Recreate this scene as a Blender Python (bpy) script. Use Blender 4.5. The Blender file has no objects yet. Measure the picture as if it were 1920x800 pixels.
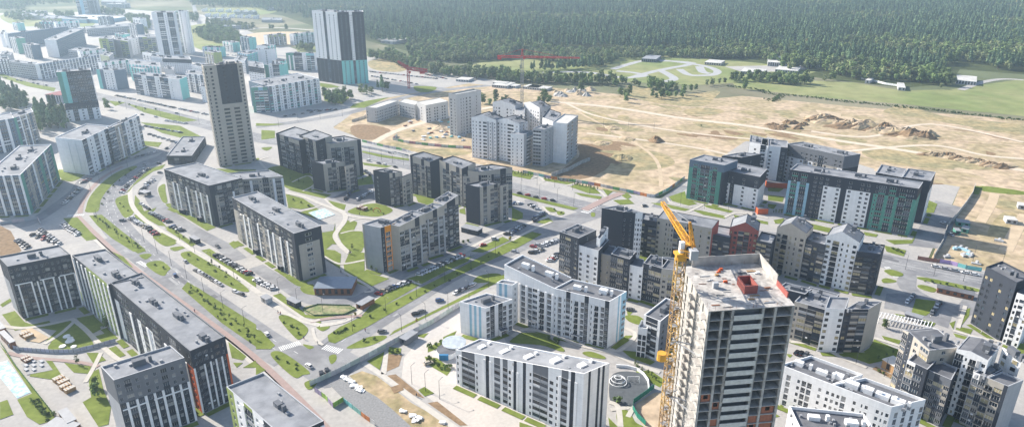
import bpy, bmesh, math, random, re
from mathutils import Vector, Matrix, noise
from mathutils.geometry import tessellate_polygon
R = math.radians
SC = bpy.context.scene
COL = SC.collection
rnd = random.Random(7)

# ---------------------------------------------------------------- camera
FPX, PITCH, CAMH = 1280.0, R(21.7), 170.0
cam_d = bpy.data.cameras.new('camera'); cam = bpy.data.objects.new('camera', cam_d); COL.objects.link(cam)
cam.location = (0, 0, CAMH); cam.rotation_euler = (R(90) - PITCH, 0, 0)
cam_d.sensor_width = 36; cam_d.lens = 36 * FPX / 1920; cam_d.clip_start = 1; cam_d.clip_end = 20000
SC.camera = cam
# ---------------------------------------------------------------- world, sun, exposure
SUN_EL, SHADOW_AZ = R(31.5), R(-34)           # direction the shadows fall towards, measured from +x
world = bpy.data.worlds.new('World'); SC.world = world; world.use_nodes = True
wn = world.node_tree; bg = wn.nodes['Background']
sky = wn.nodes.new('ShaderNodeTexSky'); sky.sky_type = 'NISHITA'; sky.sun_disc = False
sunv = Vector((-math.cos(SHADOW_AZ) * math.cos(SUN_EL), -math.sin(SHADOW_AZ) * math.cos(SUN_EL), math.sin(SUN_EL)))
sky.sun_elevation = SUN_EL; sky.sun_rotation = math.atan2(sunv.x, sunv.y)
sky.air_density = 1.0; sky.dust_density = 1.5; sky.altitude = 200
wn.links.new(sky.outputs[0], bg.inputs[0]); bg.inputs[1].default_value = 0.115
sl = bpy.data.lights.new('sun', 'SUN'); sl.energy = 4.9; sl.angle = R(0.53); sl.color = (1.0, 0.93, 0.83)
so = bpy.data.objects.new('sun', sl); COL.objects.link(so); so.rotation_euler = sunv.to_track_quat('Z', 'Y').to_euler()
vs = SC.view_settings; vs.view_transform = 'Standard'; vs.look = 'None'; vs.gamma = 1; vs.exposure = 0.86; vs.use_curve_mapping = False
SC.cycles.max_bounces = 5; SC.cycles.diffuse_bounces = 2; SC.cycles.glossy_bounces = 2
SC.cycles.volume_bounces = 0; SC.cycles.transparent_max_bounces = 4

# ---------------------------------------------------------------- photo geometry -> ground points
TILES = dict(P=(0,0,1), T1=(0,0,2.9625), T2=(0,200,2.9625), T3=(0,430,2.1625), T4=(480,0,2.9625), T5=(480,200,2.9625),
    T6=(480,430,2.1625), T7=(960,0,2.9625), T8=(960,200,2.9625), T9=(960,430,2.1625), T10=(1440,0,2.9625),
    T11=(1440,200,2.9625), T12=(1440,430,2.1625), U1=(0,0,4.707), U2=(180,80,4.707), U3=(440,60,4.707), U4=(660,130,4.707),
    U5=(860,150,4.707), U6=(1040,380,4.446), U7=(1640,560,3.332), U8=(1420,640,5.0), V1=(680,400,3.637), V2=(980,250,4.0),
    V3=(1680,320,4.0), V4=(1140,600,4.0), V5=(0,560,3.333), V6=(580,560,3.333), V7=(1150,370,4.707))
CP, SP = math.cos(PITCH), math.sin(PITCH)
def at(t, p, z=0.0):
    """the point at height z that the survey picture shows at p"""
    ox, oy, s = TILES[t]
    x = (ox + p[0] / s - 960) / FPX; y = (400 - (oy + p[1] / s)) / FPX
    d = (x, CP + y * SP, -SP + y * CP)
    k = (z - CAMH) / d[2]
    return Vector((d[0] * k, d[1] * k, z))
def seen(v):
    """photo pixel of a point, and its distance"""
    dx, dy, dz = v[0], v[1], v[2] - CAMH
    f = dy * CP - dz * SP; u = dy * SP + dz * CP
    return (960 + FPX * dx / f, 400 - FPX * u / f, f) if f > 1 else (-9999, -9999, 1)

# ---------------------------------------------------------------- materials
MATS = {}
def mat(name, col, rough=0.8, spec=0.3, var=0.12, scale=0.5, metal=0.0, col2=None, scale2=None, bump=0.0, coords='Object', rand=0.0):
    if name in MATS: return MATS[name]
    m = bpy.data.materials.new(name); m.use_nodes = True; MATS[name] = m
    nt = m.node_tree; b = nt.nodes['Principled BSDF']
    b.inputs['Roughness'].default_value = rough; b.inputs['Metallic'].default_value = metal
    b.inputs['Specular IOR Level'].default_value = spec
    tc = nt.nodes.new('ShaderNodeTexCoord')
    nz = nt.nodes.new('ShaderNodeTexNoise'); nz.inputs['Scale'].default_value = scale; nz.inputs['Detail'].default_value = 5
    nt.links.new(tc.outputs[coords], nz.inputs['Vector'])
    mr = nt.nodes.new('ShaderNodeMapRange'); mr.inputs[1].default_value = 0.3; mr.inputs[2].default_value = 0.7
    mr.inputs[3].default_value = 1 - var; mr.inputs[4].default_value = 1 + var
    nt.links.new(nz.outputs[0], mr.inputs[0])
    base = None
    if col2 is not None:
        n2 = nt.nodes.new('ShaderNodeTexNoise'); n2.inputs['Scale'].default_value = scale2 or scale * .2; n2.inputs['Detail'].default_value = 6
        n2.inputs['Roughness'].default_value = .6
        nt.links.new(tc.outputs[coords], n2.inputs['Vector'])
        cr = nt.nodes.new('ShaderNodeMapRange'); cr.inputs[1].default_value = .42; cr.inputs[2].default_value = .58
        nt.links.new(n2.outputs[0], cr.inputs[0])
        mx = nt.nodes.new('ShaderNodeMix'); mx.data_type = 'RGBA'
        mx.inputs[6].default_value = (*col, 1); mx.inputs[7].default_value = (*col2, 1)
        nt.links.new(cr.outputs[0], mx.inputs[0]); base = mx.outputs[2]
    hv = nt.nodes.new('ShaderNodeHueSaturation')
    if base: nt.links.new(base, hv.inputs['Color'])
    else: hv.inputs['Color'].default_value = (*col, 1)
    if rand:
        oi = nt.nodes.new('ShaderNodeObjectInfo'); r2 = nt.nodes.new('ShaderNodeMapRange')
        r2.inputs[3].default_value = 1 - rand; r2.inputs[4].default_value = 1 + rand
        nt.links.new(oi.outputs['Random'], r2.inputs[0])
        mm = nt.nodes.new('ShaderNodeMath'); mm.operation = 'MULTIPLY'
        nt.links.new(r2.outputs[0], mm.inputs[0]); nt.links.new(mr.outputs[0], mm.inputs[1]); nt.links.new(mm.outputs[0], hv.inputs['Value'])
    else: nt.links.new(mr.outputs[0], hv.inputs['Value'])
    nt.links.new(hv.outputs[0], b.inputs['Base Color'])
    if bump:
        bp = nt.nodes.new('ShaderNodeBump'); bp.inputs['Strength'].default_value = 1; bp.inputs['Distance'].default_value = bump
        nt.links.new(nz.outputs[0], bp.inputs['Height']); nt.links.new(bp.outputs[0], b.inputs['Normal'])
    return m
def panelled(name, col, var=0.1):
    """facade cladding: slightly uneven rain-streaked panels"""
    if name in MATS: return MATS[name]
    m = mat(name, col, rough=.75, var=.05, scale=.35)
    nt = m.node_tree; hv = [n for n in nt.nodes if n.type == 'HUE_SAT'][0]; mr = [n for n in nt.nodes if n.type == 'MAP_RANGE'][0]
    tc = [n for n in nt.nodes if n.type == 'TEX_COORD'][0]
    mp = nt.nodes.new('ShaderNodeMapping'); mp.inputs['Scale'].default_value = (.9, .9, .06)
    st = nt.nodes.new('ShaderNodeTexNoise'); st.inputs['Scale'].default_value = 1.2; st.inputs['Detail'].default_value = 3
    nt.links.new(tc.outputs['Object'], mp.inputs[0]); nt.links.new(mp.outputs[0], st.inputs['Vector'])
    r = nt.nodes.new('ShaderNodeMapRange'); r.inputs[1].default_value = .35; r.inputs[2].default_value = .65; r.inputs[3].default_value = .95; r.inputs[4].default_value = 1.03
    nt.links.new(st.outputs[0], r.inputs[0])
    # floor joints
    sx = nt.nodes.new('ShaderNodeSeparateXYZ'); nt.links.new(tc.outputs['Object'], sx.inputs[0])
    md = nt.nodes.new('ShaderNodeMath'); md.operation = 'MODULO'; md.inputs[1].default_value = 2.95; nt.links.new(sx.outputs[2], md.inputs[0])
    lt = nt.nodes.new('ShaderNodeMath'); lt.operation = 'GREATER_THAN'; lt.inputs[1].default_value = .1; nt.links.new(md.outputs[0], lt.inputs[0])
    jr = nt.nodes.new('ShaderNodeMapRange'); jr.inputs[3].default_value = .84; jr.inputs[4].default_value = 1; nt.links.new(lt.outputs[0], jr.inputs[0])
    m1 = nt.nodes.new('ShaderNodeMath'); m1.operation = 'MULTIPLY'; m2 = nt.nodes.new('ShaderNodeMath'); m2.operation = 'MULTIPLY'
    nt.links.new(r.outputs[0], m1.inputs[0]); nt.links.new(jr.outputs[0], m1.inputs[1]); nt.links.new(m1.outputs[0], m2.inputs[0]); nt.links.new(mr.outputs[0], m2.inputs[1])
    nt.links.new(m2.outputs[0], hv.inputs['Value'])
    return m
WALL = dict(D=('charcoal_cladding', (.04,.048,.065)), G=('grey_cladding', (.17,.18,.2)), L=('light_grey_cladding', (.42,.43,.45)), W=('white_render', (.86,.86,.86)),
    B=('beige_render', (.44,.405,.355)), T=('green_teal_cladding', (.1,.3,.24)), Y=('lime_cladding', (.33,.4,.13)), R=('red_render', (.34,.1,.085)),
    O=('orange_cladding', (.8,.3,.02)), C=('raw_concrete', (.42,.41,.39)), A=('turquoise_cladding', (.22,.58,.55)), S=('slate_blue_cladding', (.12,.17,.23)),
    E=('vermilion_cladding', (.62,.12,.04)), N=('brown_brick', (.26,.12,.07)), K=('pale_blue_cladding', (.3,.5,.62)), U=('wood_cladding', (.42,.26,.13)), H=('block_masonry', (.55,.55,.55)),
    Q=('brick_infill', (.36,.14,.085)))
def W_(c): return panelled(*WALL[c]) if c != 'Q' else mat('brick_infill', WALL['Q'][1], var=.2, scale=2.0)
GL = [mat('window_glass_dark', (.02,.026,.035), rough=.08, spec=.6, var=.3, scale=.3), mat('window_glass_blue', (.05,.07,.095), rough=.12, spec=.6, var=.3, scale=.3),
      mat('window_glass_curtained', (.3,.3,.29), rough=.25, spec=.5, var=.3, scale=.6), mat('window_glass_warm', (.42,.36,.22), rough=.3, spec=.5, var=.2, scale=.6)]
FRAME = dict(W=mat('white_window_frame', (.72,.72,.72), var=.04), D=mat('dark_window_frame', (.05,.055,.065), var=.05), L=mat('pale_window_frame', (.5,.5,.5), var=.05))
ROOF = mat('grey_roof_membrane', (.2,.21,.23), rough=.9, var=.12, scale=.25, col2=(.27,.28,.3), scale2=.12)
ROOFD = mat('dark_roof_membrane', (.12,.125,.14), rough=.9, var=.14, scale=.3, col2=(.16,.165,.18), scale2=.12)
ROOFW = mat('pale_concrete_roof', (.6,.59,.56), rough=.9, var=.15, scale=.4, col2=(.5,.49,.46), scale2=.1)
METAL = mat('galvanised_metal', (.3,.31,.33), rough=.6, metal=0, var=.12)
DARKM = mat('dark_metal', (.04,.045,.055), rough=.5, var=.1)

# ---------------------------------------------------------------- meshes
class MB:
    def __init__(s): s.v = []; s.f = []; s.mi = []; s.mats = []
    def m(s, m):
        if m not in s.mats: s.mats.append(m)
        return s.mats.index(m)
    def face(s, pts, m):
        i = len(s.v); s.v += [tuple(p) for p in pts]; s.f.append(tuple(range(i, i + len(pts)))); s.mi.append(s.m(m))
    def prism(s, pts, z0, z1, m, top=None, bottom=False):
        n = len(pts)
        for i in range(n):
            a, b = pts[i], pts[(i + 1) % n]
            s.face([(a[0],a[1],z0),(b[0],b[1],z0),(b[0],b[1],z1),(a[0],a[1],z1)], m)
        s.face([(p[0],p[1],z1) for p in pts], top or m)
        if bottom: s.face([(p[0],p[1],z0) for p in pts[::-1]], m)
    def box(s, c, sx, sy, z0, z1, m, rot=0, top=None):
        ca, sa = math.cos(rot), math.sin(rot)
        pts = [(c[0] + x * ca - y * sa, c[1] + x * sa + y * ca) for x, y in ((-sx/2,-sy/2),(sx/2,-sy/2),(sx/2,sy/2),(-sx/2,sy/2))]
        s.prism(pts, z0, z1, m, top, True)
    def cyl(s, c, r0, r1, z0, z1, m, n=10, top=None):
        a = [(math.cos(2*math.pi*i/n), math.sin(2*math.pi*i/n)) for i in range(n)]
        for i in range(n):
            p, q = a[i], a[(i+1) % n]
            s.face([(c[0]+p[0]*r0,c[1]+p[1]*r0,z0),(c[0]+q[0]*r0,c[1]+q[1]*r0,z0),(c[0]+q[0]*r1,c[1]+q[1]*r1,z1),(c[0]+p[0]*r1,c[1]+p[1]*r1,z1)], m)
        s.face([(c[0]+p[0]*r1,c[1]+p[1]*r1,z1) for p in a], top or m)
    def beam(s, p, q, w, m, h=None):
        p, q = Vector(p), Vector(q); d = q - p
        if d.length < 1e-6: return
        d.normalize(); up = Vector((0,0,1)) if abs(d.z) < .95 else Vector((1,0,0))
        a = d.cross(up).normalized() * w / 2; b = a.cross(d).normalized() * (h or w) / 2
        c0 = [p-a-b, p+a-b, p+a+b, p-a+b]; c1 = [x + (q - p) for x in c0]
        for i in range(4): s.face([c0[i], c0[(i+1)%4], c1[(i+1)%4], c1[i]], m)
        s.face(c0[::-1], m); s.face(c1, m)
    def mesh(s, name, origin=(0,0,0)):
        me = bpy.data.meshes.new(name); ox, oy, oz = origin
        me.from_pydata([(v[0]-ox, v[1]-oy, v[2]-oz) for v in s.v], [], s.f)
        for m in s.mats: me.materials.append(m)
        me.polygons.foreach_set('material_index', s.mi); me.update()
        return me
    def build(s, name, parent=None, origin=None):
        if not s.f: return None
        if origin is None: origin = parent.location if parent else (0,0,0)
        o = bpy.data.objects.new(name, s.mesh(name, origin)); COL.objects.link(o)
        if parent: o.parent = parent
        return o
def link(name, me, parent=None, loc=(0,0,0), rz=0, sc=(1,1,1)):
    o = bpy.data.objects.new(name, me); COL.objects.link(o); o.location = loc; o.rotation_euler = (0,0,rz); o.scale = sc
    if parent: o.parent = parent
    return o
def tag(o, label=None, cat=None, group=None, kind=None):
    if label: o['label'] = label
    if cat: o['category'] = cat
    if group: o['group'] = group
    if kind: o['kind'] = kind
    return o
def thing(name, loc, label, cat, group=None, rz=0):
    o = bpy.data.objects.new(name, None); COL.objects.link(o); o.location = loc; o.rotation_euler = (0,0,rz); o.empty_display_size = .5
    return tag(o, label, cat, group)
def copy_tree(o, parent=None):
    c = o.copy(); COL.objects.link(c)
    if parent: c.parent = parent
    for ch in o.children: copy_tree(ch, c)
    return c
def ordinal(i): return ['first','second','third','fourth','fifth','sixth','seventh','eighth','ninth','tenth','eleventh','twelfth','thirteenth','fourteenth',
    'fifteenth','sixteenth','seventeenth','eighteenth','nineteenth','twentieth'][i] if i < 20 else ['twenty-first','twenty-second','twenty-third','twenty-fourth','twenty-fifth','twenty-sixth','twenty-seventh','twenty-eighth','twenty-ninth','thirtieth','thirty-first','thirty-second','thirty-third','thirty-fourth'][min(i-20,13)]

# ---------------------------------------------------------------- flat ground pieces
def smooth(pts, closed=True, n=5):
    out = []; N = len(pts)
    for i in range(N if closed else N - 1):
        g = (lambda k: pts[k % N]) if closed else (lambda k: pts[max(0, min(N - 1, k))])
        p0, p1, p2, p3 = g(i-1), g(i), g(i+1), g(i+2)
        for j in range(n):
            t = j / n
            out.append(tuple(.5*((2*p1[k]) + (-p0[k]+p2[k])*t + (2*p0[k]-5*p1[k]+4*p2[k]-p3[k])*t*t + (-p0[k]+3*p1[k]-3*p2[k]+p3[k])*t**3) for k in (0,1)))
    if not closed: out.append(tuple(pts[-1][:2]))
    return out
def sheet(name, pts, z, m, curve=False, thick=0.0, side=None, kind='structure'):
    """flat filled outline lying on the ground; thick gives it a kerb height"""
    w = [(p[0], p[1]) for p in pts]
    if curve: w = smooth(w, True)
    ar = sum(w[i][0]*w[(i+1)%len(w)][1]-w[(i+1)%len(w)][0]*w[i][1] for i in range(len(w)))
    if ar < 0: w = w[::-1]
    b = MB(); tri = tessellate_polygon([[Vector((x,y,0)) for x, y in w]])
    for t in tri:
        q = [w[i] for i in t]
        a = (q[1][0]-q[0][0])*(q[2][1]-q[0][1])-(q[2][0]-q[0][0])*(q[1][1]-q[0][1])
        if a < 0: q = q[::-1]
        b.face([(x,y,z) for x,y in q], m)
    if thick:
        for i in range(len(w)):
            a, c = w[i], w[(i+1)%len(w)]
            b.face([(a[0],a[1],z-thick),(c[0],c[1],z-thick),(c[0],c[1],z),(a[0],a[1],z)], side or m)
    o = b.build(name)
    return tag(o, kind=kind)
def tp(t, *pp): return [at(t, p) for p in pp]
def ribbon_pts(line, width):
    L = []; Rr = []; n = len(line)
    for i in range(n):
        a = Vector(line[max(0,i-1)][:2]); b = Vector(line[min(n-1,i+1)][:2]); d = (b - a); d.normalize()
        nn = Vector((-d.y, d.x)) * width / 2; p = Vector(line[i][:2])
        L.append(p + nn); Rr.append(p - nn)
    return L, Rr
def ribbon(name, line, width, z, m, curve=True, kind='structure', thick=0, parent=None):
    ln = smooth([(p[0],p[1]) for p in line], False, 6) if curve and len(line) > 2 else line
    L, Rr = ribbon_pts(ln, width); b = MB()
    for i in range(len(ln) - 1):
        b.face([(*Rr[i],z),(*Rr[i+1],z),(*L[i+1],z),(*L[i],z)], m)
        if thick:
            b.face([(*L[i+1],z-thick),(*L[i],z-thick),(*L[i],z),(*L[i+1],z)], m); b.face([(*Rr[i],z-thick),(*Rr[i+1],z-thick),(*Rr[i+1],z),(*Rr[i],z)], m)
    return tag(b.build(name), kind=kind)
def dashes(name, line, z, m, w=.18, dash=3, gap=5, off=0):
    ln = smooth([(p[0],p[1]) for p in line], False, 8) if len(line) > 2 else line
    if off:
        L, Rr = ribbon_pts(ln, 2*abs(off)); ln = L if off > 0 else Rr
    b = MB(); acc = 0
    for i in range(len(ln)-1):
        a, c = Vector(ln[i][:2]), Vector(ln[i+1][:2]); L = (c-a).length
        if L < 1e-4: continue
        d = (c-a)/L; nn = Vector((-d.y,d.x))*w/2; s = 0
        while s < L:
            ph = (acc + s) % (dash + gap)
            if ph < dash:
                e = min(L, s + dash - ph); p, q = a + d*s, a + d*e
                b.face([(*(p-nn),z),(*(q-nn),z),(*(q+nn),z),(*(p+nn),z)], m); s = e + 1e-4
            else: s += dash + gap - ph + 1e-4
        acc += L
    o = b.build(name)
    return tag(o, kind='structure') if o else None
# ---------------------------------------------------------------- windows and balconies (unit meshes, face -y)
PROTO = {}
def wproto(t, fr, gi, pan):
    k = (t, fr, gi, pan)
    if k in PROTO: return PROTO[k]
    b = MB(); g = GL[gi]; F = FRAME[fr]
    def slab(x0, x1, z0, z1, y0, y1, m):
        b.face([(x0,y0,z0),(x1,y0,z0),(x1,y0,z1),(x0,y0,z1)], m)
        b.face([(x0,y0,z1),(x1,y0,z1),(x1,y1,z1),(x0,y1,z1)], m)
        b.face([(x1,y0,z0),(x1,y1,z0),(x1,y1,z1),(x1,y0,z1)], m); b.face([(x0,y1,z0),(x0,y0,z0),(x0,y0,z1),(x0,y1,z1)], m)
    if t in 'wngW':
        b.face([(-.5,0,-.5),(.5,0,-.5),(.5,0,.5),(-.5,0,.5)], g)
        f = .07 if t == 'n' else .05
        for a in ((-.5,-.5+f,-.5,.5),(.5-f,.5,-.5,.5),(-.5+f,.5-f,-.5,-.5+f),(-.5+f,.5-f,.5-f,.5)): slab(*a, -.06, 0, F)
        if t != 'n': slab(.08,.12,-.5+f,.5-f,-.05,0,F)
        if t == 'g': slab(-.5+f,.5-f,-.16,-.12,-.05,0,F); slab(-.22,-.18,-.5+f,.5-f,-.05,0,F)
    elif t == 'b':
        b.face([(-.5,-.1,-.14),(.5,-.1,-.14),(.5,-.1,.5),(-.5,-.1,.5)], g)
        P = W_(pan); slab(-.5,.5,-.5,-.14,-.25,0,P)
        for x in (-.5,-.17,.15,.47): slab(x,x+.03,-.14,.5,-.14,-.1,F)
        slab(-.5,.5,.44,.5,-.25,-.1,P)
    elif t == 'o':   # open balcony: dark opening with railing
        b.face([(-.5,0,-.5),(.5,0,-.5),(.5,0,.5),(-.5,0,.5)], g)
        P = W_(pan); slab(-.52,.52,-.5,-.42,-.9,0,P); slab(-.52,.52,-.42,-.05,-.9,-.84,FRAME['D'])
        slab(-.06,-.02,-.5,.5,-.05,0,F)
    me = b.mesh({'w':'window','n':'narrow_window','g':'window','W':'window','b':'balcony','o':'balcony'}[t])
    PROTO[k] = (me, b); return PROTO[k]
def bulk(items, name, parent):
    """the windows that show smallest, as one part"""
    b = MB(); ox, oy, oz = parent.location
    for (t, c, rz, w, h, fr, gi, pan) in items:
        src = wproto(t, fr, gi, pan)[1]; ca, sa = math.cos(rz), math.sin(rz); base = len(b.v)
        b.v += [(c[0]+v[0]*w*ca-v[1]*sa, c[1]+v[0]*w*sa+v[1]*ca, c[2]+v[2]*h) for v in src.v]
        b.f += [tuple(i+base for i in f) for f in src.f]; mp = [b.m(m) for m in src.mats]; b.mi += [mp[i] for i in src.mi]
    o = b.build(name, parent); o['kind'] = 'stuff'; return o
CELLW = {'|': .42, '.': 1.0, 'w': 1.0, 'n': .7, 'b': 1.15, 'g': 1.1, 'W': 1.25, 'o': 1.15, ',': .5}
FH = 2.95
def parse(spec, L):
    rep = spec.startswith('*'); spec = spec.lstrip('*'); cols = []
    for c, cells in re.findall(r'([A-Z]):([.,|wngWbo]*)', spec): cols += [(c, ch) for ch in (cells or '.')]
    if rep:
        unit = sum(CELLW[c[1]] for c in cols) * 3.0; k = max(1, round(L / unit)); cols = cols * k
    tot = sum(CELLW[c[1]] for c in cols); x = 0; out = []
    for c, ch in cols:
        w = CELLW[ch] / tot * L; out.append((c, ch, x, x + w)); x += w
    return out
FOOT = []
class Bldg:
    def __init__(s, name, label, cat='apartment building', group=None, loc=None, fr='W', glass=(0,0,0,1,1,2), pan='G', trim='W'):
        s.name, s.label, s.cat, s.group, s.loc = name, label, cat, group, loc
        s.fr, s.glass, s.pan, s.trim = fr, glass, pan, trim
        s.wall = MB(); s.roof = MB(); s.par = MB(); s.pils = []; s.win = []; s.extra = []; s.r = random.Random(len(label) * 31 + len(name))
    def facade(s, P, Q, zp, zq, spec, top=None, base=None, z0=0.0, par=0.7, recess=.18):
        P, Q = Vector(P[:2]), Vector(Q[:2]); L = (Q - P).length
        if L < .5: return
        u = (Q - P) / L; n = Vector((u.y, -u.x)); rz = math.atan2(u.y, u.x)
        nf = max(1, int((min(zp, zq) - z0 - .2) / FH)); gt = z0 + nf * FH
        pt = lambda x, z, d=0: (P.x + u.x*x + n.x*d, P.y + u.y*x + n.y*d, z)
        for c, ch, x0, x1 in parse(spec, L):
            mw = W_(c); wd = x1 - x0
            for k in range(nf):
                a, b2 = z0 + k*FH, z0 + (k+1)*FH; m = mw; tcol = c
                if top and k >= nf - top[0]: m = W_(top[1]); tcol = top[1]
                if base and k < base[0]: m = W_(base[1]); tcol = base[1]
                if ch in '.,' or (ch == '|'):
                    s.wall.face([pt(x0,a),pt(x1,a),pt(x1,b2),pt(x0,b2)], m)
                    continue
                if ch == 'w': ww, wh = min(1.7, wd*.55), 1.55
                elif ch == 'n': ww, wh = min(.8, wd*.4), 1.5
                elif ch == 'g': ww, wh = wd*.8, 2.45
                elif ch == 'W': ww, wh = wd*.78, 1.7
                elif ch == 'b': ww, wh = wd*.94, 2.75
                else: ww, wh = wd*.8, 2.3
                cx, cz = (x0+x1)/2, a + .15 + wh/2 if ch in 'bgo' else a + .75 + wh/2
                xa, xb, za, zb = cx-ww/2, cx+ww/2, cz-wh/2, cz+wh/2
                s.wall.face([pt(x0,a),pt(x1,a),pt(xb,za),pt(xa,za)], m); s.wall.face([pt(x1,a),pt(x1,b2),pt(xb,zb),pt(xb,za)], m)
                s.wall.face([pt(x1,b2),pt(x0,b2),pt(xa,zb),pt(xb,zb)], m); s.wall.face([pt(x0,b2),pt(x0,a),pt(xa,za),pt(xa,zb)], m)
                d = -recess
                s.wall.face([pt(xa,za),pt(xb,za),pt(xb,za,d),pt(xa,za,d)], m); s.wall.face([pt(xb,zb),pt(xa,zb),pt(xa,zb,d),pt(xb,zb,d)], m)
                s.wall.face([pt(xa,zb),pt(xa,za),pt(xa,za,d),pt(xa,zb,d)], m); s.wall.face([pt(xb,za),pt(xb,zb),pt(xb,zb,d),pt(xb,za,d)], m)
                c3 = pt(cx, cz, d + .002)
                vx = Vector((-c3[0], -c3[1], CAMH - c3[2])); fac = (n.x*vx.x + n.y*vx.y) / vx.length
                px = seen(c3); inview = -30 < px[0] < 1950 and -30 < px[1] < 830
                score = ww*wh*fac/vx.length_squared if (fac > 0 and inview) else -1
                if score > 2.2e-5 and s.r.random() < .05:
                    q_ = pt(cx + s.r.uniform(-.4,.4), 0, .22); b_ = MB(); b_.box((q_[0],q_[1]),.85,.34,a+.08,a+.66,FRAME['W'],rz); s.extra.append(('air_conditioner', b_))
                pan = s.pan if isinstance(s.pan, str) and len(s.pan) == 1 else s.r.choice(s.pan)
                s.win.append((score, (ch, c3, rz, ww, wh, s.fr, s.r.choice(s.glass), pan)))
            mt = W_(top[1]) if top else mw
            za, zb2 = zp + (zq-zp)*x0/L + par, zp + (zq-zp)*x1/L + par
            s.wall.face([pt(x0,gt),pt(x1,gt),pt(x1,zb2),pt(x0,za)], mt)
            if ch == '|':
                t_ = z0 + (nf - (top[0] if top else 0)) * FH; b_ = z0 + (base[0] if base else 0) * FH
                s.pil = MB(); s.pils.append(s.pil)
                c4 = [pt(x0,b_,.3),pt(x1,b_,.3),pt(x1,t_,.3),pt(x0,t_,.3)]
                s.pil.face(c4, W_(s.trim)); s.pil.face([pt(x0,t_,.3),pt(x1,t_,.3),pt(x1,t_,0),pt(x0,t_,0)], W_(s.trim))
                s.pil.face([pt(x0,b_),pt(x0,b_,.3),pt(x0,t_,.3),pt(x0,t_)], W_(s.trim)); s.pil.face([pt(x1,b_,.3),pt(x1,b_),pt(x1,t_),pt(x1,t_,.3)], W_(s.trim))
        return gt
    def bar(s, P, Q, x0, x1, z0, z1, c='W', d=.32):
        """a proud band on the facade P-Q from x0 to x1 (fractions)"""
        P, Q = Vector(P[:2]), Vector(Q[:2]); u = Q - P; n = Vector((u.y,-u.x)).normalized() * d
        a, b = P + u*x0, P + u*x1; m = W_(c); s.pil = MB(); s.pils.append(s.pil)
        p = [(a.x,a.y),(b.x,b.y),(b.x-n.x*.0,b.y)]
        q = [(a.x+n.x,a.y+n.y),(b.x+n.x,b.y+n.y)]
        s.pil.face([(*q[0],z0),(*q[1],z0),(*q[1],z1),(*q[0],z1)], m); s.pil.face([(*q[0],z1),(*q[1],z1),(b.x,b.y,z1),(a.x,a.y,z1)], m)
        s.pil.face([(a.x,a.y,z0),(*q[0],z0),(*q[0],z1),(a.x,a.y,z1)], m); s.pil.face([(*q[1],z0),(b.x,b.y,z0),(b.x,b.y,z1),(*q[1],z1)], m)
    def corners(s, t, A, B, C, h, rect=True):
        hh = h if isinstance(h, (tuple, list)) else (h,)*4
        a, b, c = at(t, A, hh[0]), at(t, B, hh[1]), at(t, C, hh[2])
        if rect:
            u = (b - a).xy.normalized(); n = Vector((-u.y, u.x)); dep = (c - b).xy.dot(n); c2 = b.xy + n*dep; d2 = a.xy + n*dep
        else: c2 = c.xy; d2 = a.xy + c.xy - b.xy
        return [a.xy, b.xy, c2, d2], hh
    def sec(s, t, A, B, C, h=28.0, f=None, top=None, base=None, rect=False, roof=None, par=.7, parm=None, vents=2, z0=0.0, pts=None, dep=None, skip=()):
        if pts is None: pts, hh = s.corners(t, A, B, C, h, rect)
        else: hh = h if isinstance(h, (tuple, list)) else (h,)*4; pts = [Vector(p[:2]) for p in pts]
        if dep:
            u = (pts[1]-pts[0]).normalized(); n = Vector((-u.y,u.x)); pts = [pts[0], pts[1], pts[1]+n*dep, pts[0]+n*dep]
        hh = [x - par for x in hh]
        FOOT.append(sum(pts, Vector((0,0)))/4)
        if s.loc is None: c = sum(pts, Vector((0,0)))/4; s.loc = (c.x, c.y, 0)
        f = list(f or ['*W:w']); f += [f[len(f)-2 if len(f) > 1 else 0]] * (4 - len(f)) if len(f) < 4 else []
        for i in range(4):
            j = (i+1) % 4
            if i in skip: continue
            if f[i]: s.facade(pts[i], pts[j], hh[i], hh[j], f[i], top, base, z0, par)
            else: s.facade(pts[i], pts[j], hh[i], hh[j], next(x for x in f if x).lstrip('*')[0] + ':.', top, base, z0, par)
        # roof and parapet
        if z0 == 0 and s.loc[1] < 560 and 'unfinished' not in s.label:      # planted strips at the foot of the walls
            for i in (0,1):
                if i in skip or not f[i]: continue
                P_, Q_ = pts[i], pts[(i+1)%4]; L_ = (Q_-P_).length; u_ = (Q_-P_)/max(L_,.1); n_ = Vector((u_.y,-u_.x)); x_ = s.r.uniform(.5,2)
                while x_ < L_-4:
                    e_ = min(L_-.3, x_+s.r.uniform(7,16)); LN[0] += 1
                    sheet('lawn', [P_+u_*x_+n_*1.0,P_+u_*e_+n_*1.0,P_+u_*e_+n_*3.6,P_+u_*x_+n_*3.6], .2213+(LN[0]%4)*.0007, GRASS); x_ = e_+s.r.uniform(2.5,4)
        cen = sum(pts, Vector((0,0)))/4; rm = roof or ROOF; pm = parm if parm is not None else W_(s.trim)
        q = [(p.x,p.y,h_) for p, h_ in zip(pts, hh)]; ins = []
        for i in range(4):
            a = (pts[(i+1)%4]-pts[i]).normalized(); b = (pts[i-1]-pts[i]).normalized(); ins.append(pts[i] + (a*(0 if (i-1)%4 in skip else .35)) + (b*(0 if i in skip else .35)))
        if par > 0:
            for i in range(4):
                j = (i+1)%4
                if i in skip: continue
                s.par.face([(*pts[i],hh[i]+par),(*pts[j],hh[j]+par),(*ins[j],hh[j]+par),(*ins[i],hh[i]+par)], pm)
                s.par.face([(*ins[i],hh[i]+par),(*ins[j],hh[j]+par),(*ins[j],hh[j]-.1),(*ins[i],hh[i]-.1)], pm)
            s.roof.face([(*ins[i],hh[i]) for i in range(4)], rm)
        else: s.roof.face(q, rm)
        u = (pts[1]-pts[0]); v = (pts[3]-pts[0])
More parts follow.
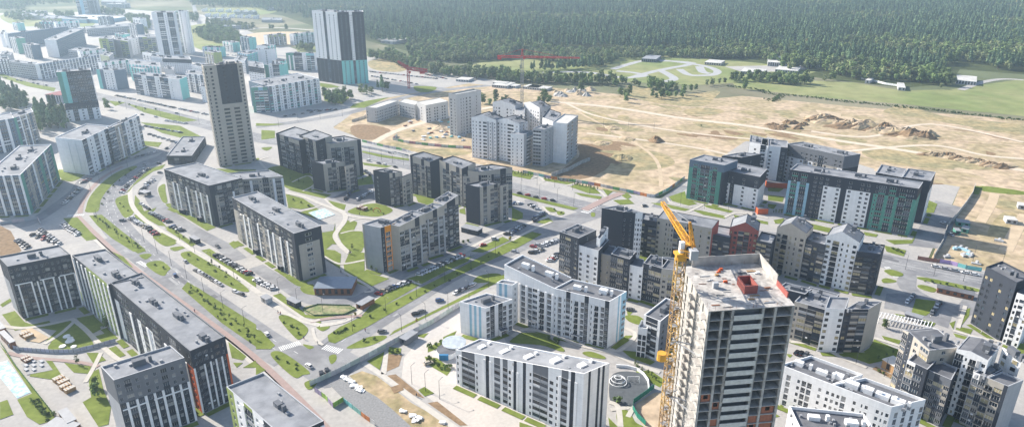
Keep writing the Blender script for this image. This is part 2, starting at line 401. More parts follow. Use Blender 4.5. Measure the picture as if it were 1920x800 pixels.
        if v.length > u.length: o_, u, v, ang = pts[0], v, u, math.atan2(v.y, v.x)
        else: o_, ang = pts[0], math.atan2(u.y, u.x)
        lng = (hh[3]-hh[0]) if (pts[3]-pts[0]).length > (pts[1]-pts[0]).length else (hh[1]-hh[0])
        for k in range(vents):
            fx = (k + .5)/vents + s.r.uniform(-.06,.06); fy = s.r.uniform(.38,.6); p = o_ + u*fx + v*fy
            zz = hh[0] + lng*fx - .5
            b = MB(); b.box((p.x,p.y), s.r.uniform(3,4.6), s.r.uniform(1.8,2.6), zz, zz + s.r.uniform(2.0,2.8), s.ventm, ang); s.extra.append(('roof_housing', b))
            p2 = p + u.normalized()*s.r.uniform(3.5,4.5); b = MB(); b.box((p2.x,p2.y), 1.1, 1.3, zz, zz + 2.8, s.ventm, ang); s.extra.append(('chimney', b))
            for q_ in range(4):
                p3 = p + u.normalized()*s.r.uniform(-7,7) + v*s.r.uniform(-.28,.3); b = MB()
                b.box((p3.x,p3.y), s.r.uniform(.6,1.2), s.r.uniform(.6,1.2), zz, zz + s.r.uniform(1.0,1.5), METAL, ang); s.extra.append(('roof_vent', b))
        return pts, hh
    ventm = None
    def entrance(s, P, Q, x, w=4, d=2.2, h=3.1, c='W'):
        P, Q = Vector(P[:2]), Vector(Q[:2]); u = (Q-P).normalized(); n = Vector((u.y,-u.x)); p = P + (Q-P)*x + n*d/2; b = MB()
        b.box((p.x,p.y), w, d, h-.35, h, W_(c), math.atan2(u.y,u.x), ROOFD)
        for sx in (-1,1):
            e = P + (Q-P)*x + u*sx*(w/2-.15) + n*d*.5; b.box((e.x,e.y), .2, d-.1, 0, h-.35, W_(c), math.atan2(u.y,u.x))
        s.extra.append(('entrance_canopy', b))
    def box(s, name, c, sx, sy, z0, z1, m, rot=0, top=None):
        b = MB(); b.box(c, sx, sy, z0, z1, m, rot, top); s.extra.append((name, b))
    def done(s):
        root = thing(s.name, s.loc, s.label, s.cat, s.group)
        s.wall.build('wall', root); s.par.build('parapet', root); rf = s.roof.build('roof', root); [b.build('pilaster', root) for b in s.pils[:99]]
        for n_, b in s.extra: b.build(n_, rf if n_ in ('roof_housing','chimney','roof_vent') else root, root.location)
        for keys, nm in (('wngW','window'), ('bo','balcony')):
            it = sorted([w for w in s.win if w[1][0] in keys], key=lambda w: -w[0])
            near = [w for w in it[:100] if w[0] > 0]; rest = [w[1] for w in it[len(near):]]
            for sc_, (t, c, rz, w, h, fr, gi, pan) in near:
                link(nm, wproto(t, fr, gi, pan)[0], root, (c[0]-s.loc[0], c[1]-s.loc[1], c[2]), rz, (w,1,h))
            if rest: bulk(rest, nm, root)
        return root
Bldg.ventm = mat('roof_housing_grey', (.13,.14,.16), var=.1)
# ---------------------------------------------------------------- ground
GRASS = mat('lawn_grass', (.14,.18,.035), rough=.95, spec=.1, var=.16, scale=.4, col2=(.18,.22,.05), scale2=.08)
MEADOW = mat('meadow_grass', (.2,.24,.09), rough=.95, spec=.1, var=.15, scale=.05, col2=(.28,.285,.13), scale2=.009)
SAND = mat('sandy_soil', (.5,.39,.275), rough=.98, spec=.05, var=.3, scale=.16, col2=(.38,.31,.19), scale2=.028, bump=.6)
TRACK = mat('compacted_track', (.62,.53,.42), rough=.98, spec=.05, var=.1, scale=.2)
SANDB = mat('bare_bright_sand', (.54,.43,.3), rough=.98, spec=.05, var=.15, scale=.15, bump=.3)
DRYG = mat('dry_grass_patch', (.29,.26,.15), rough=.98, spec=.05, var=.25, scale=.2, col2=(.4,.32,.18), scale2=.05, bump=.4)
SOIL = mat('brown_soil', (.26,.18,.11), rough=.98, spec=.05, var=.25, scale=.4, bump=.3)
ASPH = mat('asphalt', (.21,.21,.22), rough=.9, spec=.2, var=.13, scale=.3, col2=(.28,.28,.285), scale2=.05)
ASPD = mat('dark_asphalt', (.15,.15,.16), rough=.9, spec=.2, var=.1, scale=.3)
PAVE = mat('pale_paving', (.43,.41,.38), rough=.9, spec=.15, var=.1, scale=.5, col2=(.38,.365,.35), scale2=.035)
PATH = mat('path_paving', (.52,.49,.44), rough=.9, spec=.15, var=.08, scale=.5)
PINK = mat('pink_paving', (.36,.27,.245), rough=.9, spec=.15, var=.08, scale=.5)
PAINT = mat('road_paint', (.75,.75,.73), rough=.7, var=.1, scale=1)
KERB = mat('kerb_stone', (.5,.49,.47), var=.1)
FLOOR = mat('forest_floor', (.07,.085,.035), rough=.98, spec=.05, var=.3, scale=.05)
RUBBER = mat('dark_play_surface', (.1,.11,.12), rough=.95, var=.15)
WATERB = mat('blue_play_surface', (.35,.52,.6), rough=.9, var=.15, scale=.8, col2=(.6,.63,.62), scale2=.4)
GRAVEL = mat('grey_gravel', (.26,.26,.26), rough=.98, spec=.1, var=.15, scale=1.2, bump=.1)
FARG = mat('far_fields', (.13,.15,.08), rough=.98, spec=.05, var=.25, scale=.01, col2=(.24,.22,.15), scale2=.004)

b = MB(); b.face([(-9000,-300,0),(9000,-300,0),(9000,9000,0),(-9000,9000,0)], FARG); tag(b.build('ground'), kind='structure')
def S(name, t, pts, z, m, curve=False, thick=0, side=None): return sheet(name, tp(t, *pts), z, m, curve, thick, side)
LN = [0]
def LAWN(t, pts, curve=False):
    LN[0] += 1; return S('lawn', t, pts, .12 + (LN[0] % 20) * .0045, GRASS, curve, .1, KERB)
# city paving, pale
S('city_paving','P',[(-500,1500),(2500,1500),(2300,520),(1920,510),(1740,485),(1800,350),(1700,335),(1420,250),(1270,350),(1240,372),(1100,352),(960,318),(850,300),(700,268),(625,238),(700,190),(900,165),(960,160),(760,112),(560,95),(470,60),(380,28),(240,18),(120,24),(-700,30)],.02,PAVE)
S('sand_field','P',[(625,240),(690,190),(860,160),(905,152),(1040,165),(1170,178),(1240,195),(1390,180),(1600,200),(1920,225),(2500,290),(2500,720),(1920,520),(1745,488),(1800,350),(1700,335),(1420,250),(1270,350),(1235,368),(1100,352),(960,318),(850,300),(700,268)],.03,SAND,False)
S('meadow','P',[(1380,165),(1370,150),(1500,150),(1600,155),(1690,170),(1780,168),(1920,148),(2600,140),(2600,270),(1920,218),(1700,196),(1540,183)],.05,MEADOW)
S('meadow','P',[(860,130),(900,118),(1100,104),(1240,104),(1420,118),(1530,135),(1480,150),(1300,160),(1100,150),(950,143)],.056,MEADOW)
S('meadow','T7',[(630,480),(760,490),(900,530),(1140,505),(1130,540),(1060,590),(900,585),(700,550)],.06,DRYG,True)
S('forest_ground','P',[(530,30),(590,50),(700,80),(860,120),(1100,105),(1300,105),(1420,122),(1500,142),(1690,165),(1780,158),(1800,130),(1920,140),(2900,120),(2900,-62),(350,-62),(340,0)],.045,FLOOR)
# sand details
for t,pts,m in (('T8',[(560,260),(700,235),(860,270),(900,320),(780,350),(640,345),(570,300)],DRYG),('T7',[(380,610),(520,640),(620,700),(740,720),(640,730),(480,700)],DRYG),
    ('T7',[(960,610),(1100,600),(1180,620),(1080,645),(980,640)],DRYG),('T7',[(1060,670),(1250,690),(1230,715),(1090,700)],DRYG),('T7',[(1180,740),(1300,730),(1420,760),(1300,785)],DRYG),
    ('T10',[(640,620),(760,590),(1000,650),(1300,680),(1420,700),(1420,750),(1100,700),(800,650)],DRYG),('T10',[(0,700),(160,715),(170,740),(0,745)],DRYG),
    ('T11',[(520,250),(760,215),(1000,280),(1300,330),(1100,350),(700,320)],DRYG),('T11',[(380,170),(520,180),(540,200),(400,215)],DRYG),('T11',[(1190,440),(1420,470),(1420,490),(1200,470)],GRASS),
    ('T11',[(1220,690),(1300,590),(1380,600),(1350,700),(1260,730)],DRYG),('T11',[(1255,515),(1380,530),(1370,570),(1260,560)],DRYG),
    ('U4',[(0,500),(150,490),(330,530),(300,600),(100,620),(0,570)],SOIL),('U4',[(360,640),(600,700),(900,700),(1050,740),(900,760),(600,730),(380,700)],DRYG),
    ('U4',[(700,510),(850,500),(900,580),(760,600),(680,560)],SANDB),('T8',[(380,210),(600,225),(560,290),(520,350),(400,400),(250,380),(370,280)],SOIL)):
    LN[0] += 1; S('ground_patch',t,pts,.06 + (LN[0] % 10)*.0045,m,True)
ribbon('dirt_track', tp('P',(700,268),(760,240),(900,205),(1000,192),(1060,193),(1160,203),(1280,222),(1400,236),(1560,262),(1700,283),(1920,320)), 8, .142, TRACK)
ribbon('dirt_track', tp('P',(1060,193),(1110,215),(1200,235),(1300,250),(1420,262)), 4, .145, TRACK)
ribbon('dirt_track', tp('P',(1100,250),(1200,262),(1320,280),(1400,300)), 4, .148, TRACK)
ribbon('dirt_track', tp('P',(1080,208),(1180,262),(1230,300),(1240,350)), 3, .1, SANDB)
ribbon('dirt_track', tp('T10',(240,730),(560,760),(900,690),(1420,790)), 5, .151, TRACK)
ribbon('dirt_track', tp('T11',(420,250),(900,215),(1200,270),(1420,290)), 5, .154, TRACK)
ribbon('dirt_track', tp('T11',(1180,640),(1240,540),(1260,480)), 6, .1, SANDB)
ribbon('dirt_track', tp('T11',(1320,800),(1380,680),(1430,600)), 7, .1, SANDB)
for i in range(42):   # wheel ruts and scraped streaks
    x0 = rnd.uniform(1000,1880); y0 = rnd.uniform(195,330) if x0 < 1280 else rnd.uniform(205,255) if x0 < 1600 else rnd.uniform(225,345)
    L_ = rnd.uniform(40,160); sl = rnd.uniform(.05,.22); LN0 = .075 + (i % 9)*.0028
    ribbon('wheel_rut', tp('P',(x0,y0),(x0+L_*.35,y0+L_*sl*.35+rnd.uniform(-3,3)),(x0+L_*.7,y0+L_*sl*.7+rnd.uniform(-3,3)),(x0+L_,y0+L_*sl)), rnd.uniform(.8,3.2), LN0, rnd.choice([SANDB,SOIL,DRYG,SANDB]))
for i in range(46):
    x0 = rnd.uniform(1110,1880); y0 = rnd.uniform(200,340) if x0 < 1270 else rnd.uniform(205,258) if x0 < 1620 else rnd.uniform(228,350); a_ = rnd.uniform(8,34); b_ = rnd.uniform(1.5,5)
    S('ground_patch','P',[(x0+a_*math.cos(q)*rnd.uniform(.6,1.2),y0+b_*math.sin(q)*rnd.uniform(.6,1.2)+a_*.15*math.cos(q)) for q in [k_*math.pi/4 for k_ in range(8)]],.1+(i%12)*.003,rnd.choice([DRYG,SOIL,SANDB,DRYG]),True)
# kart track
KT = mat('track_asphalt', (.4,.4,.4), rough=.9, var=.06, scale=.1)
ribbon('kart_track', tp('T7',(170,405),(300,400),(440,405),(560,425),(650,432),(720,415),(800,395),(900,375),(960,365),(1000,350),(880,340),(820,340)), 11, .09, KT)
ribbon('kart_track', tp('T7',(560,385),(640,360),(720,340),(820,335),(960,350),(1080,370),(1140,395),(1120,415),(1050,420),(980,415),(930,385)), 11, .095, KT)
ribbon('kart_track', tp('T7',(580,395),(680,405),(740,420),(680,430)), 10, .1, KT)
ribbon('kart_track', tp('T7',(820,390),(870,415),(900,440),(850,455)), 12, .105, KT)
ribbon('kart_track', tp('T7',(1040,370),(1060,400),(1100,410)), 12, .11, KT)
S('yard_paving','T7',[(1180,370),(1422,365),(1422,400),(1290,405)],.08,PAVE)
S('yard_paving','T10',[(0,350),(170,360),(230,385),(120,395),(0,400)],.08,PAVE)
ribbon('dirt_track', tp('T10',(1070,500),(1180,460),(1300,440),(1420,445)), 9, .1, PAVE)
ribbon('dirt_track', tp('T7',(80,270),(200,290),(300,320),(420,310)), 22, .09, SANDB)
ribbon('dirt_track', tp('T4',(690,215),(760,220),(830,235)), 30, .09, PAVE)
S('oval_field','P',[(455,72),(480,62),(560,60),(600,68),(600,80),(540,88),(470,84)],.09,SANDB,True)
ribbon('oval_path', tp('P',(430,78),(440,64),(500,52),(600,58)), 9, .1, PATH)
for pts in ([(330,60),(380,45),(420,52),(450,70),(440,90),(380,95)],[(120,45),(180,40),(150,60)],[(560,88),(620,90),(690,100),(640,112),(570,105)],[(0,30),(60,20),(110,40),(40,50)],[(380,18),(470,14),(520,22),(430,34)]):
    S('meadow','P',pts,.08,MEADOW,True)
S('meadow','T4',[(630,340),(760,325),(860,360),(800,400),(650,385)],.08,DRYG,True)

# ---- roads
RN = [0]
def ROAD(pts, w, t='P', m=None, z=.06, **k):
    RN[0] += 1; return ribbon('road', tp(t,*pts), w, .03 + (RN[0] % 20)*.0022 if z < .07 else z, m or ASPH, **k)
HW = [(-60,120),(0,137),(100,160),(196,184),(290,208),(392,235),(500,262),(600,274),(690,291),(770,309),(870,332),(960,352),(1095,388),(1200,408),(1330,430),(1500,455),(1616,478),(1700,498),(1920,542),(2100,580)]
ROAD(HW, 21)
hwl = tp('P',*HW)
dashes('lane_marks', hwl, .075, PAINT, off=3.6); dashes('lane_marks', hwl, .075, PAINT, off=-3.6); dashes('lane_marks', hwl, .075, PAINT, dash=400, gap=.1, w=.25)
BV = [(345,262),(318,290),(285,303),(240,325),(214,347),(201,372),(202,396),(222,430),(257,466),(300,500),(350,540),(400,575),(450,610),(500,645),(545,670)]
ROAD(BV, 17, z=.065); bvl = tp('P',*BV)
dashes('lane_marks', bvl, .08, PAINT, off=0); dashes('lane_marks', bvl, .08, PAINT, off=4)
ROAD([(300,500),(270,485),(225,470),(190,450)], 8, z=.07)
ROAD([(545,670),(600,672),(640,640),(700,600),(760,563),(820,525),(880,495),(940,472),(1010,440),(1060,418),(1110,400)], 17, z=.07)
dashes('lane_marks', tp('P',(640,640),(700,600),(760,563),(820,525),(880,495),(940,472),(1010,440)), .085, PAINT)
S('road','T6',[(180,470),(300,465),(370,490),(420,540),(300,640),(200,600),(90,500),(60,440)],.075,ASPH,True)
ROAD([(480,238),(560,228),(650,213),(720,192),(800,174),(860,166),(920,160)], 12)
ROAD([(696,131),(760,140),(838,148),(960,158)], 34, m=PAVE); ROAD([(696,150),(760,158),(838,168)], 14)
ROAD([(360,0),(380,60),(420,95),(560,108),(700,135)], 10)
ROAD([(2230/10,100),(300,112),(420,125),(500,130)], 8, m=PAVE)
for ln_, w_ in ((hwl, 8), (bvl, 6), (tp('P',(640,640),(700,600),(760,563),(820,525),(880,495),(940,472),(1010,440)), 6)):
    sm_ = smooth([(p[0],p[1]) for p in ln_],False,8)
    for i in range(34):
        j = rnd.randrange(len(sm_)-1); a_, c_ = Vector(sm_[j]), Vector(sm_[j+1]); d_ = (c_-a_)
        if d_.length < .5: continue
        d_.normalize(); n_ = Vector((-d_.y,d_.x)); o_ = a_.lerp(c_,rnd.random())+n_*rnd.uniform(-w_,w_); l_, h_ = d_*rnd.uniform(1.5,9), n_*rnd.uniform(.3,1.3)
        sheet('asphalt_repair', [o_-l_-h_,o_+l_-h_,o_+l_+h_,o_-l_+h_], .0768+(i%3)*.0007, rnd.choice([ASPD,ASPH,mat('worn_asphalt',(.33,.33,.33),rough=.9)]))
# inner street
ROAD([(880,380),(835,450),(860,530),(940,600),(1080,690),(1230,770),(1330,850)], 9, 'T2', z=.06)
ROAD([(0,150),(120,225),(230,285),(380,292),(460,262),(570,195),(800,78),(1000,0),(1080,-60)], 8.5, 'T6', z=.06)
ROAD([(1000,0),(1080,-45),(1120,-85),(1110,-120)], 8, 'T6', z=.063)
ROAD([(0,640),(120,660),(230,610),(330,540),(420,470),(480,400),(620,332),(800,272),(940,235)], 9, 'T2', z=.06)
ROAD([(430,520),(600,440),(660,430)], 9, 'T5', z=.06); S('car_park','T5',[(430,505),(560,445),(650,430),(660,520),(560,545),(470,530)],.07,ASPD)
S('car_park','T8',[(0,520),(120,540),(200,610),(150,680),(0,720)],.05,ASPH)
# lower right streets
ROAD([(60,470),(180,495),(300,545),(420,590),(640,715),(830,820)], 9, 'T12', m=PAVE, z=.06)
ROAD([(470,130),(560,175),(570,240),(700,310),(790,330),(830,270),(700,230)], 9, 'T12', z=.06)
S('car_park','T12',[(480,260),(600,255),(760,310),(730,400),(640,370),(540,330),(470,320)],.065,ASPH)
S('car_park','T11',[(930,520),(1080,560),(960,790),(780,770),(870,620)],.055,ASPH)
ROAD([(800,560),(900,480),(960,440)], 7, 'T8'); ROAD([(1422,480),(1300,440)], 5, 'T8', m=PAVE)
S('pale_forecourt','T6',[(1000,430),(830,330),(650,460),(600,520),(590,600),(640,640),(780,740),(900,860),(1200,860),(1100,600)],.05,mat('pink_white_paving',(.56,.51,.46),rough=.9,var=.08,scale=.8,col2=(.5,.47,.43),scale2=.05),False)
ROAD([(640,455),(820,350),(900,300)],8,'T6',z=.065,m=mat('forecourt_lane',(.5,.47,.44),rough=.9,var=.05))
S('gravel_yard','V6',[(110,520),(220,500),(330,560),(420,610),(520,690),(640,800),(560,960),(420,800),(230,640)],.08,GRAVEL)
S('dirt_strip','V6',[(250,480),(330,450),(420,480),(500,540),(640,650),(800,740),(960,860),(900,960),(640,800),(500,680),(370,590)],.07,mat('construction_dirt',(.42,.32,.2),rough=.98,var=.25,scale=.3,col2=(.3,.25,.13),scale2=.08,bump=.4))
ribbon('path', tp('V6',(340,400),(460,480),(660,630),(900,800),(1050,900)), 2.6, .12, PATH, False)
ribbon('path', tp('V6',(480,330),(465,470)), 2.2, .12, PATH, False)
for pts in ([(490,345),(580,350),(560,420),(480,455)],[(480,480),(540,470),(700,600),(720,620),(650,600)],[(740,650),(800,640),(990,790),(940,790)]): S('soil_bed','V6',pts,.1,SOIL)
for pts in ([(360,390),(470,330),(440,445)],[(500,300),(575,310),(570,345),(495,345)],[(680,570),(720,550),(780,590),(720,610)],[(740,300),(830,265),(830,300),(740,335)],[(720,360),(800,370),(890,440),(860,480),(740,410)]): LAWN('V6',pts)
# red-brown cycle track along the boulevard
ribbon('cycle_track', tp('P',(150,400),(158,372),(190,335),(230,312)), 3.2, .1, PINK)
ribbon('cycle_track', tp('P',(145,405),(180,440),(235,490),(330,560),(420,625),(500,690),(600,790),(680,880)), 3.4, .1, PINK)
ribbon('footway', tp('P',(138,408),(172,442),(228,492),(322,562),(412,628),(490,694),(590,795)), 2.5, .1, PATH)
ribbon('footway', tp('P',(300,312),(255,330),(245,352),(248,385),(275,415),(330,450),(380,480),(430,510),(480,545),(540,590),(600,610)), 3.0, .16, PATH)
ribbon('footway', tp('P',(600,610),(650,600),(700,565),(760,530),(840,490),(900,455),(960,430),(1040,402)), 3.0, .18, PATH)
# ---- lawns
for t,pts,c in (
 ('T2',[(478,560),(478,585),(545,580),(560,520),(600,460),(670,395),(760,338),(735,332),(640,370),(560,430),(500,500)],1),
 ('T2',[(642,515),(715,490),(725,540),(745,585),(700,618),(665,580)],1),
 ('T2',[(495,605),(565,600),(650,670),(805,790),(810,805),(740,805),(620,730),(540,660)],0),
 ('T2',[(350,620),(430,615),(540,735),(480,745),(390,660)],0),
 ('T3',[(410,0),(500,20),(592,88),(560,98),(520,75)],0),
 ('T2',[(775,520),(800,580),(830,575),(870,560),(840,600),(900,640),(925,665),(880,660),(770,600),(745,560),(750,490)],0),
 ('T2',[(745,600),(790,600),(870,670),(910,700),(840,700),(760,640)],0),
 ('T2',[(850,730),(900,700),(985,745),(920,775)],0),('T2',[(915,670),(945,665),(1090,765),(1060,775)],0),
 ('T2',[(830,345),(920,320),(900,345),(850,360),(740,440),(720,470),(700,480),(760,410)],0),
 ('T2',[(880,450),(915,430),(920,470),(930,530),(905,530),(885,490)],1),
 ('T2',[(920,545),(960,540),(1020,575),(1010,590),(980,590)],1),('T2',[(1020,610),(1050,600),(1200,670),(1150,690)],0),
 ('T2',[(1270,760),(1300,745),(1330,775),(1300,790)],0),
 ('T2',[(330,350),(460,380),(400,415),(340,400)],1),('T2',[(780,190),(900,200),(880,225),(800,215)],0),('T1',[(780,680),(1000,700),(1140,770),(1100,790),(900,740)],0),
 ('T1',[(0,400),(60,430),(200,470),(310,490),(300,510),(150,480),(0,430)],0),('T1',[(600,560),(700,570),(640,590)],0),('T1',[(700,575),(900,620),(1100,670),(1000,680),(800,625)],0),
 ('T3',[(565,105),(600,98),(615,105),(590,122)],1),('T3',[(592,140),(650,127),(690,155),(680,170),(665,188),(630,175)],1),('T3',[(690,75),(740,68),(757,72),(710,88)],1),
 ('T3',[(733,98),(775,88),(800,98),(870,140),(1005,240),(975,250),(900,215),(760,130)],1),
 ('T3',[(815,85),(850,78),(1038,200),(1038,235),(960,185)],0),('T3',[(620,30),(660,10),(718,50),(670,68)],1),('T3',[(700,0),(790,60),(780,70),(670,0)],0),
 ('T3',[(737,240),(760,213),(800,235),(1038,385),(1045,480),(900,380)],0),
 ('T3',[(455,90),(500,110),(540,155),(520,150)],0),('T3',[(925,455),(1000,515),(985,530),(940,520)],0),('T3',[(945,540),(985,540),(960,560)],0),('T3',[(985,560),(1038,530),(1038,560)],0),
 ('T6',[(0,405),(20,410),(78,470),(60,485),(0,485)],0),('T6',[(92,358),(130,350),(210,400),(180,445),(150,430)],1),('T6',[(60,510),(105,497),(215,575),(190,590),(150,597)],1),
 ('T6',[(0,540),(40,570),(0,590)],0),('T6',[(198,620),(255,605),(235,640),(210,648)],1),
 ('T6',[(290,430),(340,395),(520,310),(640,250),(800,170),(1000,65),(1120,10),(1160,20),(1060,75),(900,150),(740,230),(600,310),(460,390),(320,462),(295,455)],0),
 ('T6',[(368,482),(400,460),(460,435),(525,430),(520,445),(450,475)],1),('T6',[(540,430),(560,410),(700,340),(900,240),(980,195),(1030,170),(1038,178),(990,210),(900,255),(680,360)],0),
 ('T6',[(880,215),(900,190),(960,178),(995,185),(960,210),(900,218)],1),('T6',[(295,520),(305,508),(325,508),(325,530),(305,545)],1),
 ('T6',[(60,270),(100,258),(190,330),(200,345),(340,352),(430,335),(400,350),(230,362),(190,355)],0),
 ('T6',[(210,375),(235,372),(265,375),(240,392)],1),('T6',[(245,395),(275,385),(300,395),(270,412)],1),('T6',[(190,465),(235,475),(215,485)],1),
 ('T6',[(115,190),(150,185),(210,220),(170,230)],1),('T6',[(180,235),(230,222),(235,250),(270,268),(200,260)],1),
 ('T6',[(355,140),(440,120),(440,170),(540,200),(460,235),(400,215),(360,180)],0),('T6',[(270,80),(320,85),(345,100),(340,160),(280,120)],0),('T6',[(270,10),(320,0),(330,60),(280,60)],0),('T6',[(350,20),(430,10),(440,70),(380,90),(345,50)],1),('T6',[(380,90),(440,95),(440,130),(360,135)],0),
 ('T6',[(480,290),(560,235),(660,205),(720,180),(760,160),(830,130),(890,105),(830,140),(670,222),(500,320),(430,350)],0),
 ('T6',[(610,200),(680,180),(760,140),(800,130),(870,110),(860,130),(760,175),(670,215)],0),('T6',[(870,90),(1000,30),(1030,45),(920,95)],0),
 ('T5',[(165,485),(260,510),(330,555),(250,570),(180,560)],0),('T5',[(60,350),(200,330),(330,410),(310,450),(240,470),(150,440)],1),('T5',[(170,460),(330,475),(420,490),(380,510),(250,480)],0),
 ('T5',[(400,520),(500,545),(490,575),(430,560)],0),('T5',[(510,580),(600,545),(680,540),(760,575),(680,610),(560,600)],1),('T5',[(240,590),(330,560),(370,580),(330,620),(380,640)],0),
 ('T5',[(480,640),(560,640),(545,690),(590,700),(590,800),(520,800),(460,720)],1),('T5',[(360,690),(440,650),(440,750),(380,800),(360,760)],0),('T5',[(30,130),(105,135),(105,175),(30,185)],0),
 ('T5',[(590,310),(660,320),(760,330),(720,340),(600,325)],0),('T5',[(590,245),(700,268),(850,290),(850,300),(690,280),(590,255)],0),('T5',[(30,230),(90,225),(60,245)],1),
 ('T5',[(1130,570),(1160,565),(1165,600),(1130,590)],0),('T5',[(430,440),(600,395),(640,380),(655,430),(560,440)],0),
 ('T8',[(0,355),(120,380),(100,405),(0,385)],0),('T8',[(160,395),(350,425),(320,435),(170,410)],0),('T8',[(320,445),(360,430),(480,455),(490,485),(420,480)],0),('T8',[(340,475),(500,500),(490,515),(380,495)],0),
 ('T8',[(500,455),(560,470),(530,495)],0),('T8',[(560,520),(650,515),(680,540),(600,545)],0),('T8',[(600,490),(640,480),(665,500),(640,515)],0),('T8',[(0,480),(180,520),(370,565),(340,575),(150,530),(0,490)],0),
 ('T8',[(870,500),(960,470),(970,510),(1030,540),(980,550),(890,525)],0),('T8',[(770,535),(830,535),(990,570),(960,580),(850,560)],0),('T8',[(1060,545),(1120,550),(1230,580),(1210,590),(1080,560)],0),
 ('T8',[(1000,575),(1040,575),(1200,610),(1180,622),(1060,600)],0),('T8',[(1230,600),(1422,640),(1422,655),(1240,620)],0),('T8',[(180,560),(220,560),(250,580),(215,585)],1),('T8',[(250,580),(290,585),(285,600),(255,600)],1),
 ('T8',[(0,560),(60,590),(60,620),(0,640)],0),('T8',[(440,590),(460,590),(460,610),(440,610)],1),('T8',[(180,600),(230,640),(180,650),(100,640)],0),
 ('T11',[(0,490),(90,500),(80,530),(0,520)],0),('T11',[(0,540),(50,545),(30,570),(0,560)],0),('T11',[(30,630),(90,620),(80,650),(40,650)],0),('T11',[(240,650),(370,680),(340,700),(250,680)],0),
 ('T11',[(530,695),(610,710),(600,725),(540,715)],0),('T11',[(650,740),(800,740),(830,700),(800,760),(700,765)],0),('T11',[(890,520),(940,540),(920,590),(870,590)],0),('T11',[(0,450),(90,455),(60,475),(0,470)],0),('T11',[(1150,440),(1190,445),(1170,490),(1140,485)],0),
 ('T12',[(470,168),(500,163),(545,178),(540,190),(500,188)],1),('T12',[(460,205),(480,197),(520,208),(510,215),(470,217)],1),('T12',[(612,202),(640,195),(850,240),(845,252),(760,235)],1),('T12',[(605,228),(630,225),(680,240),(670,255),(620,242)],1),
 ('T12',[(580,340),(600,280),(680,290),(665,330),(640,350)],0),('T12',[(800,325),(820,318),(815,350),(780,395),(830,405),(820,425),(760,405)],0),('T12',[(735,380),(760,370),(750,405)],0),
 ('T12',[(750,420),(870,450),(850,460),(760,435)],0),('T12',[(430,445),(535,490),(520,520),(410,545),(310,510),(300,495),(400,500)],0),('T12',[(460,430),(540,450),(530,465),(470,445)],0),
 ('T12',[(960,440),(1038,465),(1038,520),(990,475)],0),('T12',[(510,340),(560,350),(540,360)],0),('T12',[(630,365),(680,380),(670,392),(625,385)],0),('T12',[(470,65),(560,85),(550,110),(480,90)],0),
 ('T9',[(460,350),(510,350),(540,375),(510,385),(470,370)],1),('T9',[(395,485),(460,430),(490,430),(440,470)],0),('T9',[(445,490),(500,495),(570,540),(560,550),(480,520)],0),('T9',[(290,470),(300,462),(375,480),(360,490)],0),
 ('T9',[(285,500),(320,495),(375,515),(370,525),(310,515)],1),('T9',[(0,445),(40,420),(120,425),(205,480),(200,495),(120,470),(0,460)],1),('T9',[(425,740),(470,735),(500,780),(530,800),(440,800)],1),('T9',[(390,760),(430,800),(395,800)],0),
 ('T9',[(500,575),(560,570),(620,610),(600,640),(560,620)],0),('T9',[(30,780),(90,800),(30,800)],0),('T9',[(465,330),(490,335),(470,355)],0),
 ('V4',[(1255,700),(1290,720),(1250,730)],0),('V4',[(1280,620),(1340,630),(1300,655)],0),('V4',[(1340,255),(1380,260),(1360,280)],1),
 ('T3',[(8,345),(60,330),(100,375),(130,385),(200,370),(205,378),(110,400),(60,410)],0),('T3',[(0,305),(40,280),(50,290),(10,315)],0),('T3',[(130,395),(290,370),(300,380),(200,455),(180,460),(230,410)],0),('T3',[(195,475),(300,375),(365,440),(370,480),(250,492)],1),
 ('T3',[(310,360),(380,345),(410,405),(370,425)],0),('T3',[(380,435),(430,420),(465,440),(410,465)],0),('T3',[(430,485),(470,472),(510,510),(480,520),(460,515)],0),('T3',[(260,540),(370,555),(360,585),(300,580)],0),
 ('T3',[(370,580),(400,565),(420,650),(450,720),(440,790),(400,800),(335,700),(370,680),(360,620)],0),('T3',[(0,470),(20,490),(130,640),(230,770),(160,790),(110,760),(70,690),(130,665)],0),('T3',[(160,520),(210,530),(250,590),(220,610),(120,595)],0),
 ('T3',[(0,700),(30,690),(55,750),(0,770)],0),('T3',[(350,500),(400,500),(430,530),(380,545)],0),('T3',[(0,375),(20,400),(10,410)],0),
 ('T4',[(350,460),(420,470),(470,485),(400,490),(350,480)],0),('T4',[(540,580),(620,560),(740,540),(600,600),(520,600)],0),('T4',[(880,480),(1000,485),(970,510),(900,510)],1),('T4',[(0,685),(160,690),(60,700),(0,700)],0),('T4',[(370,510),(520,540),(480,580),(380,560)],0),
 ): LAWN(t,pts,bool(c))
# ---- paths and play grounds
def PT(t,w,*pts,m=None,z=.215):
    LN[0] += 1; return ribbon('path', tp(t,*pts), w, z + (LN[0] % 12) * .0045, m or PATH)
PT('T5',3.2,(165,480),(260,500),(370,545),(450,575),(495,600),(490,640),(460,680),(440,720),(470,770),(520,815)); PT('T5',2.2,(495,600),(560,615),(650,625),(690,630)); PT('T5',1.8,(520,640),(560,625),(600,620))
PT('T5',1.6,(220,585),(300,570),(370,545)); PT('T5',1.6,(380,510),(430,555),(500,585)); PT('T5',1.6,(200,420),(290,385),(325,430),(260,470)); PT('T5',2,(60,350),(20,300),(70,280)); PT('T5',1.4,(470,705),(530,690),(590,690))
PT('T6',1.8,(275,110),(340,140),(440,125)); PT('T6',1.8,(340,165),(470,240),(440,255)); PT('T6',1.5,(230,400),(240,440),(270,470)); PT('T6',2.5,(220,375),(300,360),(430,350),m=PINK); PT('T6',1.6,(610,205),(640,215),(670,225)); PT('T6',1.6,(0,258),(60,270),(200,365),(260,365))
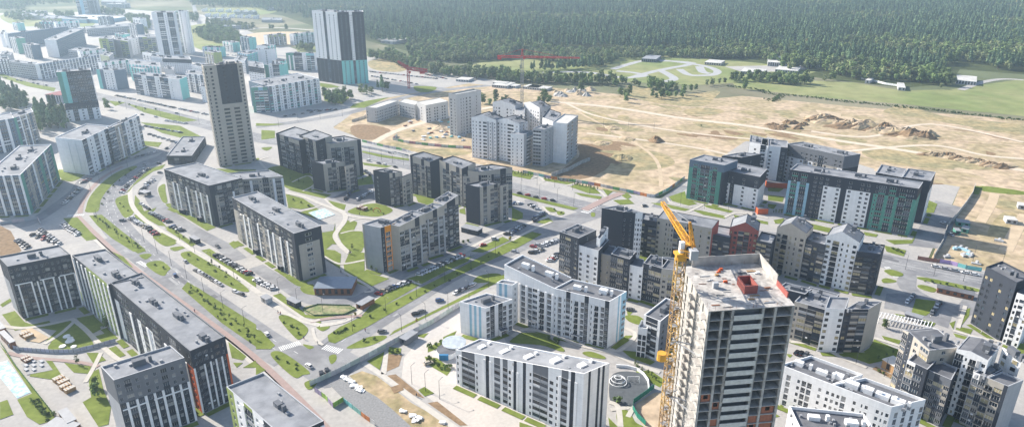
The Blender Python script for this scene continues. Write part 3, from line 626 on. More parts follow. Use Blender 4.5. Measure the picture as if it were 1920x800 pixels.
PT('T3',2.2,(0,390),(90,400),(200,385),(300,362)); PT('T3',2,(180,465),(250,420),(300,375)); PT('T3',2.2,(290,362),(340,400),(400,460),(470,520),(500,530)); PT('T3',2,(30,500),(120,520),(240,530),(330,540),(400,555),m=PINK); PT('T3',1.8,(345,620),(380,560),(410,500))
PT('T8',2,(0,745),(100,690),(220,640)); PT('T8',2.2,(470,455),(520,500),(540,520)); PT('T8',6,(400,575),(520,515),(610,480),m=PINK); PT('T8',2,(110,400),(150,390),(180,415)); PT('T8',2,(300,440),(360,425)); PT('T8',1.6,(170,555),(210,600),(230,630))
PT('T8',1.6,(860,505),(890,540),(1000,560)); PT('T8',1.8,(980,585),(1050,550),(1060,540)); PT('T8',2,(1180,615),(1260,590),(1422,620))
PT('T9',2.4,(0,435),(60,405),(180,430),(260,465),(400,500),(500,545),(600,580)); PT('T9',2,(390,485),(440,490),(500,430),(460,400)); PT('T9',2,(400,730),(480,725),(470,760)); PT('T9',2.2,(395,700),(430,720),(440,800))
PT('T12',2,(90,455),(200,470),(300,520),(400,560)); PT('T12',2,(430,440),(540,475)); PT('T12',2,(750,410),(860,440),(1000,465)); PT('T12',3,(430,560),(560,630),(760,760),m=SOIL,z=.12); PT('T12',1.8,(770,400),(800,310))
S('play_area','T9',[(400,600),(450,575),(540,590),(560,640),(500,700),(460,722),(400,700)],.14,RUBBER,True)
S('play_area','T9',[(500,720),(530,690),(590,660),(640,700),(640,800),(540,800)],.13,SAND,True)
S('play_area','T5',[(290,590),(380,565),(440,600),(350,630)],.28,WATERB)
S('play_area','T5',[(370,655),(440,655),(430,690),(365,700)],.285,mat('grey_play_surface',(.3,.3,.3)))
S('play_area','T3',[(85,410),(130,400),(200,440),(160,460),(100,450)],.28,SANDB)
S('play_area','T3',[(0,540),(30,530),(125,660),(70,685),(0,600)],.15,WATERB)
S('play_area','T3',[(85,545),(180,525),(215,570),(110,590)],.285,mat('grey_play_surface',(.3,.3,.3)))
S('play_area','T6',[(190,320),(250,305),(380,310),(405,325),(360,345),(230,350)],.285,mat('planted_island',(.15,.19,.07),var=.3,scale=.6,col2=(.3,.27,.15),scale2=.2),True)
S('play_area','T6',[(545,640),(590,625),(600,650),(560,665)],.2,SOIL)
S('car_park','T2',[(70,690),(200,640),(350,610),(480,735),(180,800),(90,790)],.05,PAVE)
S('soil_ground','T2',[(-40,640),(60,690),(120,800),(-40,900)],.06,SOIL)
# ---- crossings
def zebra(t, p, q, w, n):
    a, c = at(t,p).xy, at(t,q).xy; d = (c-a); L = d.length; d.normalize(); nn = Vector((-d.y,d.x))*w/2; b = MB()
    for i in range(n):
        s0 = a + d*L*(i+.2)/n; s1 = a + d*L*(i+.7)/n
        b.face([(*(s0-nn),.11),(*(s1-nn),.11),(*(s1+nn),.11),(*(s0+nn),.11)], PAINT)
    tag(b.build('zebra_crossing'), kind='structure')
zebra('T6',(95,485),(180,458),4,12); zebra('T6',(275,475),(345,495),4,9); zebra('T2',(375,605),(470,600),3,8); zebra('T3',(560,130),(600,150),3,6); zebra('T8',(400,590),(500,520),6,10); zebra('T12',(480,150),(520,195),3,8)

for t,pts in (('V7',[(210,490),(330,525),(420,560),(330,600),(180,540)]),('U6',[(760,430),(900,470),(860,500),(740,460)]),('T12',[(190,255),(260,270),(240,285),(180,270)]),('T9',[(560,110),(640,130),(620,160),(540,130)]),
    ('T5',[(130,330),(300,390),(310,470),(180,450),(110,380)]),('T5',[(880,480),(1010,500),(1100,540),(1000,560),(900,530)]),('T2',[(1200,345),(1422,350),(1422,385),(1300,380)]),('T8',[(1400,560),(1422,560),(1422,600),(1380,590)]),('T6',[(640,430),(700,420),(680,440)]),('V6',[(835,240),(920,200),(900,240),(840,270)])): LAWN(t,pts)
# ---------------------------------------------------------------- near left complex
k = Bldg('apartment_block', 'long charcoal apartment block with white zigzag frames bending round the left courtyard', pan='DDG', glass=(0,0,1,1,2), fr='L')
k.trim = 'W'
k.sec('T3', (30,150), (285,100), (240,62), 28, ['D:w|b,b|w W:| D:w|wb|w W:| D:w|bw|', 'D:', 'D:', 'L:nn D:w'], top=(3,'D'), vents=1, parm=W_('G'))
k.sec('T3', (292,103), (438,222), (583,192), 28, ['D:|w|w|w| Y:w|w| Y:w|w|w W:|', 'D:w', '*D:wbw', 'D:'], vents=2, parm=W_('G'))
k.sec('T3', (447,215), (770,492), (912,432), 28.4, ['W:. D:bb W:| D:w W:n D:b W:|n D:bw W:|n D:bw W:| E:w', 'D:|wb|b|w|b|w E:,', '*D:wbw', 'D:.'], top=(2,'D'), vents=4, parm=W_('G'))
for (A_,B_,x0,x1,lv) in (((30,150),(285,100),.03,.3,6),((30,150),(285,100),.42,.66,6),((30,150),(285,100),.74,.99,6),((770,492),(912,432),.04,.9,7),((460,610),(748,518),.02,.36,5),((460,610),(748,518),.46,.97,5)):
    k.bar(at('T3',A_,28),at('T3',B_,28),x0,x1,(lv+0)*FH,(lv+0)*FH+.5)
k.sec('T3', (460,610), (748,518), (690,468), 28, ['D:w|b|w W:, D:w|w|b|w|w|', 'D:w', 'D:w', 'L:..'], top=(3,'G'), vents=1, parm=W_('L'))
k.done()
k = Bldg('apartment_block', 'grey-roofed apartment block with lime green upper corner at the bottom edge left of centre', pan='DGL', fr='W', glass=(0,0,1,2))
P = [at('P',(424,724),28).xy, None, at('P',(607,788),28).xy, at('P',(494,697),28).xy]; P[1] = P[0] + P[2] - P[3]
k.sec('P', 0,0,0, 28, ['Y:w W:w| Y:b W:w| D:b W:w|', 'D:wb|w|', 'D:w', 'D:wbw'], pts=P, vents=1, parm=W_('L')); k.done()

# ---------------------------------------------------------------- left edge
k = Bldg('apartment_block', 'blue grey and beige apartment block cut by the left edge above the others', pan='SWS', glass=(0,1,1,1))
k.sec('T1', (-120,690), (75,655), (60,622), 28, ['S:w W:| S:b W:| S:b W:| S:w','S:','S:w','S:'], vents=1)
k.sec('T1', (75,655), (186,620), (170,598), 28, ['T:. S:b W:| B:w B:b W:| B:w S:b B:w','B:.','B:w','B:'], vents=1); k.done()
k = Bldg('apartment_block', 'apartment block with teal and beige corners at the left edge beside the parking court', pan='SBS', glass=(0,1,1,1))
k.sec('T2', (-95,388), (112,378), (285,208), 28, ['S:wb W:| S:b W:| S:b W:| S:b W:|', 'T:. S:b B:wb W:| B:w S:b T:. S:b W:| T:b S:b T:.','S:w','S:w'], vents=3); k.done()
k = Bldg('apartment_block', 'white and grey apartment block with striped blank end wall above the curved street', pan='LSW', glass=(0,1,1,1))
k.sec('T1', (305,762), (455,778), (620,700), 28.5, ['W:..|.|.|', 'D:b W:|w| S:b W:|w| S:b D:b','S:w','W:.'], vents=1)
k.sec('T1', (590,705), (600,716), (772,642), 28.5, ['', 'S:bb B:w|w S:b W:|w| S:b W:|w| S:b','*S:w','S:'], vents=1); k.done()
k = Bldg('apartment_tower', 'dark teal-striped apartment tower with white lower storeys at left', 'tower block', pan='DSD', glass=(0,0,1))
P, hh = k.corners('T1', (313,402), (502,388), (545,372), 50)
k.sec('T1', 0,0,0, 50, ['T:. A:. D:bwbwb','W:nwnw','D:w','D:w'], pts=P, vents=2, base=None, z0=18.6)
k.sec('T1', 0,0,0, 18, ['W:w|b|w|b|w','W:nwnw','W:w','W:w'], pts=P, vents=0, top=(1,'D'), par=.5); k.done()

# ---------------------------------------------------------------- beige and charcoal tower
k = Bldg('apartment_tower', 'tall beige apartment tower with charcoal upper centre standing among the dark blocks', 'tower block', pan='DB', glass=(0,0,0,1), fr='D', trim='B')
P, hh = k.corners('T1', (1128,368), (1345,350), (1378,338), 81)
u = (P[1]-P[0])
k.sec('T1', 0,0,0, 81, ['B:nw B:,', 'B:wbnw','B:w','B:wnw'], pts=[P[0], P[0]+u*.33, P[3]+u*.33, P[3]], vents=0)
k.sec('T1', 0,0,0, 81, ['D:.w.n.', 'B:','B:w','B:'], pts=[P[0]+u*.33, P[0]+u*.86, P[3]+u*.86, P[3]+u*.33], vents=2, z0=50.15)
k.sec('T1', 0,0,0, 50.1, ['B:W|W|', 'B:','B:w','B:'], pts=[P[0]+u*.33, P[0]+u*.86, P[3]+u*.86, P[3]+u*.33], vents=0, par=0)
k.sec('T1', 0,0,0, 81, ['B:w', 'B:wbnw','B:w','B:'], pts=[P[0]+u*.86, P[1], P[2], P[3]+u*.86], vents=0); k.done()

# ---------------------------------------------------------------- central quarter of charcoal and beige blocks
k = Bldg('shop_building', 'low dark flat-roofed block at the foot of the beige tower', 'low building', pan='D', fr='D')
k.sec('T2', (925,272), (1065,272), (1140,165), 7.5, ['D:gggg','*D:gwg','D:w','D:w'], vents=2, parm=W_('L')); k.done()
k = Bldg('apartment_block', 'charcoal L-shaped apartment block between the curved street and the tower', pan='DBG', glass=(0,0,1,2))
k.sec('T2', (910,345), (1160,438), (1345,395), 28, ['B:nb B:n|b|n D:bw B:|bnb| D:b B:|nb| D:.', 'D:. B:nb D:w B:b|b D:b','D:w','D:w'], top=(2,'D'), vents=1, parm=W_('L'))
P2 = [at('T5',(-118,415),25).xy, at('T5',(150,378),25).xy, at('T5',(75,350),25).xy]
k.sec('T5', (-105,405), (150,385), (72,350), 25, ['D:w B:b|bn D:b B:n|b|', 'D:.','D:w','D:'], vents=1, parm=W_('L'))
k.entrance(at('T2',(910,345),28), at('T2',(1160,438),28), .3, c='D'); k.entrance(at('T2',(910,345),28), at('T2',(1160,438),28), .7, c='D'); k.done()
k = Bldg('apartment_block', 'charcoal topped beige slab block facing the boulevard with pale end wall', pan='DBG', glass=(0,0,1,2))
k.sec('T5', (-135,502), (210,704), (362,660), 28, ['B:.nb B:n|b|n D:bw B:|bnb| D:b B:|nb| D:w B:n|b D:.', 'D:, B:.W. D:,','*D:w','D:w'], top=(2,'D'), vents=3, parm=W_('L'))
k.entrance(at('T5',(-135,502),28), at('T5',(210,702),28), .35, c='D'); k.entrance(at('T5',(-135,502),28), at('T5',(210,702),28), .75, c='D'); k.done()
k = Bldg('apartment_block', 'three stepped charcoal apartment sections with tilted roofs right of the beige tower', pan='DGD', glass=(0,0,1,2), trim='D')
k.sec('T5', (110,148), (238,190), (345,150), (27,27,30,30), ['D:. B:b D:b B:b|b', 'D:','D:w','D:w'], vents=1)
k.sec('T5', (240,158), (330,192), (422,160), (29,29,32,32), ['D:w B:b D:b B:n', 'D:w B:n','D:w','D:'], vents=1)
k.sec('T5', (338,225), (412,208), (400,190), 24, ['B:bw B:b','B:','D:w','D:'], vents=0)
k.sec('T5', (412,206), (582,182), (490,160), (27,29,29,27), ['B:b|bn B:b|b B:. D:.', 'D:','D:w','B:'], vents=1); k.done()
k = Bldg('apartment_block', 'small charcoal cube block with beige face beside the shaded car park', pan='DGD', glass=(0,0,1,2), trim='D')
k.sec('T5', (305,303), (372,318), (490,305), 21, ['D:...', 'B:.b D:b B:n|b','D:w','D:w'], vents=1)
k.sec('T5', (492,330), (494,332), (556,315), 20, ['', 'B:wb D:n','D:w','D:'], vents=0); k.done()
k = Bldg('apartment_block', 'narrow charcoal block with blank dark end wall behind the playground path', pan='DGB', glass=(0,0,1,2), trim='D')
k.sec('T5', (650,352), (740,370), (812,360), 24, ['D:.w....', 'B:b D:w B:b|b','D:w','D:w'], vents=1)
k.sec('T5', (808,388), (812,392), (865,372), 21, ['', 'B:wbn','D:w','D:'], vents=0); k.done()
k = Bldg('apartment_block', 'long stepped charcoal and beige block with skewed roofs along the wide road', pan='DBG', glass=(0,0,1,2), trim='D')
k.sec('T5', (855,268), (965,308), (1040,280), (29,27,31,32), ['D:. B:b|bn D:b B:n|b', 'D:','D:w','D:w'], vents=1)
k.sec('T5', (1018,296), (1142,345), (1220,312), (29,27,31,32), ['B:.b D:b B:n|b D:b B:n', 'D:w B:b','D:w','D:w'], vents=1)
k.sec('T5', (1148,385), (1238,385), (1235,360), 22, ['B:wb B:bw','B:','D:w','D:'], vents=0)
k.sec('T5', (1236,362), (1424,336), (1310,318), (26,28,28,26), ['B:|bn|b D:w B:b', 'D:. B:b','D:w','B:'], vents=1); k.done()
k = Bldg('apartment_block', 'dark ended apartment block beside the small car park shed at the end of the row', pan='DGB', glass=(0,0,1,2), trim='D')
k.sec('T5', (1163,430), (1243,448), (1355,425), 26, ['D:...', 'B:. D:b B:.b D:b B:n','D:w','D:w'], vents=1)
k.sec('T5', (1352,436), (1356,440), (1402,428), 25, ['', 'B:.bn','D:w','D:'], vents=0); k.done()
k = Bldg('apartment_block', 'grey ended block with stepped white parapets and an orange balcony column', pan='DBL', glass=(0,0,0,1,2), trim='L')
pa = at('T5',(590,650),27).xy; pb = at('T5',(690,672),27).xy
k.sec('T5', (590,650), (692,672), (795,638), 27, ['B:, L:....', 'D:n O:gg,','D:w','D:w'], vents=1)
k.sec('T5', (722,648), (795,664), (940,590), (27,27,30,30), ['', 'B:bb|b D:b B:|b','D:w','L:'], vents=1)
k.sec('T5', (860,590), (925,602), (1045,545), (27,27,30,30), ['', 'B:b|b D:b B:|b|','D:w','L:'], vents=1)
k.sec('T5', (985,520), (1040,545), (1124,492), (29,29,32,32), ['', 'B:b D:nb D:w B:b','D:w','L:'], vents=1); k.done()

# ---------------------------------------------------------------- white blocks
k = Bldg('apartment_block', 'white cubic block with faint blue stripes beside the round pavilion', pan='W', glass=(0,0,1))
k.sec('T6', (826,292), (932,318), (1040,282), 16.5, ['W:.. K:, W:, K:, W:, K:, W:.', 'W:g D:g W:. D:g W:g|g','W:w','W:w'], vents=1)
k.ventm = W_('W')
k.sec('T6', (975,215), (1040,225), (1062,212), 22, ['W:, K:, W:, K:, W:.', 'W:n','W:w','W:w'], vents=0)
k.entrance(at('T6',(932,318),16.5), at('T6',(1040,282),16.5), .6); k.done()
k = Bldg('apartment_block', 'long white block with V-shaped valley roof in front of the dark stepped row', pan='WLW', glass=(0,0,1)); k.ventm = W_('W')
TILES['X6'] = (840,430,2.1625)
k.sec('X6', (228,142), (430,238), (500,193), (28,24,24,28), ['W:n|g|n|g|g W:b| W:o|g|', 'W:','*W:wgw','W:.n.'], vents=2, roof=ROOFD, skip=(1,))
k.sec('X6', (430,238), (655,291), (725,250), (24,24,24,24), ['W:n|g|n D:b W:n|o|g D:g W:|n| W:o|g D:g', 'W:...K:, W:, K:,W:..','*W:wgw','W:'], vents=2, roof=ROOFD)
a_, b_ = at('X6',(228,142),28), at('X6',(655,291),24)
k.entrance(a_, b_, .3); k.entrance(a_, b_, .72); k.done()
k = Bldg('apartment_block', 'long white block with black framed balconies at the bottom centre', pan='LLW', glass=(0,1,0), fr='D'); k.ventm = W_('W')
Q = [at('P',(854,655),16.5), at('P',(1095,700),28.5), at('P',(1143,680),28.5), at('P',(900,634),16.5)]
SPEC3 = ['W:n| G:bb W:n','W:.| D:n W:|, G:b W:,','G:b W:w| D:n W:|. D:n W:,','W:n G:bb W:w','W:n| G:b W:| D:n W:|.']
for i in range(5):
    e = lambda A_, B_, f_: (A_.lerp(B_, f_)).xy
    f0, f1_ = i/5, (i+1)/5; h0, h1 = 16.5+12*f0, 16.5+12*f1_
    k.sec('P',0,0,0,(h0,h1,h1,h0),[SPEC3[i],'W:. D:, W:,. D:, W:, D:, W:.','W:wbw','W:w'],pts=[e(Q[0],Q[1],f0),e(Q[0],Q[1],f1_),e(Q[3],Q[2],f1_),e(Q[3],Q[2],f0)],vents=1,roof=ROOF,skip=tuple(([3] if i else [])+([1] if i<4 else [])))
k.done()
k = Bldg('apartment_block', 'small white block with black windows half hidden by the yellow crane mast', pan='WDW', glass=(0,1,0), fr='D')
k.sec('T9', (535,345), (602,372), (690,300), 20, ['W:, D:bb W:,', 'G:wgw','W:w','W:w'], vents=1, roof=ROOFD)
k.sec('T9', (512,395), (548,402), (560,372), 15, ['W:gg', 'W:','W:w','W:w'], vents=0); k.done()
k = Bldg('apartment_block', 'white six-storey block with sunken grey roofs right of the concrete tower', pan='W', glass=(0,1,0,2), fr='L'); k.ventm = W_('W')
k.sec('U8', (215,215), (700,400), (990,305), 17.5, ['W:w,g W:.w W:gg W:.w, W:w', 'W:','W:w','W:w'], vents=3, par=1.2, roof=ROOFD)
k.sec('U8', (700,400), (1262,610), (1580,540), 17.5, ['W:ww W:g.w,n W:w.wnw', 'W:.g.g.g.g','W:w','W:'], vents=4, par=1.2, roof=ROOFD); k.done()
k = Bldg('apartment_block', 'white lower block at the bottom edge with recessed grey roof', pan='W', glass=(0,1)); k.ventm = W_('W')
k.sec('U8', (395,800), (1130,880), (1000,672), 17, ['*W:wgw', 'W:w','W:w','W:w'], vents=2, par=1.2, roof=ROOFD, rect=False); k.done()

# ---------------------------------------------------------------- gabled colourful row and stepped dark row
def gable(b, t, L, M, Rr, he, hr, depth, col, front, sidec=None, side='w', roofm=None):
    """a house-shaped section: eaves at he, ridge at hr running away from the front"""
    a, m, c = at(t, L, he).xy, at(t, M, hr).xy, at(t, Rr, he).xy
    u = (c - a); m = a + u * max(.2, min(.8, (m - a).dot(u) / u.length_squared)); u = u.normalized(); n = Vector((-u.y, u.x)) * depth
    h1, h2 = front; S_ = (sidec or col) + ':' + side
    b.sec(t,0,0,0,(he,hr,hr,he),[h1,'',S_,S_], pts=[a,m,m+n,a+n], vents=0, par=.25, roof=roofm or ROOF, skip=(1,))
    b.sec(t,0,0,0,(hr,he,he,hr),[h2,S_,S_,''], pts=[m,c,c+n,m+n], vents=1, par=.25, roof=roofm or ROOF, skip=(3,))
    return a, c, n
k = Bldg('apartment_block', 'charcoal block with one lit window and white narrow end opposite the crossing', pan='DWD', glass=(0,0,0,1), trim='L')
P = [at('U6',(393,42),30).xy, at('U6',(572,75),30).xy, at('U6',(675,75),30).xy, at('U6',(735,80),30).xy, at('U6',(640,48),30).xy, at('U6',(520,22),30).xy]
k.sec('U6',0,0,0,30,['D:..........','','','D:w'],pts=[P[0],P[1],P[4],P[5]],vents=1)
k.sec('U6',0,0,0,30,['D:n,n,','W:nwn','W:w',''],pts=[P[1],P[2],P[3],P[4]],vents=0); k.done()
k = Bldg('apartment_row', 'row of joined gabled houses in beige, brick red and white with charcoal links', 'apartment row', pan='DBG', glass=(0,0,1,3), fr='D', trim='D')
k.sec('V7', (245,190), (385,215), (400,160), 23, ['D:bwbb','D:','D:w','D:w'], vents=1)
a, b2 = at('V7',(385,180),24), at('V7',(872,275),24)
k.sec('V7',(385,180),(872,275),(935,200),(25,25,28,28),['B:w.nn B:nbb B:n D:b B:n. B:n.w','R:.','*B:w','D:'],vents=1,par=.2)
k.sec('V7',(872,325),(1035,355),(1045,265),21,['D:bw D:b','D:','D:w','D:'],vents=0)
gable(k,'V7',(1030,262),(1165,228),(1283,298),25,29,14,'R',('R:nwb','R:bnw'))
k.sec('V7',(1265,375),(1400,408),(1440,330),22,['D:bbb','D:','D:w','D:'],vents=0)
gable(k,'T11',(52,668),(130,640),(215,705),26.5,30.5,14,'B',('B:wo','B:nnw'))
k.sec('T11',(212,738),(322,768),(345,715),23,['D:bwb','D:','D:w','D:'],vents=1)
gable(k,'T11',(325,715),(415,690),(510,755),28,32,14,'W',('W:wo','W:nnw'))
k.sec('T12',(360,88),(457,100),(475,62),23.5,['D:bbw','D:nwn','D:w','D:'],vents=1); k.done()
k = Bldg('apartment_row', 'stepped row of charcoal, white and beige sections in front of the gabled houses', 'apartment row', pan='DBG', glass=(0,0,1,3), fr='W', trim='L')
k.sec('U6',(42,240),(198,295),(348,225),28,['D:bb,w','D:w','D:w','D:w'],vents=1,roof=ROOFD)
k.sec('U6',(350,290),(380,300),(448,205),28,['W:','W:nw','W:w','W:'],vents=1,roof=ROOFD)
k.sec('U6',(200,350),(365,400),(455,305),24,['W:w,w,w','D:w','W:w',''],vents=0,roof=ROOFD)
k.sec('U6',(365,415),(470,440),(515,365),20.5,['B:n B:n','D:','D:w','D:'],vents=0,roof=ROOFD)
k.sec('U6',(470,425),(625,470),(680,405),22,['D:bbw','D:','D:w','D:w'],vents=1,roof=ROOFD)
k.sec('U6',(625,515),(738,540),(745,470),18.5,['W:w.w','D:','D:w','D:'],vents=0,roof=ROOFD)
k.sec('U6',(740,500),(892,545),(950,470),20.5,['D:wbb','D:','D:w','D:'],vents=1,roof=ROOFD)
k.sec('U6',(892,545),(1010,560),(1010,460),20.5,['B:wb','B:nwn','D:w','D:'],vents=0,roof=ROOFD); k.done()
k = Bldg('apartment_block', 'short block of beige, charcoal and white sections right of the concrete tower', pan='DBL', glass=(0,0,1,3), fr='D', trim='L')
k.sec('T12',(40,235),(150,262),(180,240),21,['D:','D:w','D:w','D:w'],vents=1)
k.sec('T12',(108,290),(232,325),(290,262),19.5,['B:nb D:bb','D:','D:w','D:w'],vents=1)
k.sec('T12',(232,318),(315,322),(330,275),22,['W:w.w','W:','D:w','D:'],vents=0)
k.sec('T12',(312,322),(408,322),(462,290),22,['D:wbb','B:..','B:w','D:'],vents=1); k.done()

# ---------------------------------------------------------------- green and teal blocks
k = Bldg('apartment_block', 'green and charcoal block whose right section is white, near the sandy field', pan='TDG', glass=(0,0,1), trim='L')
k.sec('T8',(988,292),(1180,325),(1255,297),29,['T:. S:b T:n S:bb T:n D:b T:. D:,','D:.','D:w','T:w'],vents=1,top=(1,'S'))
k.sec('T8',(1188,352),(1378,390),(1418,345),23.5,['W:w D:n W:.w.w','W:..','D:w','D:w'],vents=1,top=(2,'D'))
k.box('entrance_hall', at('T8',(1385,590),0), 7, 5, 0, 4, W_('E'), 0, ROOFD); k.done()
k = Bldg('apartment_block', 'green and blue long block with white middle bays left of the fenced yard', pan='TDG', glass=(0,0,1), trim='L')
k.sec('T11',(122,348),(838,455),(862,418),31,['K:, D:b K:, S:b K:, D:, D:ww W:w.w D:. W:w.ww D:, T:n D:b T:,b T:, D:b T:b T:,','T:..','*D:wbw','D:w'],vents=3,top=(2,'D')); k.done()
k = Bldg('apartment_block', 'white and charcoal angled block behind the green blocks at the field edge', pan='DWD', glass=(0,0,1), trim='L')
k.sec('T8',(1165,272),(1275,282),(1385,262),24,['D:w','D:w','D:w','D:w'],vents=1,roof=ROOF)
k.sec('T8',(1320,195),(1425,218),(1425,178),30,['W:w,','D:w','D:w','D:w'],vents=1)
k.sec('T11',(-40,212),(108,228),(110,190),30,['D:b W:w. D:w','D:','D:w',''],vents=1)
k.sec('T11',(108,205),(425,275),(515,262),30,['W:ww.w B:w W:w B:wbw.w W:w','D:...','*D:w','D:'],vents=2,top=(2,'G'))
k.box('entrance_hall', at('T11',(50,445),0), 16, 6, 0, 4, W_('E'), -.1, ROOFD); k.done()
k = Bldg('apartment_block', 'pair of low dark-topped white sections behind the right end of the green block', pan='DWD', glass=(0,0,1), trim='L')
k.sec('T11',(600,365),(745,392),(770,345),29,['D:w','D:w','D:w','D:w'],vents=1)
k.sec('T11',(745,390),(905,412),(932,362),29,['D:w','W:wn','D:w','D:w'],vents=1,top=(2,'D')); k.done()

# ---------------------------------------------------------------- right edge
k = Bldg('apartment_block', 'charcoal block with scattered red windows cut by the right edge', pan='DWD', glass=(0,0,1,3), fr='D', trim='D')
k.sec('T12',(885,150),(1010,215),(1075,190),30,['D:ww.w.w','D:','D:w','D:w'],vents=1,roof=ROOFD)
k.sec('T12',(1010,255),(1075,275),(1110,225),26,['W:wb,w','W:','D:w','D:'],vents=0,roof=ROOFD); k.done()
k = Bldg('apartment_row', 'beige and white gabled row with brown courtyard recesses at the lower right', 'apartment row', pan='DBG', glass=(0,0,1,3), fr='W', trim='L')
gable(k,'U7',(178,195),(205,190),(342,320),27,28,13,'B',('B:b','D:n B:wb'),roofm=ROOFD)
k.sec('U7',(205,380),(330,440),(400,370),22,['W:b D:b D:,','D:w','D:w','B:'],vents=0,roof=ROOFD)
k.sec('U7',(330,440),(480,505),(520,430),21,['D:, G:b D:b G:bb','D:','D:w','D:'],vents=0,roof=ROOFD)
gable(k,'U7',(512,312),(620,308),(712,385),28,29,14,'W',('W:b W:n','W:o|w'),roofm=ROOFD)
k.sec('U7',(620,455),(700,490),(800,440),23,['W:b G:b','D:','D:w','D:'],vents=1,roof=ROOFD)
k.sec('U7',(700,490),(835,545),(930,505),23,['B:o B:b D:,','L:..','D:w','D:'],vents=0,roof=ROOFD)
k.sec('U7',(800,300),(870,330),(925,370),28,['W:w','W:w','W:w','W:w'],vents=1,roof=ROOFD,par=.3); k.done()

# ---------------------------------------------------------------- unfinished buildings by the sand
k = Bldg('unfinished_block', 'unfinished low grey concrete block with empty window holes at left of the building site', 'building site', pan='H', glass=(0,0,0), fr='L', trim='C')
k.sec('U4',(122,335),(215,340),(415,275),15,['H:n..n','*H:wnw','H:w','H:w'],vents=0,par=.4,roof=ROOFW)
k.sec('U4',(415,285),(555,315),(600,285),15,['*H:wn','H:','H:w','H:'],vents=0,par=.4,roof=ROOFW)
k.sec('U4',(650,318),(850,280),(770,250),18,['*H:ww.','H:','H:w','H:w'],vents=0,par=.4,roof=ROOFW); k.done()
k = Bldg('unfinished_tower', 'unfinished pale grey apartment tower with two columns of dark window holes', 'building site', pan='H', glass=(0,0,0), fr='L', trim='C')
k.sec('U4',(852,212),(918,222),(1138,180),39.5,['H:w H:n','H:.nnww.n.','H:w','H:w'],vents=0,roof=ROOFW,par=1.2); k.done()
k = Bldg('apartment_block', 'new pale grey U-shaped block with peaked dark parapets beside the red crane', pan='WLL', glass=(0,0,0,1), fr='L', trim='L')
k.trim='L'
def peak(L,M,Rr,he,hr,dp,s1,s2,e='W:'): 
    a, m, c = at('U5',L,he).xy, at('U5',M,hr).xy, at('U5',Rr,he).xy
    u = (c-a); m = a + u*max(.2,min(.8,(m-a).dot(u)/u.length_squared)); u = u.normalized(); n = Vector((-u.y,u.x))*dp
    k.sec('U5',0,0,0,(he,hr,hr,he),[s1,'','L:w','L:w'],pts=[a,m,m+n,a+n],vents=0,parm=W_('D'),par=.8,skip=(1,))
    k.sec('U5',0,0,0,(hr,he,he,hr),[s2,'L:nwn','L:w',''],pts=[m,c,c+n,m+n],vents=1,parm=W_('D'),par=.8,skip=(3,))
peak((300,195),(380,175),(500,225),33,36,13,'W:nnw','W:.wnn')
peak((575,205),(600,195),(715,245),33,36,13,'W:n','W:wnnw')
k.sec('U5',(500,265),(580,280),(585,240),30,['W:wn','W:','L:w',''],vents=0)
peak((112,330),(205,305),(330,355),34.5,38,13,'W:nnw','W:W|n|n')
peak((330,355),(415,335),(535,390),33.5,37,13,'W:wnn','W:Wn')
k.sec('U5',(458,468),(575,480),(655,448),27,['W:nnn','L:.S:bb','L:w','L:'],vents=0)
k.sec('U5',(655,425),(760,435),(850,400),31,['L:b L:|','L:w|n|w','L:w','L:w'],vents=1)
k.sec('U5',(830,372),(960,385),(1055,310),(34,34,34,34),['W:','L:b|n|bn|n|b','L:w','L:w'],vents=0,roof=ROOFW)
k.sec('U5',(740,330),(850,372),(905,290),33,['W:n','L:w','L:w','L:w'],vents=1,parm=W_('D')); k.done()

# ---------------------------------------------------------------- twin towers
k = Bldg('apartment_tower', 'twin far tower half white half charcoal with turquoise lower storeys', 'tower block', pan='DS', glass=(0,1,1), fr='L', trim='W')
for (A,B,C,c1,c2,lo1,lo2) in (((310,62),(450,62),(470,54),'W','D','D','S'),((452,70),(606,72),(612,62),'D','W','A','S')):
    a_, b_ = (at('T4',(350,450)).xy, at('T4',(484,469)).xy) if c1 == 'W' else (at('T4',(487,470)).xy, at('T4',(627,463)).xy)
    d_ = (b_-a_).normalized(); n_ = Vector((-d_.y,d_.x))*20; P = [a_, b_, b_+n_, a_+n_]
    f1 = 'W:.w.w. D:b W:.w.w.' if c1 == 'W' else 'D:.w.w. W:nn D:.w.w.'
    k.sec('T4',0,0,0,89,[f1,'D:nwnw' if c1=='D' else 'W:','D:w','W:w'],pts=P,vents=2,z0=30.0)
    k.sec('T4',0,0,0,29.9,['%s:.w.w. %s:b %s:.w.w.' % (lo1,lo2,lo1),'A:nwnw' if c1=='D' else 'D:','D:w','D:w'],pts=P,vents=0,par=0)
k.done()

# ---------------------------------------------------------------- far left town
def far(label, secs, name='apartment_block', **kw):
    b = Bldg(name, label, group=kw.pop('group', None), pan=kw.pop('pan','LSW'), glass=(0,1,1), **kw)
    for s_ in secs: b.sec(*s_[:6], **s_[6] if len(s_) > 6 else {})
    b.done()
far('long white and turquoise block along the highway right of the beige tower', [
  ('U3',(140,490),(300,485),(420,440),27,['T:nb K:b T:b|','S:w','S:w','A:']),
  ('U3',(300,482),(745,408),(560,362),28,['*S:b W:|n|','A:.','W:w','S:w'],dict(vents=3))], pan='SWA')
far('white block with dark bay strips and a turquoise end beside the highway', [
  ('U2',(325,278),(735,325),(800,300),24,['S:bb W:|w S:bb W:|w D:b S:b W:|n W:..','A:..','W:w','W:w'],dict(vents=4))])
far('white and teal block with rounded grey end behind the teal striped tower', [
  ('U2',(0,235),(155,245),(260,232),24,['A:. S:. W:wnw|','S:....','W:w','W:w'])])
far('small white pale block with a brown top storey between the towers', [
  ('U2',(585,140),(840,150),(820,118),20,['*W:n|','W:w','W:w','W:w'],dict(top=(1,'D')))])
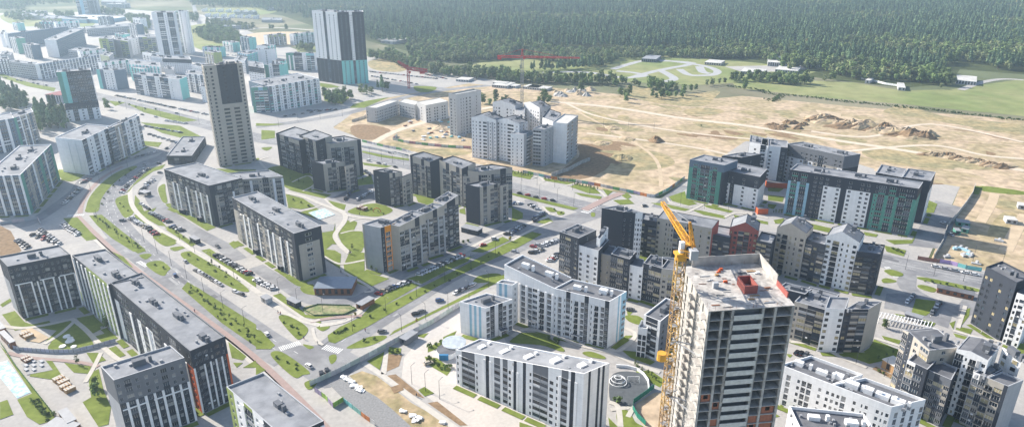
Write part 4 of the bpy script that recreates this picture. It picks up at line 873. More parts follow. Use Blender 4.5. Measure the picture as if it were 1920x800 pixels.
far('white low block behind the long turquoise ended block', [
  ('U2',(290,190),(570,215),(560,170),20,['*A:w W:n|','W:w','W:w','W:w'])])
far('white block just left of the beige tower', [
  ('U2',(790,275),(990,290),(1000,250),22,['*W:w|S:b','W:w','W:w','W:w'])])
far('small white block with blue bands at the left foot of the beige tower', [
  ('U2',(920,385),(1000,392),(1005,360),18,['W:n|n|','W:w','W:w','W:w'])])
far('white block with pale green strips left of the twin towers', [
  ('U3',(120,300),(260,320),(250,270),22,['*W:wn','W:w','W:w','W:w'],dict(top=(2,'D'))),
  ('U3',(260,290),(390,290),(465,275),23,['T:n W:n D:b','A:.','W:w','W:w'])])
far('striped turquoise and white block beside the white end wall', [
  ('U3',(115,160),(290,150),(360,150),22,['*A:n K:b','W:..','W:w','W:w'])])
far('striped teal block with brown middle bay just left of the twin towers', [
  ('U3',(450,185),(700,190),(740,182),24,['T:n|n| D:bb W:|n A:b K:b','W:..','W:w','W:w'],dict(vents=2))])
far('lime and white stepped block in the far haze', [
  ('U1',(870,340),(990,345),(1000,325),30,['Y:nbn L:b','L:n','L:w','L:w']),
  ('U1',(1005,350),(1125,365),(1150,345),26,['L:.. Y:bb','L:n','L:w','L:w']),
  ('U1',(1130,345),(1215,330),(1200,310),26,['W:wnw','L:n','L:w','L:w']),
  ('U1',(1220,330),(1500,322),(1490,300),26,['S:b Y:b L:bbb Y:n L:bb','L:n','L:w','L:w'])], pan='LSY')
far('pale far tower with green centre stripe on the horizon side of the town', [
  ('T1',(840,70),(960,70),(975,62),68,['W:. D:b W:n D:b','W:n','W:w','W:w'],dict(vents=1)),
  ('T1',(962,66),(1035,64),(1045,58),66,['T:b W:w|n','W:w','W:w','W:w'],dict(vents=1))], name='apartment_tower', pan='DSW')
far('far white block with dark lattice facade and blank white end at upper left', [
  ('U1',(42,298),(65,300),(600,235),24,['W:.','*S:w,','W:w','W:w'],dict(rect=False))])
far('white ended dark lattice block rising to the right in the far town', [
  ('U1',(390,350),(495,355),(735,255),27,['W:..','*S:w','W:w','W:w'],dict(rect=False))])
far('long low striped white block bending beside the highway at far left', [
  ('U1',(75,540),(305,568),(340,555),20,['*L:W','W:.','W:w','W:w']),
  ('U1',(308,568),(345,570),(880,485),20,['W:.','*S:b W:|','W:w','W:w'],dict(rect=False))])
far('white low block at the far left edge beside the highway', [('U1',(-120,520),(75,525),(70,500),20,['*W:w D:n','W:w','W:w','W:w'])])
far('long low pale office block behind the lattice blocks', [
  ('U1',(760,255),(1200,225),(1180,205),14,['*L:W','L:w','L:w','L:w'],dict(vents=4))], name='office_building')
far('pale blue hall with flat white roof in the far haze', [('U1',(560,150),(900,180),(1110,150),8,['K:.','K:...','K:.','K:.'],dict(vents=1,roof=ROOFW))], name='industrial_hall')
far('hazy pair of tall pale blocks at the top edge left', [('U1',(665,0),(760,0),(765,-20),40,['K:b.b','L:w','L:w','L:w']),('U1',(770,0),(860,0),(865,-20),38,['L:W','L:w','L:w','L:w'])])
for i,(x,y,w_,d_,h_) in enumerate([(480,8,60,22,9),(560,14,30,18,8),(30,30,60,30,10),(200,16,50,30,12),(395,40,40,16,7),(415,55,50,16,7),(440,28,50,16,8),(130,62,40,16,10),(500,20,26,14,8)]):
    b = Bldg('industrial_hall', ['long pale hall at the top edge left of the forest','pale shed nearest the forest corner at the top','far pale hall at the upper left corner','far pale hall left of the hazy tall pair',
        'low pale terrace right of the pale far tower','low pale terrace in front of the oval field','pale terrace row above the oval field','low pale hall above the lattice blocks','small pale hall between shed and oval field'][i], 'hall', pan='L', glass=(1,))
    p = at('P',(x,y)).xy; b.sec('P',0,0,0,h_,['*L:W','L:W','L:','L:'],pts=[p,p+Vector((w_,-3)),p+Vector((w_+2,d_-3)),p+Vector((2,d_))],vents=2,roof=ROOFW); b.done()

for i,(t,A,B,C,h,sp,lb) in enumerate([
 ('U2',(300,215),(400,235),(560,205),18,('A:w S:b','A:w W:n A:w W:n'),'turquoise banded block behind the dark bay block'),
 ('U2',(480,120),(590,135),(600,110),20,('W:n|n|','W:w'),'little white striped block below the pale far tower'),
 ('U2',(840,200),(930,215),(985,190),20,('W:n|n|','D:w'),'small block of white stripes just behind the beige tower top'),
 ('U2',(600,225),(680,240),(690,215),24,('L:...','L:.'),'pale block with plain rounded grey face in the dense quarter'),
 ('U3',(20,180),(110,200),(200,175),20,('S:w K:b','A:w K:n A:w'),'blue and teal block at the top right of the beige tower'),
 ('U3',(0,240),(90,255),(110,225),18,('W:w','S:w'),'low white block tucked behind the beige tower shoulder'),
 ('U3',(190,120),(280,128),(360,115),20,('W:.','W:w A:w'),'small white and teal block nearest the oval field'),
 ('U3',(330,255),(400,262),(455,250),18,('D:w W:w','A:w'),'small dark topped block in the courtyard left of the twin towers'),
 ('T1',(0,190),(20,192),(30,170),22,('W:.','W:w'),'thin white ended block at the upper left edge'),
 ('T1',(0,300),(60,305),(70,290),16,('L:w','L:w'),'low pale block behind the low striped block'),
 ('U1',(600,440),(760,455),(850,430),12,('L:W','L:w'),'low pale roofed hall behind the low striped block'),
 ('U1',(880,480),(960,500),(1000,470),16,('L:n Y:n','L:w'),'small lime edged block under the stepped lime block'),
 ('T1',(700,345),(800,355),(860,340),16,('A:n W:n','W:w'),'small aqua striped block left of the rounded one'),
 ('T1',(560,10),(690,14),(700,0),10,('L:W','L:w'),'long pale hall at the very top left of centre'),
 ('T1',(240,100),(480,110),(490,95),8,('K:.','K:w'),'low blue-grey hall beside the blue hall'),
 ('T4',(30,110),(140,112),(145,100),6,('L:w','L:w'),'low white shed beside the forest corner'),
 ('T1',(120,85),(240,90),(245,75),9,('L:w','L:w'),'long white hall in the bright haze')]):
    far(lb,[(t,A,B,C,h,['*'+sp[0],'*'+sp[1],'L:w','L:w'])])
for i in range(14):
    x = 378+(i%7)*15+(i//7)*6; y = 22+(i//7)*10+(i%7)*.6; p = at('P',(x,y)).xy; b = Bldg('terraced_house','pale terraced house with light roof in the two rows left of the forest','house','terraced houses left of the forest',pan='L',glass=(1,))
    b.sec('P',0,0,0,(6,9,9,6),['W:ww','W:w','W:w','W:w'],pts=[p,p+Vector((12,-1)),p+Vector((13,9)),p+Vector((1,10))],vents=0,par=.1); b.done()

cnt = 0
for i in range(140):
    p = at('P',(rnd.uniform(190,560),rnd.uniform(84,150))).xy if i % 3 else at('P',(rnd.uniform(0,260),rnd.uniform(48,120))).xy
    if cnt >= 20 or min((p-q).length for q in FOOT) < 46 or seen((p.x,p.y,0))[0] > 585: continue
    hwd = min((Vector(q)-p).length for q in smooth([(v.x,v.y) for v in tp('P',(-60,120),(0,137),(100,160),(196,184),(290,208),(392,235))],False,8))
    if hwd < 40: continue
    L_, a_ = rnd.uniform(26,46), R(rnd.choice([-40,-38,48,-12])); u_ = Vector((math.cos(a_),math.sin(a_))); n_ = Vector((-u_.y,u_.x))*13; c1 = 'WWLWSB'[cnt%6]; c2 = 'ATSWAY'[cnt%6]; cn = ['white','white','pale grey','white','slate','beige'][cnt%6]; an = ['turquoise','teal','blue','plain','aqua','lime'][cnt%6]
    far('far %s block with %s bays, %s scattered block in haze' % (cn,an,ordinal(cnt)), [('P',0,0,0,rnd.choice([15.5,18.5,21.5,24.5]),['*%s:w| %s:b %s:n' % (c1,c2,c1),'%s:n' % c2,'W:w','W:w'],dict(pts=[p,p+u_*L_,p+u_*L_+n_,p+n_],vents=2))], group='scattered blocks of the hazy quarter'); cnt += 1
# ---------------------------------------------------------------- haze
hz = MB(); hz.box((0,3900),17500,8200,-1,190,None)
me = bpy.data.meshes.new('haze'); me.from_pydata(hz.v,[],hz.f)
bm = bmesh.new(); bm.from_mesh(me); bmesh.ops.remove_doubles(bm, verts=bm.verts, dist=.01); bmesh.ops.recalc_face_normals(bm, faces=bm.faces); bm.to_mesh(me); bm.free()
hm = bpy.data.materials.new('haze_air'); hm.use_nodes = True; nt = hm.node_tree; nt.nodes.remove(nt.nodes['Principled BSDF'])
pv = nt.nodes.new('ShaderNodeVolumePrincipled'); pv.inputs['Density'].default_value = .00017; pv.inputs['Anisotropy'].default_value = .36
pv.inputs['Color'].default_value = (.62,.82,1,1); nt.links.new(pv.outputs[0], nt.nodes['Material Output'].inputs['Volume'])
try: hm.cycles.homogeneous_volume = True
except Exception: pass
me.materials.append(hm); ho = bpy.data.objects.new('haze', me); COL.objects.link(ho); tag(ho, 'thin pale blue haze lying over the whole town and forest', kind='stuff')
# ---------------------------------------------------------------- unfinished concrete tower
CON = mat('cast_concrete', (.47,.45,.42), rough=.95, var=.18, scale=.5, col2=(.36,.35,.33), scale2=.15, bump=.02)
CONL = mat('pale_concrete', (.5,.48,.45), rough=.95, var=.22, scale=.8, col2=(.36,.34,.32), scale2=.35)
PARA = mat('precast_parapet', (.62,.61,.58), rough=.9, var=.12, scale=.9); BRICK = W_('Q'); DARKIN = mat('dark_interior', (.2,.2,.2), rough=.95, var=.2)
TH = 76.0
ta, tb, td = at('P',(1330,582),TH).xy, at('P',(1488,571),TH).xy, at('P',(1270,516),TH).xy
td = at('P',(1287,508),TH).xy; tr = at('P',(1416,484),TH).xy
u = (tb-ta).normalized(); TW = (tb-ta).length; n = ((td-ta)+(tr-tb))/2; TD = n.length; n = n/TD
u3 = Vector((u.x,u.y,0)); n3 = Vector((n.x,n.y,0)); rz = math.atan2(u.y,u.x)
def tw(x, y, z=0): return (ta.x+u.x*x+n.x*y, ta.y+u.y*x+n.y*y, z)
def tbox(b, x0, x1, y0, y1, z0, z1, m, top=None):
    b.prism([tw(x0,y0)[:2],tw(x1,y0)[:2],tw(x1,y1)[:2],tw(x0,y1)[:2]], z0, z1, m, top, True)
root = thing('unfinished_tower', tw(TW/2,TD/2), 'bare concrete apartment tower under construction with open floors and brick infill beside the yellow crane', 'building site')
NF = 25; fh = TH/NF
for k in range(NF+1):
    b = MB(); z = k*fh; tbox(b,-.3,TW+.3,-.3,TD+.3,z-.25,z-.02,CON,CONL); b.build('floor_slab', root)
xs = [0,.16,.28,.64,.79,1.0]; ys = [0,.2,.42,.62,.82,1.0]
cols = MB()
b = MB()
for i,x in enumerate(xs):   # party walls running into the building
    tbox(b, max(0,x*TW-.15), min(TW,x*TW+.15)+.001, .05, TD-.05, 0, TH-.3, CON)
for y in ys[1:-1]: tbox(b, .04, TW-.04, y*TD-.1, y*TD+.1, 0, TH-.32, CON)
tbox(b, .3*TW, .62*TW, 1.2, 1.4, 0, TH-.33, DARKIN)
b.build('concrete_wall', root)
rr = random.Random(3)
for fx in (0,.16,.28,.64,.79,1.0):
    b = MB(); x = fx*TW; tbox(b, x-.35, x+.35, -.32, .5, 0, TH-.27, CONL); b.build('column', root)
for fy in ys[1:]:
    for fxx in (0,1):
        b = MB(); x = fxx*TW; tbox(b, x-.34, x+.34, fy*TD-.35-(.3 if fy==1 else 0), fy*TD+.3, 0, TH-.27, CONL); b.build('column', root)
# front: solid balcony parapets, brick infill low down; left side: slanting balcony slabs
npan = 0
for k in range(NF):
    z = k*fh
    b = MB(); tbox(b, .29*TW, .63*TW, -.9, -.72, z-.25, z+1.35, PARA); tbox(b, .29*TW, .63*TW, -.72, 0, z-.2, z, CONL); b.build('balcony_parapet', root)
    for (x0,x1) in ((.02,.15),(.17,.27),(.66,.78),(.81,.98)):
        lowlvl = 17
        if k < lowlvl and rr.random() < .75 - .03*k:
            b = MB(); win = rr.random() < .4; a0, a1 = x0*TW+.2, x1*TW-.2
            if win:
                c0 = (a0+a1)/2; tbox(b,a0,c0-.7,.1,.3,z,z+fh-.27,BRICK); tbox(b,c0+.7,a1,.1,.3,z,z+fh-.27,BRICK); tbox(b,c0-.7,c0+.7,.1,.3,z,z+.9,BRICK); tbox(b,c0-.7,c0+.7,.1,.3,z+2.3,z+fh-.27,BRICK)
            else: tbox(b,a0,a1,.1,.3,z,z+fh-.27,BRICK)
            b.build('brick_infill', root)
    for j,(y0,y1) in enumerate(((.02,.19),(.43,.61),(.83,.97))):
        if npan < 75:
            b = MB(); tbox(b, -1.7, -.31, y0*TD+.2, y1*TD-.2, z-.22, z-.04, CONL); tbox(b, -1.7, -1.55, y0*TD+.2, y1*TD-.2, z-.04, z+.9*(j==1), CON) if j==1 else None
            b.build('balcony_slab', root); npan += 1
for i in range(26):   # loose planks and props on the deck
    b = MB(); x0, y0 = rr.uniform(1,TW-4), rr.uniform(1,TD-3); tbox(b, x0, x0+rr.uniform(.8,3.2), y0, y0+rr.uniform(.15,.5), TH+.005*i, TH+.12+.005*i, rr.choice([W_('U'),METAL,W_('N'),CON]))
    b.build('plank', root)
for i in range(22):
    b = MB(); x0, y0 = rr.choice([(rr.uniform(0,TW),.1),(0.1,rr.uniform(0,TD)),(rr.uniform(0,TW),TD-.5)]); tbox(b,x0,x0+.05,y0,y0+.05,TH,TH+1.1,W_('N')); b.build('rebar', root)
# roof: raised parapet walls on the far sides, core, kit
b = MB(); tbox(b, 2.5, TW, TD-.25, TD, TH, TH+3.2, CON); tbox(b, TW-.25, TW, 12, TD-.26, TH, TH+3.2, CON); b.build('parapet_wall', root)
b = MB(); tbox(b, TW-.32, TW+.02, 4, 11.9, TH, TH+1.6, W_('R')); b.build('brick_parapet', root)
b = MB(); cx, cy = TW*.6, TD*.4
for (x0,x1,y0,y1) in ((cx-2,cx+2,cy-3.2,cy-2.9),(cx-2,cx+2,cy+2.9,cy+3.2),(cx-2,cx-1.7,cy-2.9,cy+2.9),(cx+1.7,cx+2,cy-2.9,cy+2.9)): tbox(b,x0,x1,y0,y1,TH,TH+2.6,W_('R'))
b.build('lift_shaft', root)
b = MB(); tbox(b, TW*.6,TW*.6+3.4, TD*.68, TD*.68+2.2, TH, TH+.5, CON); tbox(b, TW*.6+.3,TW*.6+3.1, TD*.68+.3, TD*.68+1.9, TH+.48, TH+.52, DARKM); b.build('roof_opening', root)
b = MB(); tbox(b, TW*.2, TW*.2+1.6, TD*.45, TD*.45+1.2, TH, TH+1.7, W_('L')); b.build('site_cabinet', root)
for i,(x,y,w,d,h,c,lb) in enumerate([(.36,.8,1.6,1.2,.7,'E','orange sack pile near the back parapet on the unfinished tower roof'),(.42,.83,1.4,1.2,.8,'E','larger orange sack pile against the back parapet of the unfinished tower'),(.36,.55,1.5,1.2,.7,'E','orange sack pile in the middle of the unfinished tower roof'),(.3,.72,2.4,1.6,.5,'U','stack of timber boards on the unfinished tower roof'),(.8,.35,2.5,1.2,.4,'N','brown stack of bricks on the unfinished tower roof'),(.16,.62,3.,.8,.25,'H','grey bundle of planks on the unfinished tower roof'),(.5,.15,3,1.,.3,'U','timber bundle near the front edge of the unfinished tower roof'),(.82,.7,2,1.4,.6,'W','white block stack at the right side of the unfinished tower roof')]):
    b = MB(); x0, y0 = x*TW, y*TD
    for q in range(4): 
        a_ = rr.uniform(0,w*.6); c_ = rr.uniform(0,d*.5); tbox(b, x0+a_, x0+a_+w*.4, y0+c_, y0+c_+d*.45, TH+(q//2)*h*.5+q*.003, TH+h*.5+(q//2)*h*.5+q*.003, W_(c))
    o = b.build('material_pile', None, tw(x0,y0,TH)); o.location = tw(x0,y0,TH); tag(o, lb, 'material pile')

# ---------------------------------------------------------------- cranes
def lattice(b, p, q, w, seg, m, t=.14, w2=None, up=None, tri=False):
    p, q = Vector(p), Vector(q); d = (q-p); L = d.length; d.normalize(); up = Vector(up) if up else (Vector((0,0,1)) if abs(d.z)<.9 else Vector((1,0,0)))
    a = d.cross(up).normalized(); c = a.cross(d).normalized(); w2 = w2 or w
    def ring(s_):
        ww = (w + (w2-w)*s_)/2; o = p + d*L*s_
        return [o-a*ww-c*ww, o+a*ww-c*ww, o+c*ww*1.2] if tri else [o-a*ww-c*ww, o+a*ww-c*ww, o+a*ww+c*ww, o-a*ww+c*ww]
    N = max(1,int(L/seg)); prev = ring(0)
    for i in range(1,N+1):
        cur = ring(i/N); K = len(cur)
        for j in range(K):
            b.beam(prev[j],cur[j],t,m); b.beam(cur[j],cur[(j+1)%K],t*.6,m)
            if i % 2: b.beam(prev[j],cur[(j+1)%K],t*.6,m)
            else: b.beam(prev[(j+1)%K],cur[j],t*.6,m)
        prev = cur
YEL = mat('crane_yellow', (.78,.42,.04), rough=.5, var=.15, scale=.3, col2=(.6,.3,.05), scale2=.1)
YELP = mat('crane_weathered_yellow', (.62,.4,.12), rough=.75, var=.3, scale=.6, col2=(.34,.22,.12), scale2=.12)
REDC = mat('crane_red', (.5,.05,.05), rough=.5, var=.15)
mx = Vector((48.6,178.0,0)); cr = thing('tower_crane', (mx.x,mx.y,0), 'yellow luffing tower crane tied to the left side of the unfinished concrete tower', 'crane')
b = MB(); lattice(b,(mx.x,mx.y,0),(mx.x,mx.y,85),2.4,2.4,YELP,.24,up=(u.x,u.y,0))
for z in range(3,85,6): b.box((mx.x,mx.y),2.0,2.0,z,z+.12,METAL,rz); b.box((mx.x+.3,mx.y),.7,.7,z-1.8,z,YELP,rz)
b.build('mast', cr)
for z in (18,38,58):
    b = MB(); b.beam((mx.x,mx.y,z),tw(-.3,TD*.15,z+1),.3,METAL); b.beam((mx.x,mx.y,z),tw(-.3,TD*.6,z+1),.3,METAL); b.beam((mx.x,mx.y,z),tw(-.3,TD*.35,z+1),.3,METAL); b.build('tie_frame', cr)
b = MB(); b.cyl((mx.x,mx.y),1.7,1.7,85,86.4,YEL,14); b.box((mx.x,mx.y),3.6,3.0,86.4,87.2,YEL,rz); b.build('slewing_ring', cr)
tip = at('P',(1240,380),100.0); piv = Vector((mx.x+3.2,mx.y+.5,88))
# the jib leans back and left; keep its true length near 38 m
best = None
for hz_ in range(86,126,1):
    c_ = at('P',(1242,380),float(hz_)); L = (c_-piv).length
    if best is None or abs(L-30) < abs(best[0]-30): best = (L,c_)
tip = best[1]; jd = (tip-piv).normalized(); jh = Vector((jd.x,jd.y,0)).normalized()
b = MB(); lattice(b,piv,tip,1.7,1.6,YEL,.22,.9); b.build('jib', cr)
back = Vector((mx.x+2.5,mx.y,87.2)) - jh*2.5
b = MB(); lattice(b,(mx.x,mx.y,87.3),(back.x,back.y,87.6),1.8,1.5,YEL,.2); b.build('counter_jib', cr)
b = MB(); b.box((back.x,back.y),2.6,2.2,86.4,89.2,W_('L'),math.atan2(jh.y,jh.x)); b.build('counterweight', cr)
apex = Vector((mx.x+1.6,mx.y,96.5))
b = MB(); lattice(b,Vector((mx.x+3.4,mx.y,87.3)),apex,1.4,1.4,YEL,.2,.5); b.beam(back+Vector((0,0,.4)),apex,.22,YEL); b.build('a_frame', cr)
b = MB(); b.beam(apex,tip,.12,METAL); b.beam(apex,piv+(tip-piv)*.6,.12,METAL); b.build('pendant_rope', cr)
cb = Vector((mx.x,mx.y,0)) + Vector((jh.y,-jh.x,0))*1.9
b = MB(); b.box((cb.x,cb.y),1.6,2.0,87.2,89.6,YEL,math.atan2(jh.y,jh.x)); b.box((cb.x,cb.y),1.64,1.7,88.1,89.3,GL[1],math.atan2(jh.y,jh.x)); b.build('operator_cab', cr)
b = MB(); sp = Vector((mx.x,mx.y,0)); b.box((sp.x,sp.y),1.3,1.3,87.2,90.5,W_('W'),rz); b.build('winch_housing', cr)
b = MB(); b.cyl((mx.x-3.2,mx.y-1.5),1.5,1.4,52,54.4,YEL,12); b.beam((mx.x-2,mx.y-1,53),(mx.x,mx.y,53),.3,YEL); b.build('climbing_platform', cr)

def red_crane(t, top, base, jibL, jibR, h, label, name='tower_crane', w=2.6):
    g = at(t, base); hh = None
    lo = 5; 
    for z in [i*.5 for i in range(10,240)]:
        s_ = seen((g.x,g.y,z)); ox,oy,sc_ = TILES[t]
        if s_[1] <= oy+top[1]/sc_: hh = z; break
    ox,oy,sc_ = TILES[t]
    r = thing(name,(g.x,g.y,0),label,'crane')
    b = MB(); lattice(b,(g.x,g.y,0),(g.x,g.y,hh-8),w,3.5,METAL if h else REDC,.45); b.build('mast', r)
    b = MB(); lattice(b,(g.x,g.y,hh-8),(g.x,g.y,hh),w,3,REDC,.5,.6); b.box((g.x+2,g.y-1),2.5,2.5,hh-10,hh-7.4,REDC); b.build('tower_head', r)
    zj = hh-8
    return r,g,hh,zj
r,g,hh,zj = red_crane('T7',(45,275),(55,620),None,None,True,'red tower crane with long horizontal jib over the new pale grey block')
pr = at('T7',(415,336),zj); pl = at('T7',(-120,350),zj)
dr = Vector((1,-.12,0)).normalized()
b = MB(); lattice(b,(g.x,g.y,zj),(g.x+dr.x*60,g.y+dr.y*60,zj),1.8,3,REDC,.4,1.0); b.build('jib', r)
b = MB(); lattice(b,(g.x,g.y,zj),(g.x-dr.x*26,g.y-dr.y*26,zj),1.8,3,REDC,.4); b.build('counter_jib', r)
b = MB(); b.box((g.x-dr.x*24,g.y-dr.y*24),4,2,zj-3,zj+1,REDC,-.12); b.build('counterweight', r)
b = MB(); b.beam((g.x,g.y,hh),(g.x+dr.x*40,g.y+dr.y*40,zj+1),.22,REDC); b.beam((g.x,g.y,hh),(g.x-dr.x*23,g.y-dr.y*23,zj+1),.22,REDC); b.build('tie_rope', r)
r,g,hh,zj = red_crane('T4',(845,362),(850,492),None,None,False,'short red crane with folded jib behind the unfinished low block',w=2.4)
b = MB(); lattice(b,(g.x,g.y,zj+4),at('T4',(788,340),zj+12),3.2,3,REDC,.6,1.4); b.build('jib', r)
b = MB(); lattice(b,(g.x,g.y,zj+4),(g.x+24,g.y-6,zj+2),3.2,3,REDC,.6); b.box((g.x+18,g.y-4),6,3,zj-2,zj+2,REDC); b.build('counter_jib', r)
# ---------------------------------------------------------------- trees
LEAF = {}
for nm,c1,c2 in (('pine',(.095,.16,.085),(.16,.225,.11)),('dark_leaf',(.11,.175,.06),(.17,.225,.08)),('light_leaf',(.17,.21,.09),(.23,.25,.12)),('yellow_leaf',(.36,.27,.05),(.3,.26,.08)),('shrub',(.08,.13,.035),(.13,.17,.055))):
    LEAF[nm] = mat(nm+'_foliage', c1, rough=.9, spec=.15, var=.3, scale=.35, col2=c2, scale2=.25, rand=.42)
BARK = mat('tree_bark', (.13,.09,.06), rough=.95, var=.2)
def crown_mesh(kind, h, r, n, seed, leaf, size):
    """leaf clumps spread through an uneven crown volume; h total height, crown from h0"""
    rg = random.Random(seed); b = MB(); m = LEAF[leaf]
    lobes = []
    if kind == 'pine':
        for i in range(8):
            t = i/7; rr_ = r*(1-.72*t)*rg.uniform(.75,1.1); a = rg.uniform(0,6.28); lobes.append((math.cos(a)*r*.18*(1-t), math.sin(a)*r*.18*(1-t), h*(.36+.6*t), rr_, h*.075))
    else:
        for i in range(9):
            a = rg.uniform(0,6.28); t = rg.uniform(0,1); d = r*.55*math.sqrt(rg.random())*(1-.4*t); lobes.append((math.cos(a)*d, math.sin(a)*d, h*(.3+.55*t), r*rg.uniform(.4,.62), h*rg.uniform(.12,.2)))
    for i in range(n):
        lx,ly,lz,lr,lh = rg.choice(lobes); 
        th = rg.uniform(0,6.28); cz = rg.uniform(-1,1); q = math.sqrt(1-cz*cz); k = rg.uniform(.55,1.08)
        p = Vector((lx+math.cos(th)*q*lr*k, ly+math.sin(th)*q*lr*k, lz+cz*lh*k))
        nn = Vector((math.cos(th)*q+rg.uniform(-.6,.6), math.sin(th)*q+rg.uniform(-.6,.6), cz+rg.uniform(-.1,.9))).normalized()
        a = nn.orthogonal().normalized(); a = (Matrix.Rotation(rg.uniform(0,6.28),3,nn) @ a); c = nn.cross(a); s_ = size*rg.uniform(.6,1.3)
        b.face([p-a*s_*.5-c*s_*.4, p+a*s_*.55-c*s_*.25, p+a*s_*.2+c*s_*.5, p-a*s_*.45+c*s_*.3], m)
    return b
def trunk_mesh(h, r0, limbs, seed):
    rg = random.Random(seed); b = MB(); b.cyl((0,0),r0,r0*.35,0,h,BARK,7)
    for i in range(limbs):
        a = rg.uniform(0,6.28); z = h*rg.uniform(.4,.8); L = h*rg.uniform(.2,.35); b.beam((0,0,z),(math.cos(a)*L,math.sin(a)*L,z+L*.7),r0*.6,BARK)
    return b
TREES = {}
def tree_proto(key, kind, h, r, n, leaf, size, v=3):
    TREES[key] = []
    for i in range(v):
        c = crown_mesh(kind,h,r,n,i*7+len(key),leaf,size).mesh('crown'); t = trunk_mesh(h*(.85 if kind=='pine' else .62),h*.018,0 if kind=='pine' else 5,i).mesh('trunk')
        TREES[key].append((c,t))
tree_proto('pine','pine',22,4.0,300,'pine',1.7); tree_proto('dark','round',16,5.4,320,'dark_leaf',1.6); tree_proto('light','round',15,5.0,300,'light_leaf',1.5)
tree_proto('yellow','round',13,4.4,260,'yellow_leaf',1.4,1); tree_proto('young','round',4.0,1.15,80,'shrub',.45); tree_proto('bush','round',1.5,.95,60,'shrub',.4)
NAME = dict(pine='pine_tree',dark='broadleaf_tree',light='broadleaf_tree',yellow='autumn_tree',young='young_tree',bush='shrub')
def plant(key, x, y, label, group=None, s=1.0, v=None):
    ms = TREES[key]; c, t = ms[rnd.randrange(len(ms))] if v is None else ms[v]
    r = thing(NAME[key], (x,y,0), label, 'shrub' if key == 'bush' else 'tree', group, rnd.uniform(0,6.28)); sx = s*rnd.uniform(.85,1.15)
    r.scale = (sx,sx,s*rnd.uniform(.85,1.2))
    link('crown',c,r); link('trunk',t,r); return r
def inpoly(x, y, P):
    c = False; j = len(P)-1
    for i in range(len(P)):
        if (P[i][1] > y) != (P[j][1] > y) and x < (P[j][0]-P[i][0])*(y-P[i][1])/(P[j][1]-P[i][1])+P[i][0]: c = not c
        j = i
    return c
def scatter(P, sp, jit=.45, far=None):
    xs_ = [p[0] for p in P]; ys_ = [p[1] for p in P]; out = []; y = min(ys_)
    while y < max(ys_):
        s_ = sp if far is None else sp*(1+max(0,(y-900))/far); x = min(xs_)
        while x < max(xs_):
            px, py = x+rnd.uniform(-jit,jit)*s_, y+rnd.uniform(-jit,jit)*s_
            if abs(px) < py*.95+150 and inpoly(px,py,P): out.append((px,py))
            x += s_
        y += s_
    return out
FOREST = [p.xy for p in tp('P',(560,34),(590,50),(700,80),(760,90),(860,112),(960,104),(1100,96),(1300,104),(1420,118),(1500,140),(1560,146),(1640,160),(1700,168),(1760,165),(1800,158),(1790,130),(1830,118),(1880,140),(2100,140),(2900,110),(2900,-45),(350,-45),(330,-8),(440,14))]
BELT = [[p.xy for p in tp(t,*pts)] for t,pts in (
  ('T7',[(-80,430),(0,440),(200,440),(420,455),(600,455),(640,470),(590,480),(420,472),(200,468),(-80,460)]),
  ('T7',[(640,470),(700,480),(900,490),(920,505),(860,510),(730,495)]),('T7',[(0,390),(200,385),(380,375),(520,365),(500,385),(200,398)]),
  ('T4',[(630,320),(720,300),(880,350),(1060,400),(1400,410),(1422,440),(1200,440),(1000,420),(860,400),(700,330)]),
  ('T4',[(820,290),(1000,240),(1422,230),(1422,330),(1100,350),(900,340)]),('T7',[(0,240),(60,230),(80,330),(400,370),(520,370),(600,330),(700,330),(860,320),(1100,330),(1300,330),(1300,300),(700,290),(400,300),(300,300),(150,270)]),
  ('T10',[(0,440),(250,465),(240,480),(0,465)]),('T7',[(1300,430),(1422,440),(1422,465),(1310,450)]),('T7',[(1210,440),(1280,445),(1270,465),(1215,455)]),
  ('T1',[(0,500),(150,560),(170,620),(0,620)]),('T1',[(180,640),(370,640),(380,720),(220,740)]),
  ('T4',[(370,540),(530,545),(540,570),(440,590),(380,570)]),('T4',[(580,510),(680,520),(640,540),(590,535)]),('T4',[(660,490),(740,500),(720,515),(670,510)]),
  ('T1',[(1090,180),(1200,160),(1320,200),(1380,250),(1250,250),(1100,215)]),('T1',[(690,100),(830,110),(830,160),(760,150)]),('U3',[(540,150),(700,150),(700,170),(560,170)]))]
allp = []
for x,y in scatter(FOREST, 9.2, far=1800):
    if not inpoly(x + 34*noise.noise(Vector((x*.02,y*.02,9))), y - 30 + 42*noise.noise(Vector((x*.017,y*.017,2))), FOREST): continue
    nz_ = noise.noise(Vector((x*.004,y*.004,0))); dens = noise.noise(Vector((x*.012,y*.012,4)))
    if dens < -.33 and rnd.random() < .7: continue
    k = 'pine' if nz_ + rnd.uniform(-.25,.25) > -.22 + max(0,(1250-y)*.0011) else ('light' if rnd.random() < .5 else 'dark')
    if rnd.random() < .004: k = 'yellow'
    allp.append((x,y,k,rnd.uniform(.75,1.15)))
mix = [('dark',.6),('dark',.6),('pine',.5),('light',.3),('light',.35),('light',.4),('dark',.5),('dark',.5),('dark',.5),('pine',.3),('pine',.4),('dark',.6),('light',.5),('pine',.5),('dark',.5),('dark',.5),('light',.5)]
for P, (mk,pr_) in zip(BELT, mix):
    for x,y in scatter(P, 6.4):
        if rnd.random() < .12: continue
        k = mk if rnd.random() < .6 else ('light' if rnd.random() < pr_ else 'dark'); allp.append((x,y,k,rnd.uniform(.55,1.0)))
for x,y in [(1395,168),(1460,152),(1560,150),(1280,178),(1180,180),(1090,172),(1240,185),(1020,185),(905,195),(930,190)] : p = at('P',(x,y)); allp.append((p.x,p.y,'dark',.9))
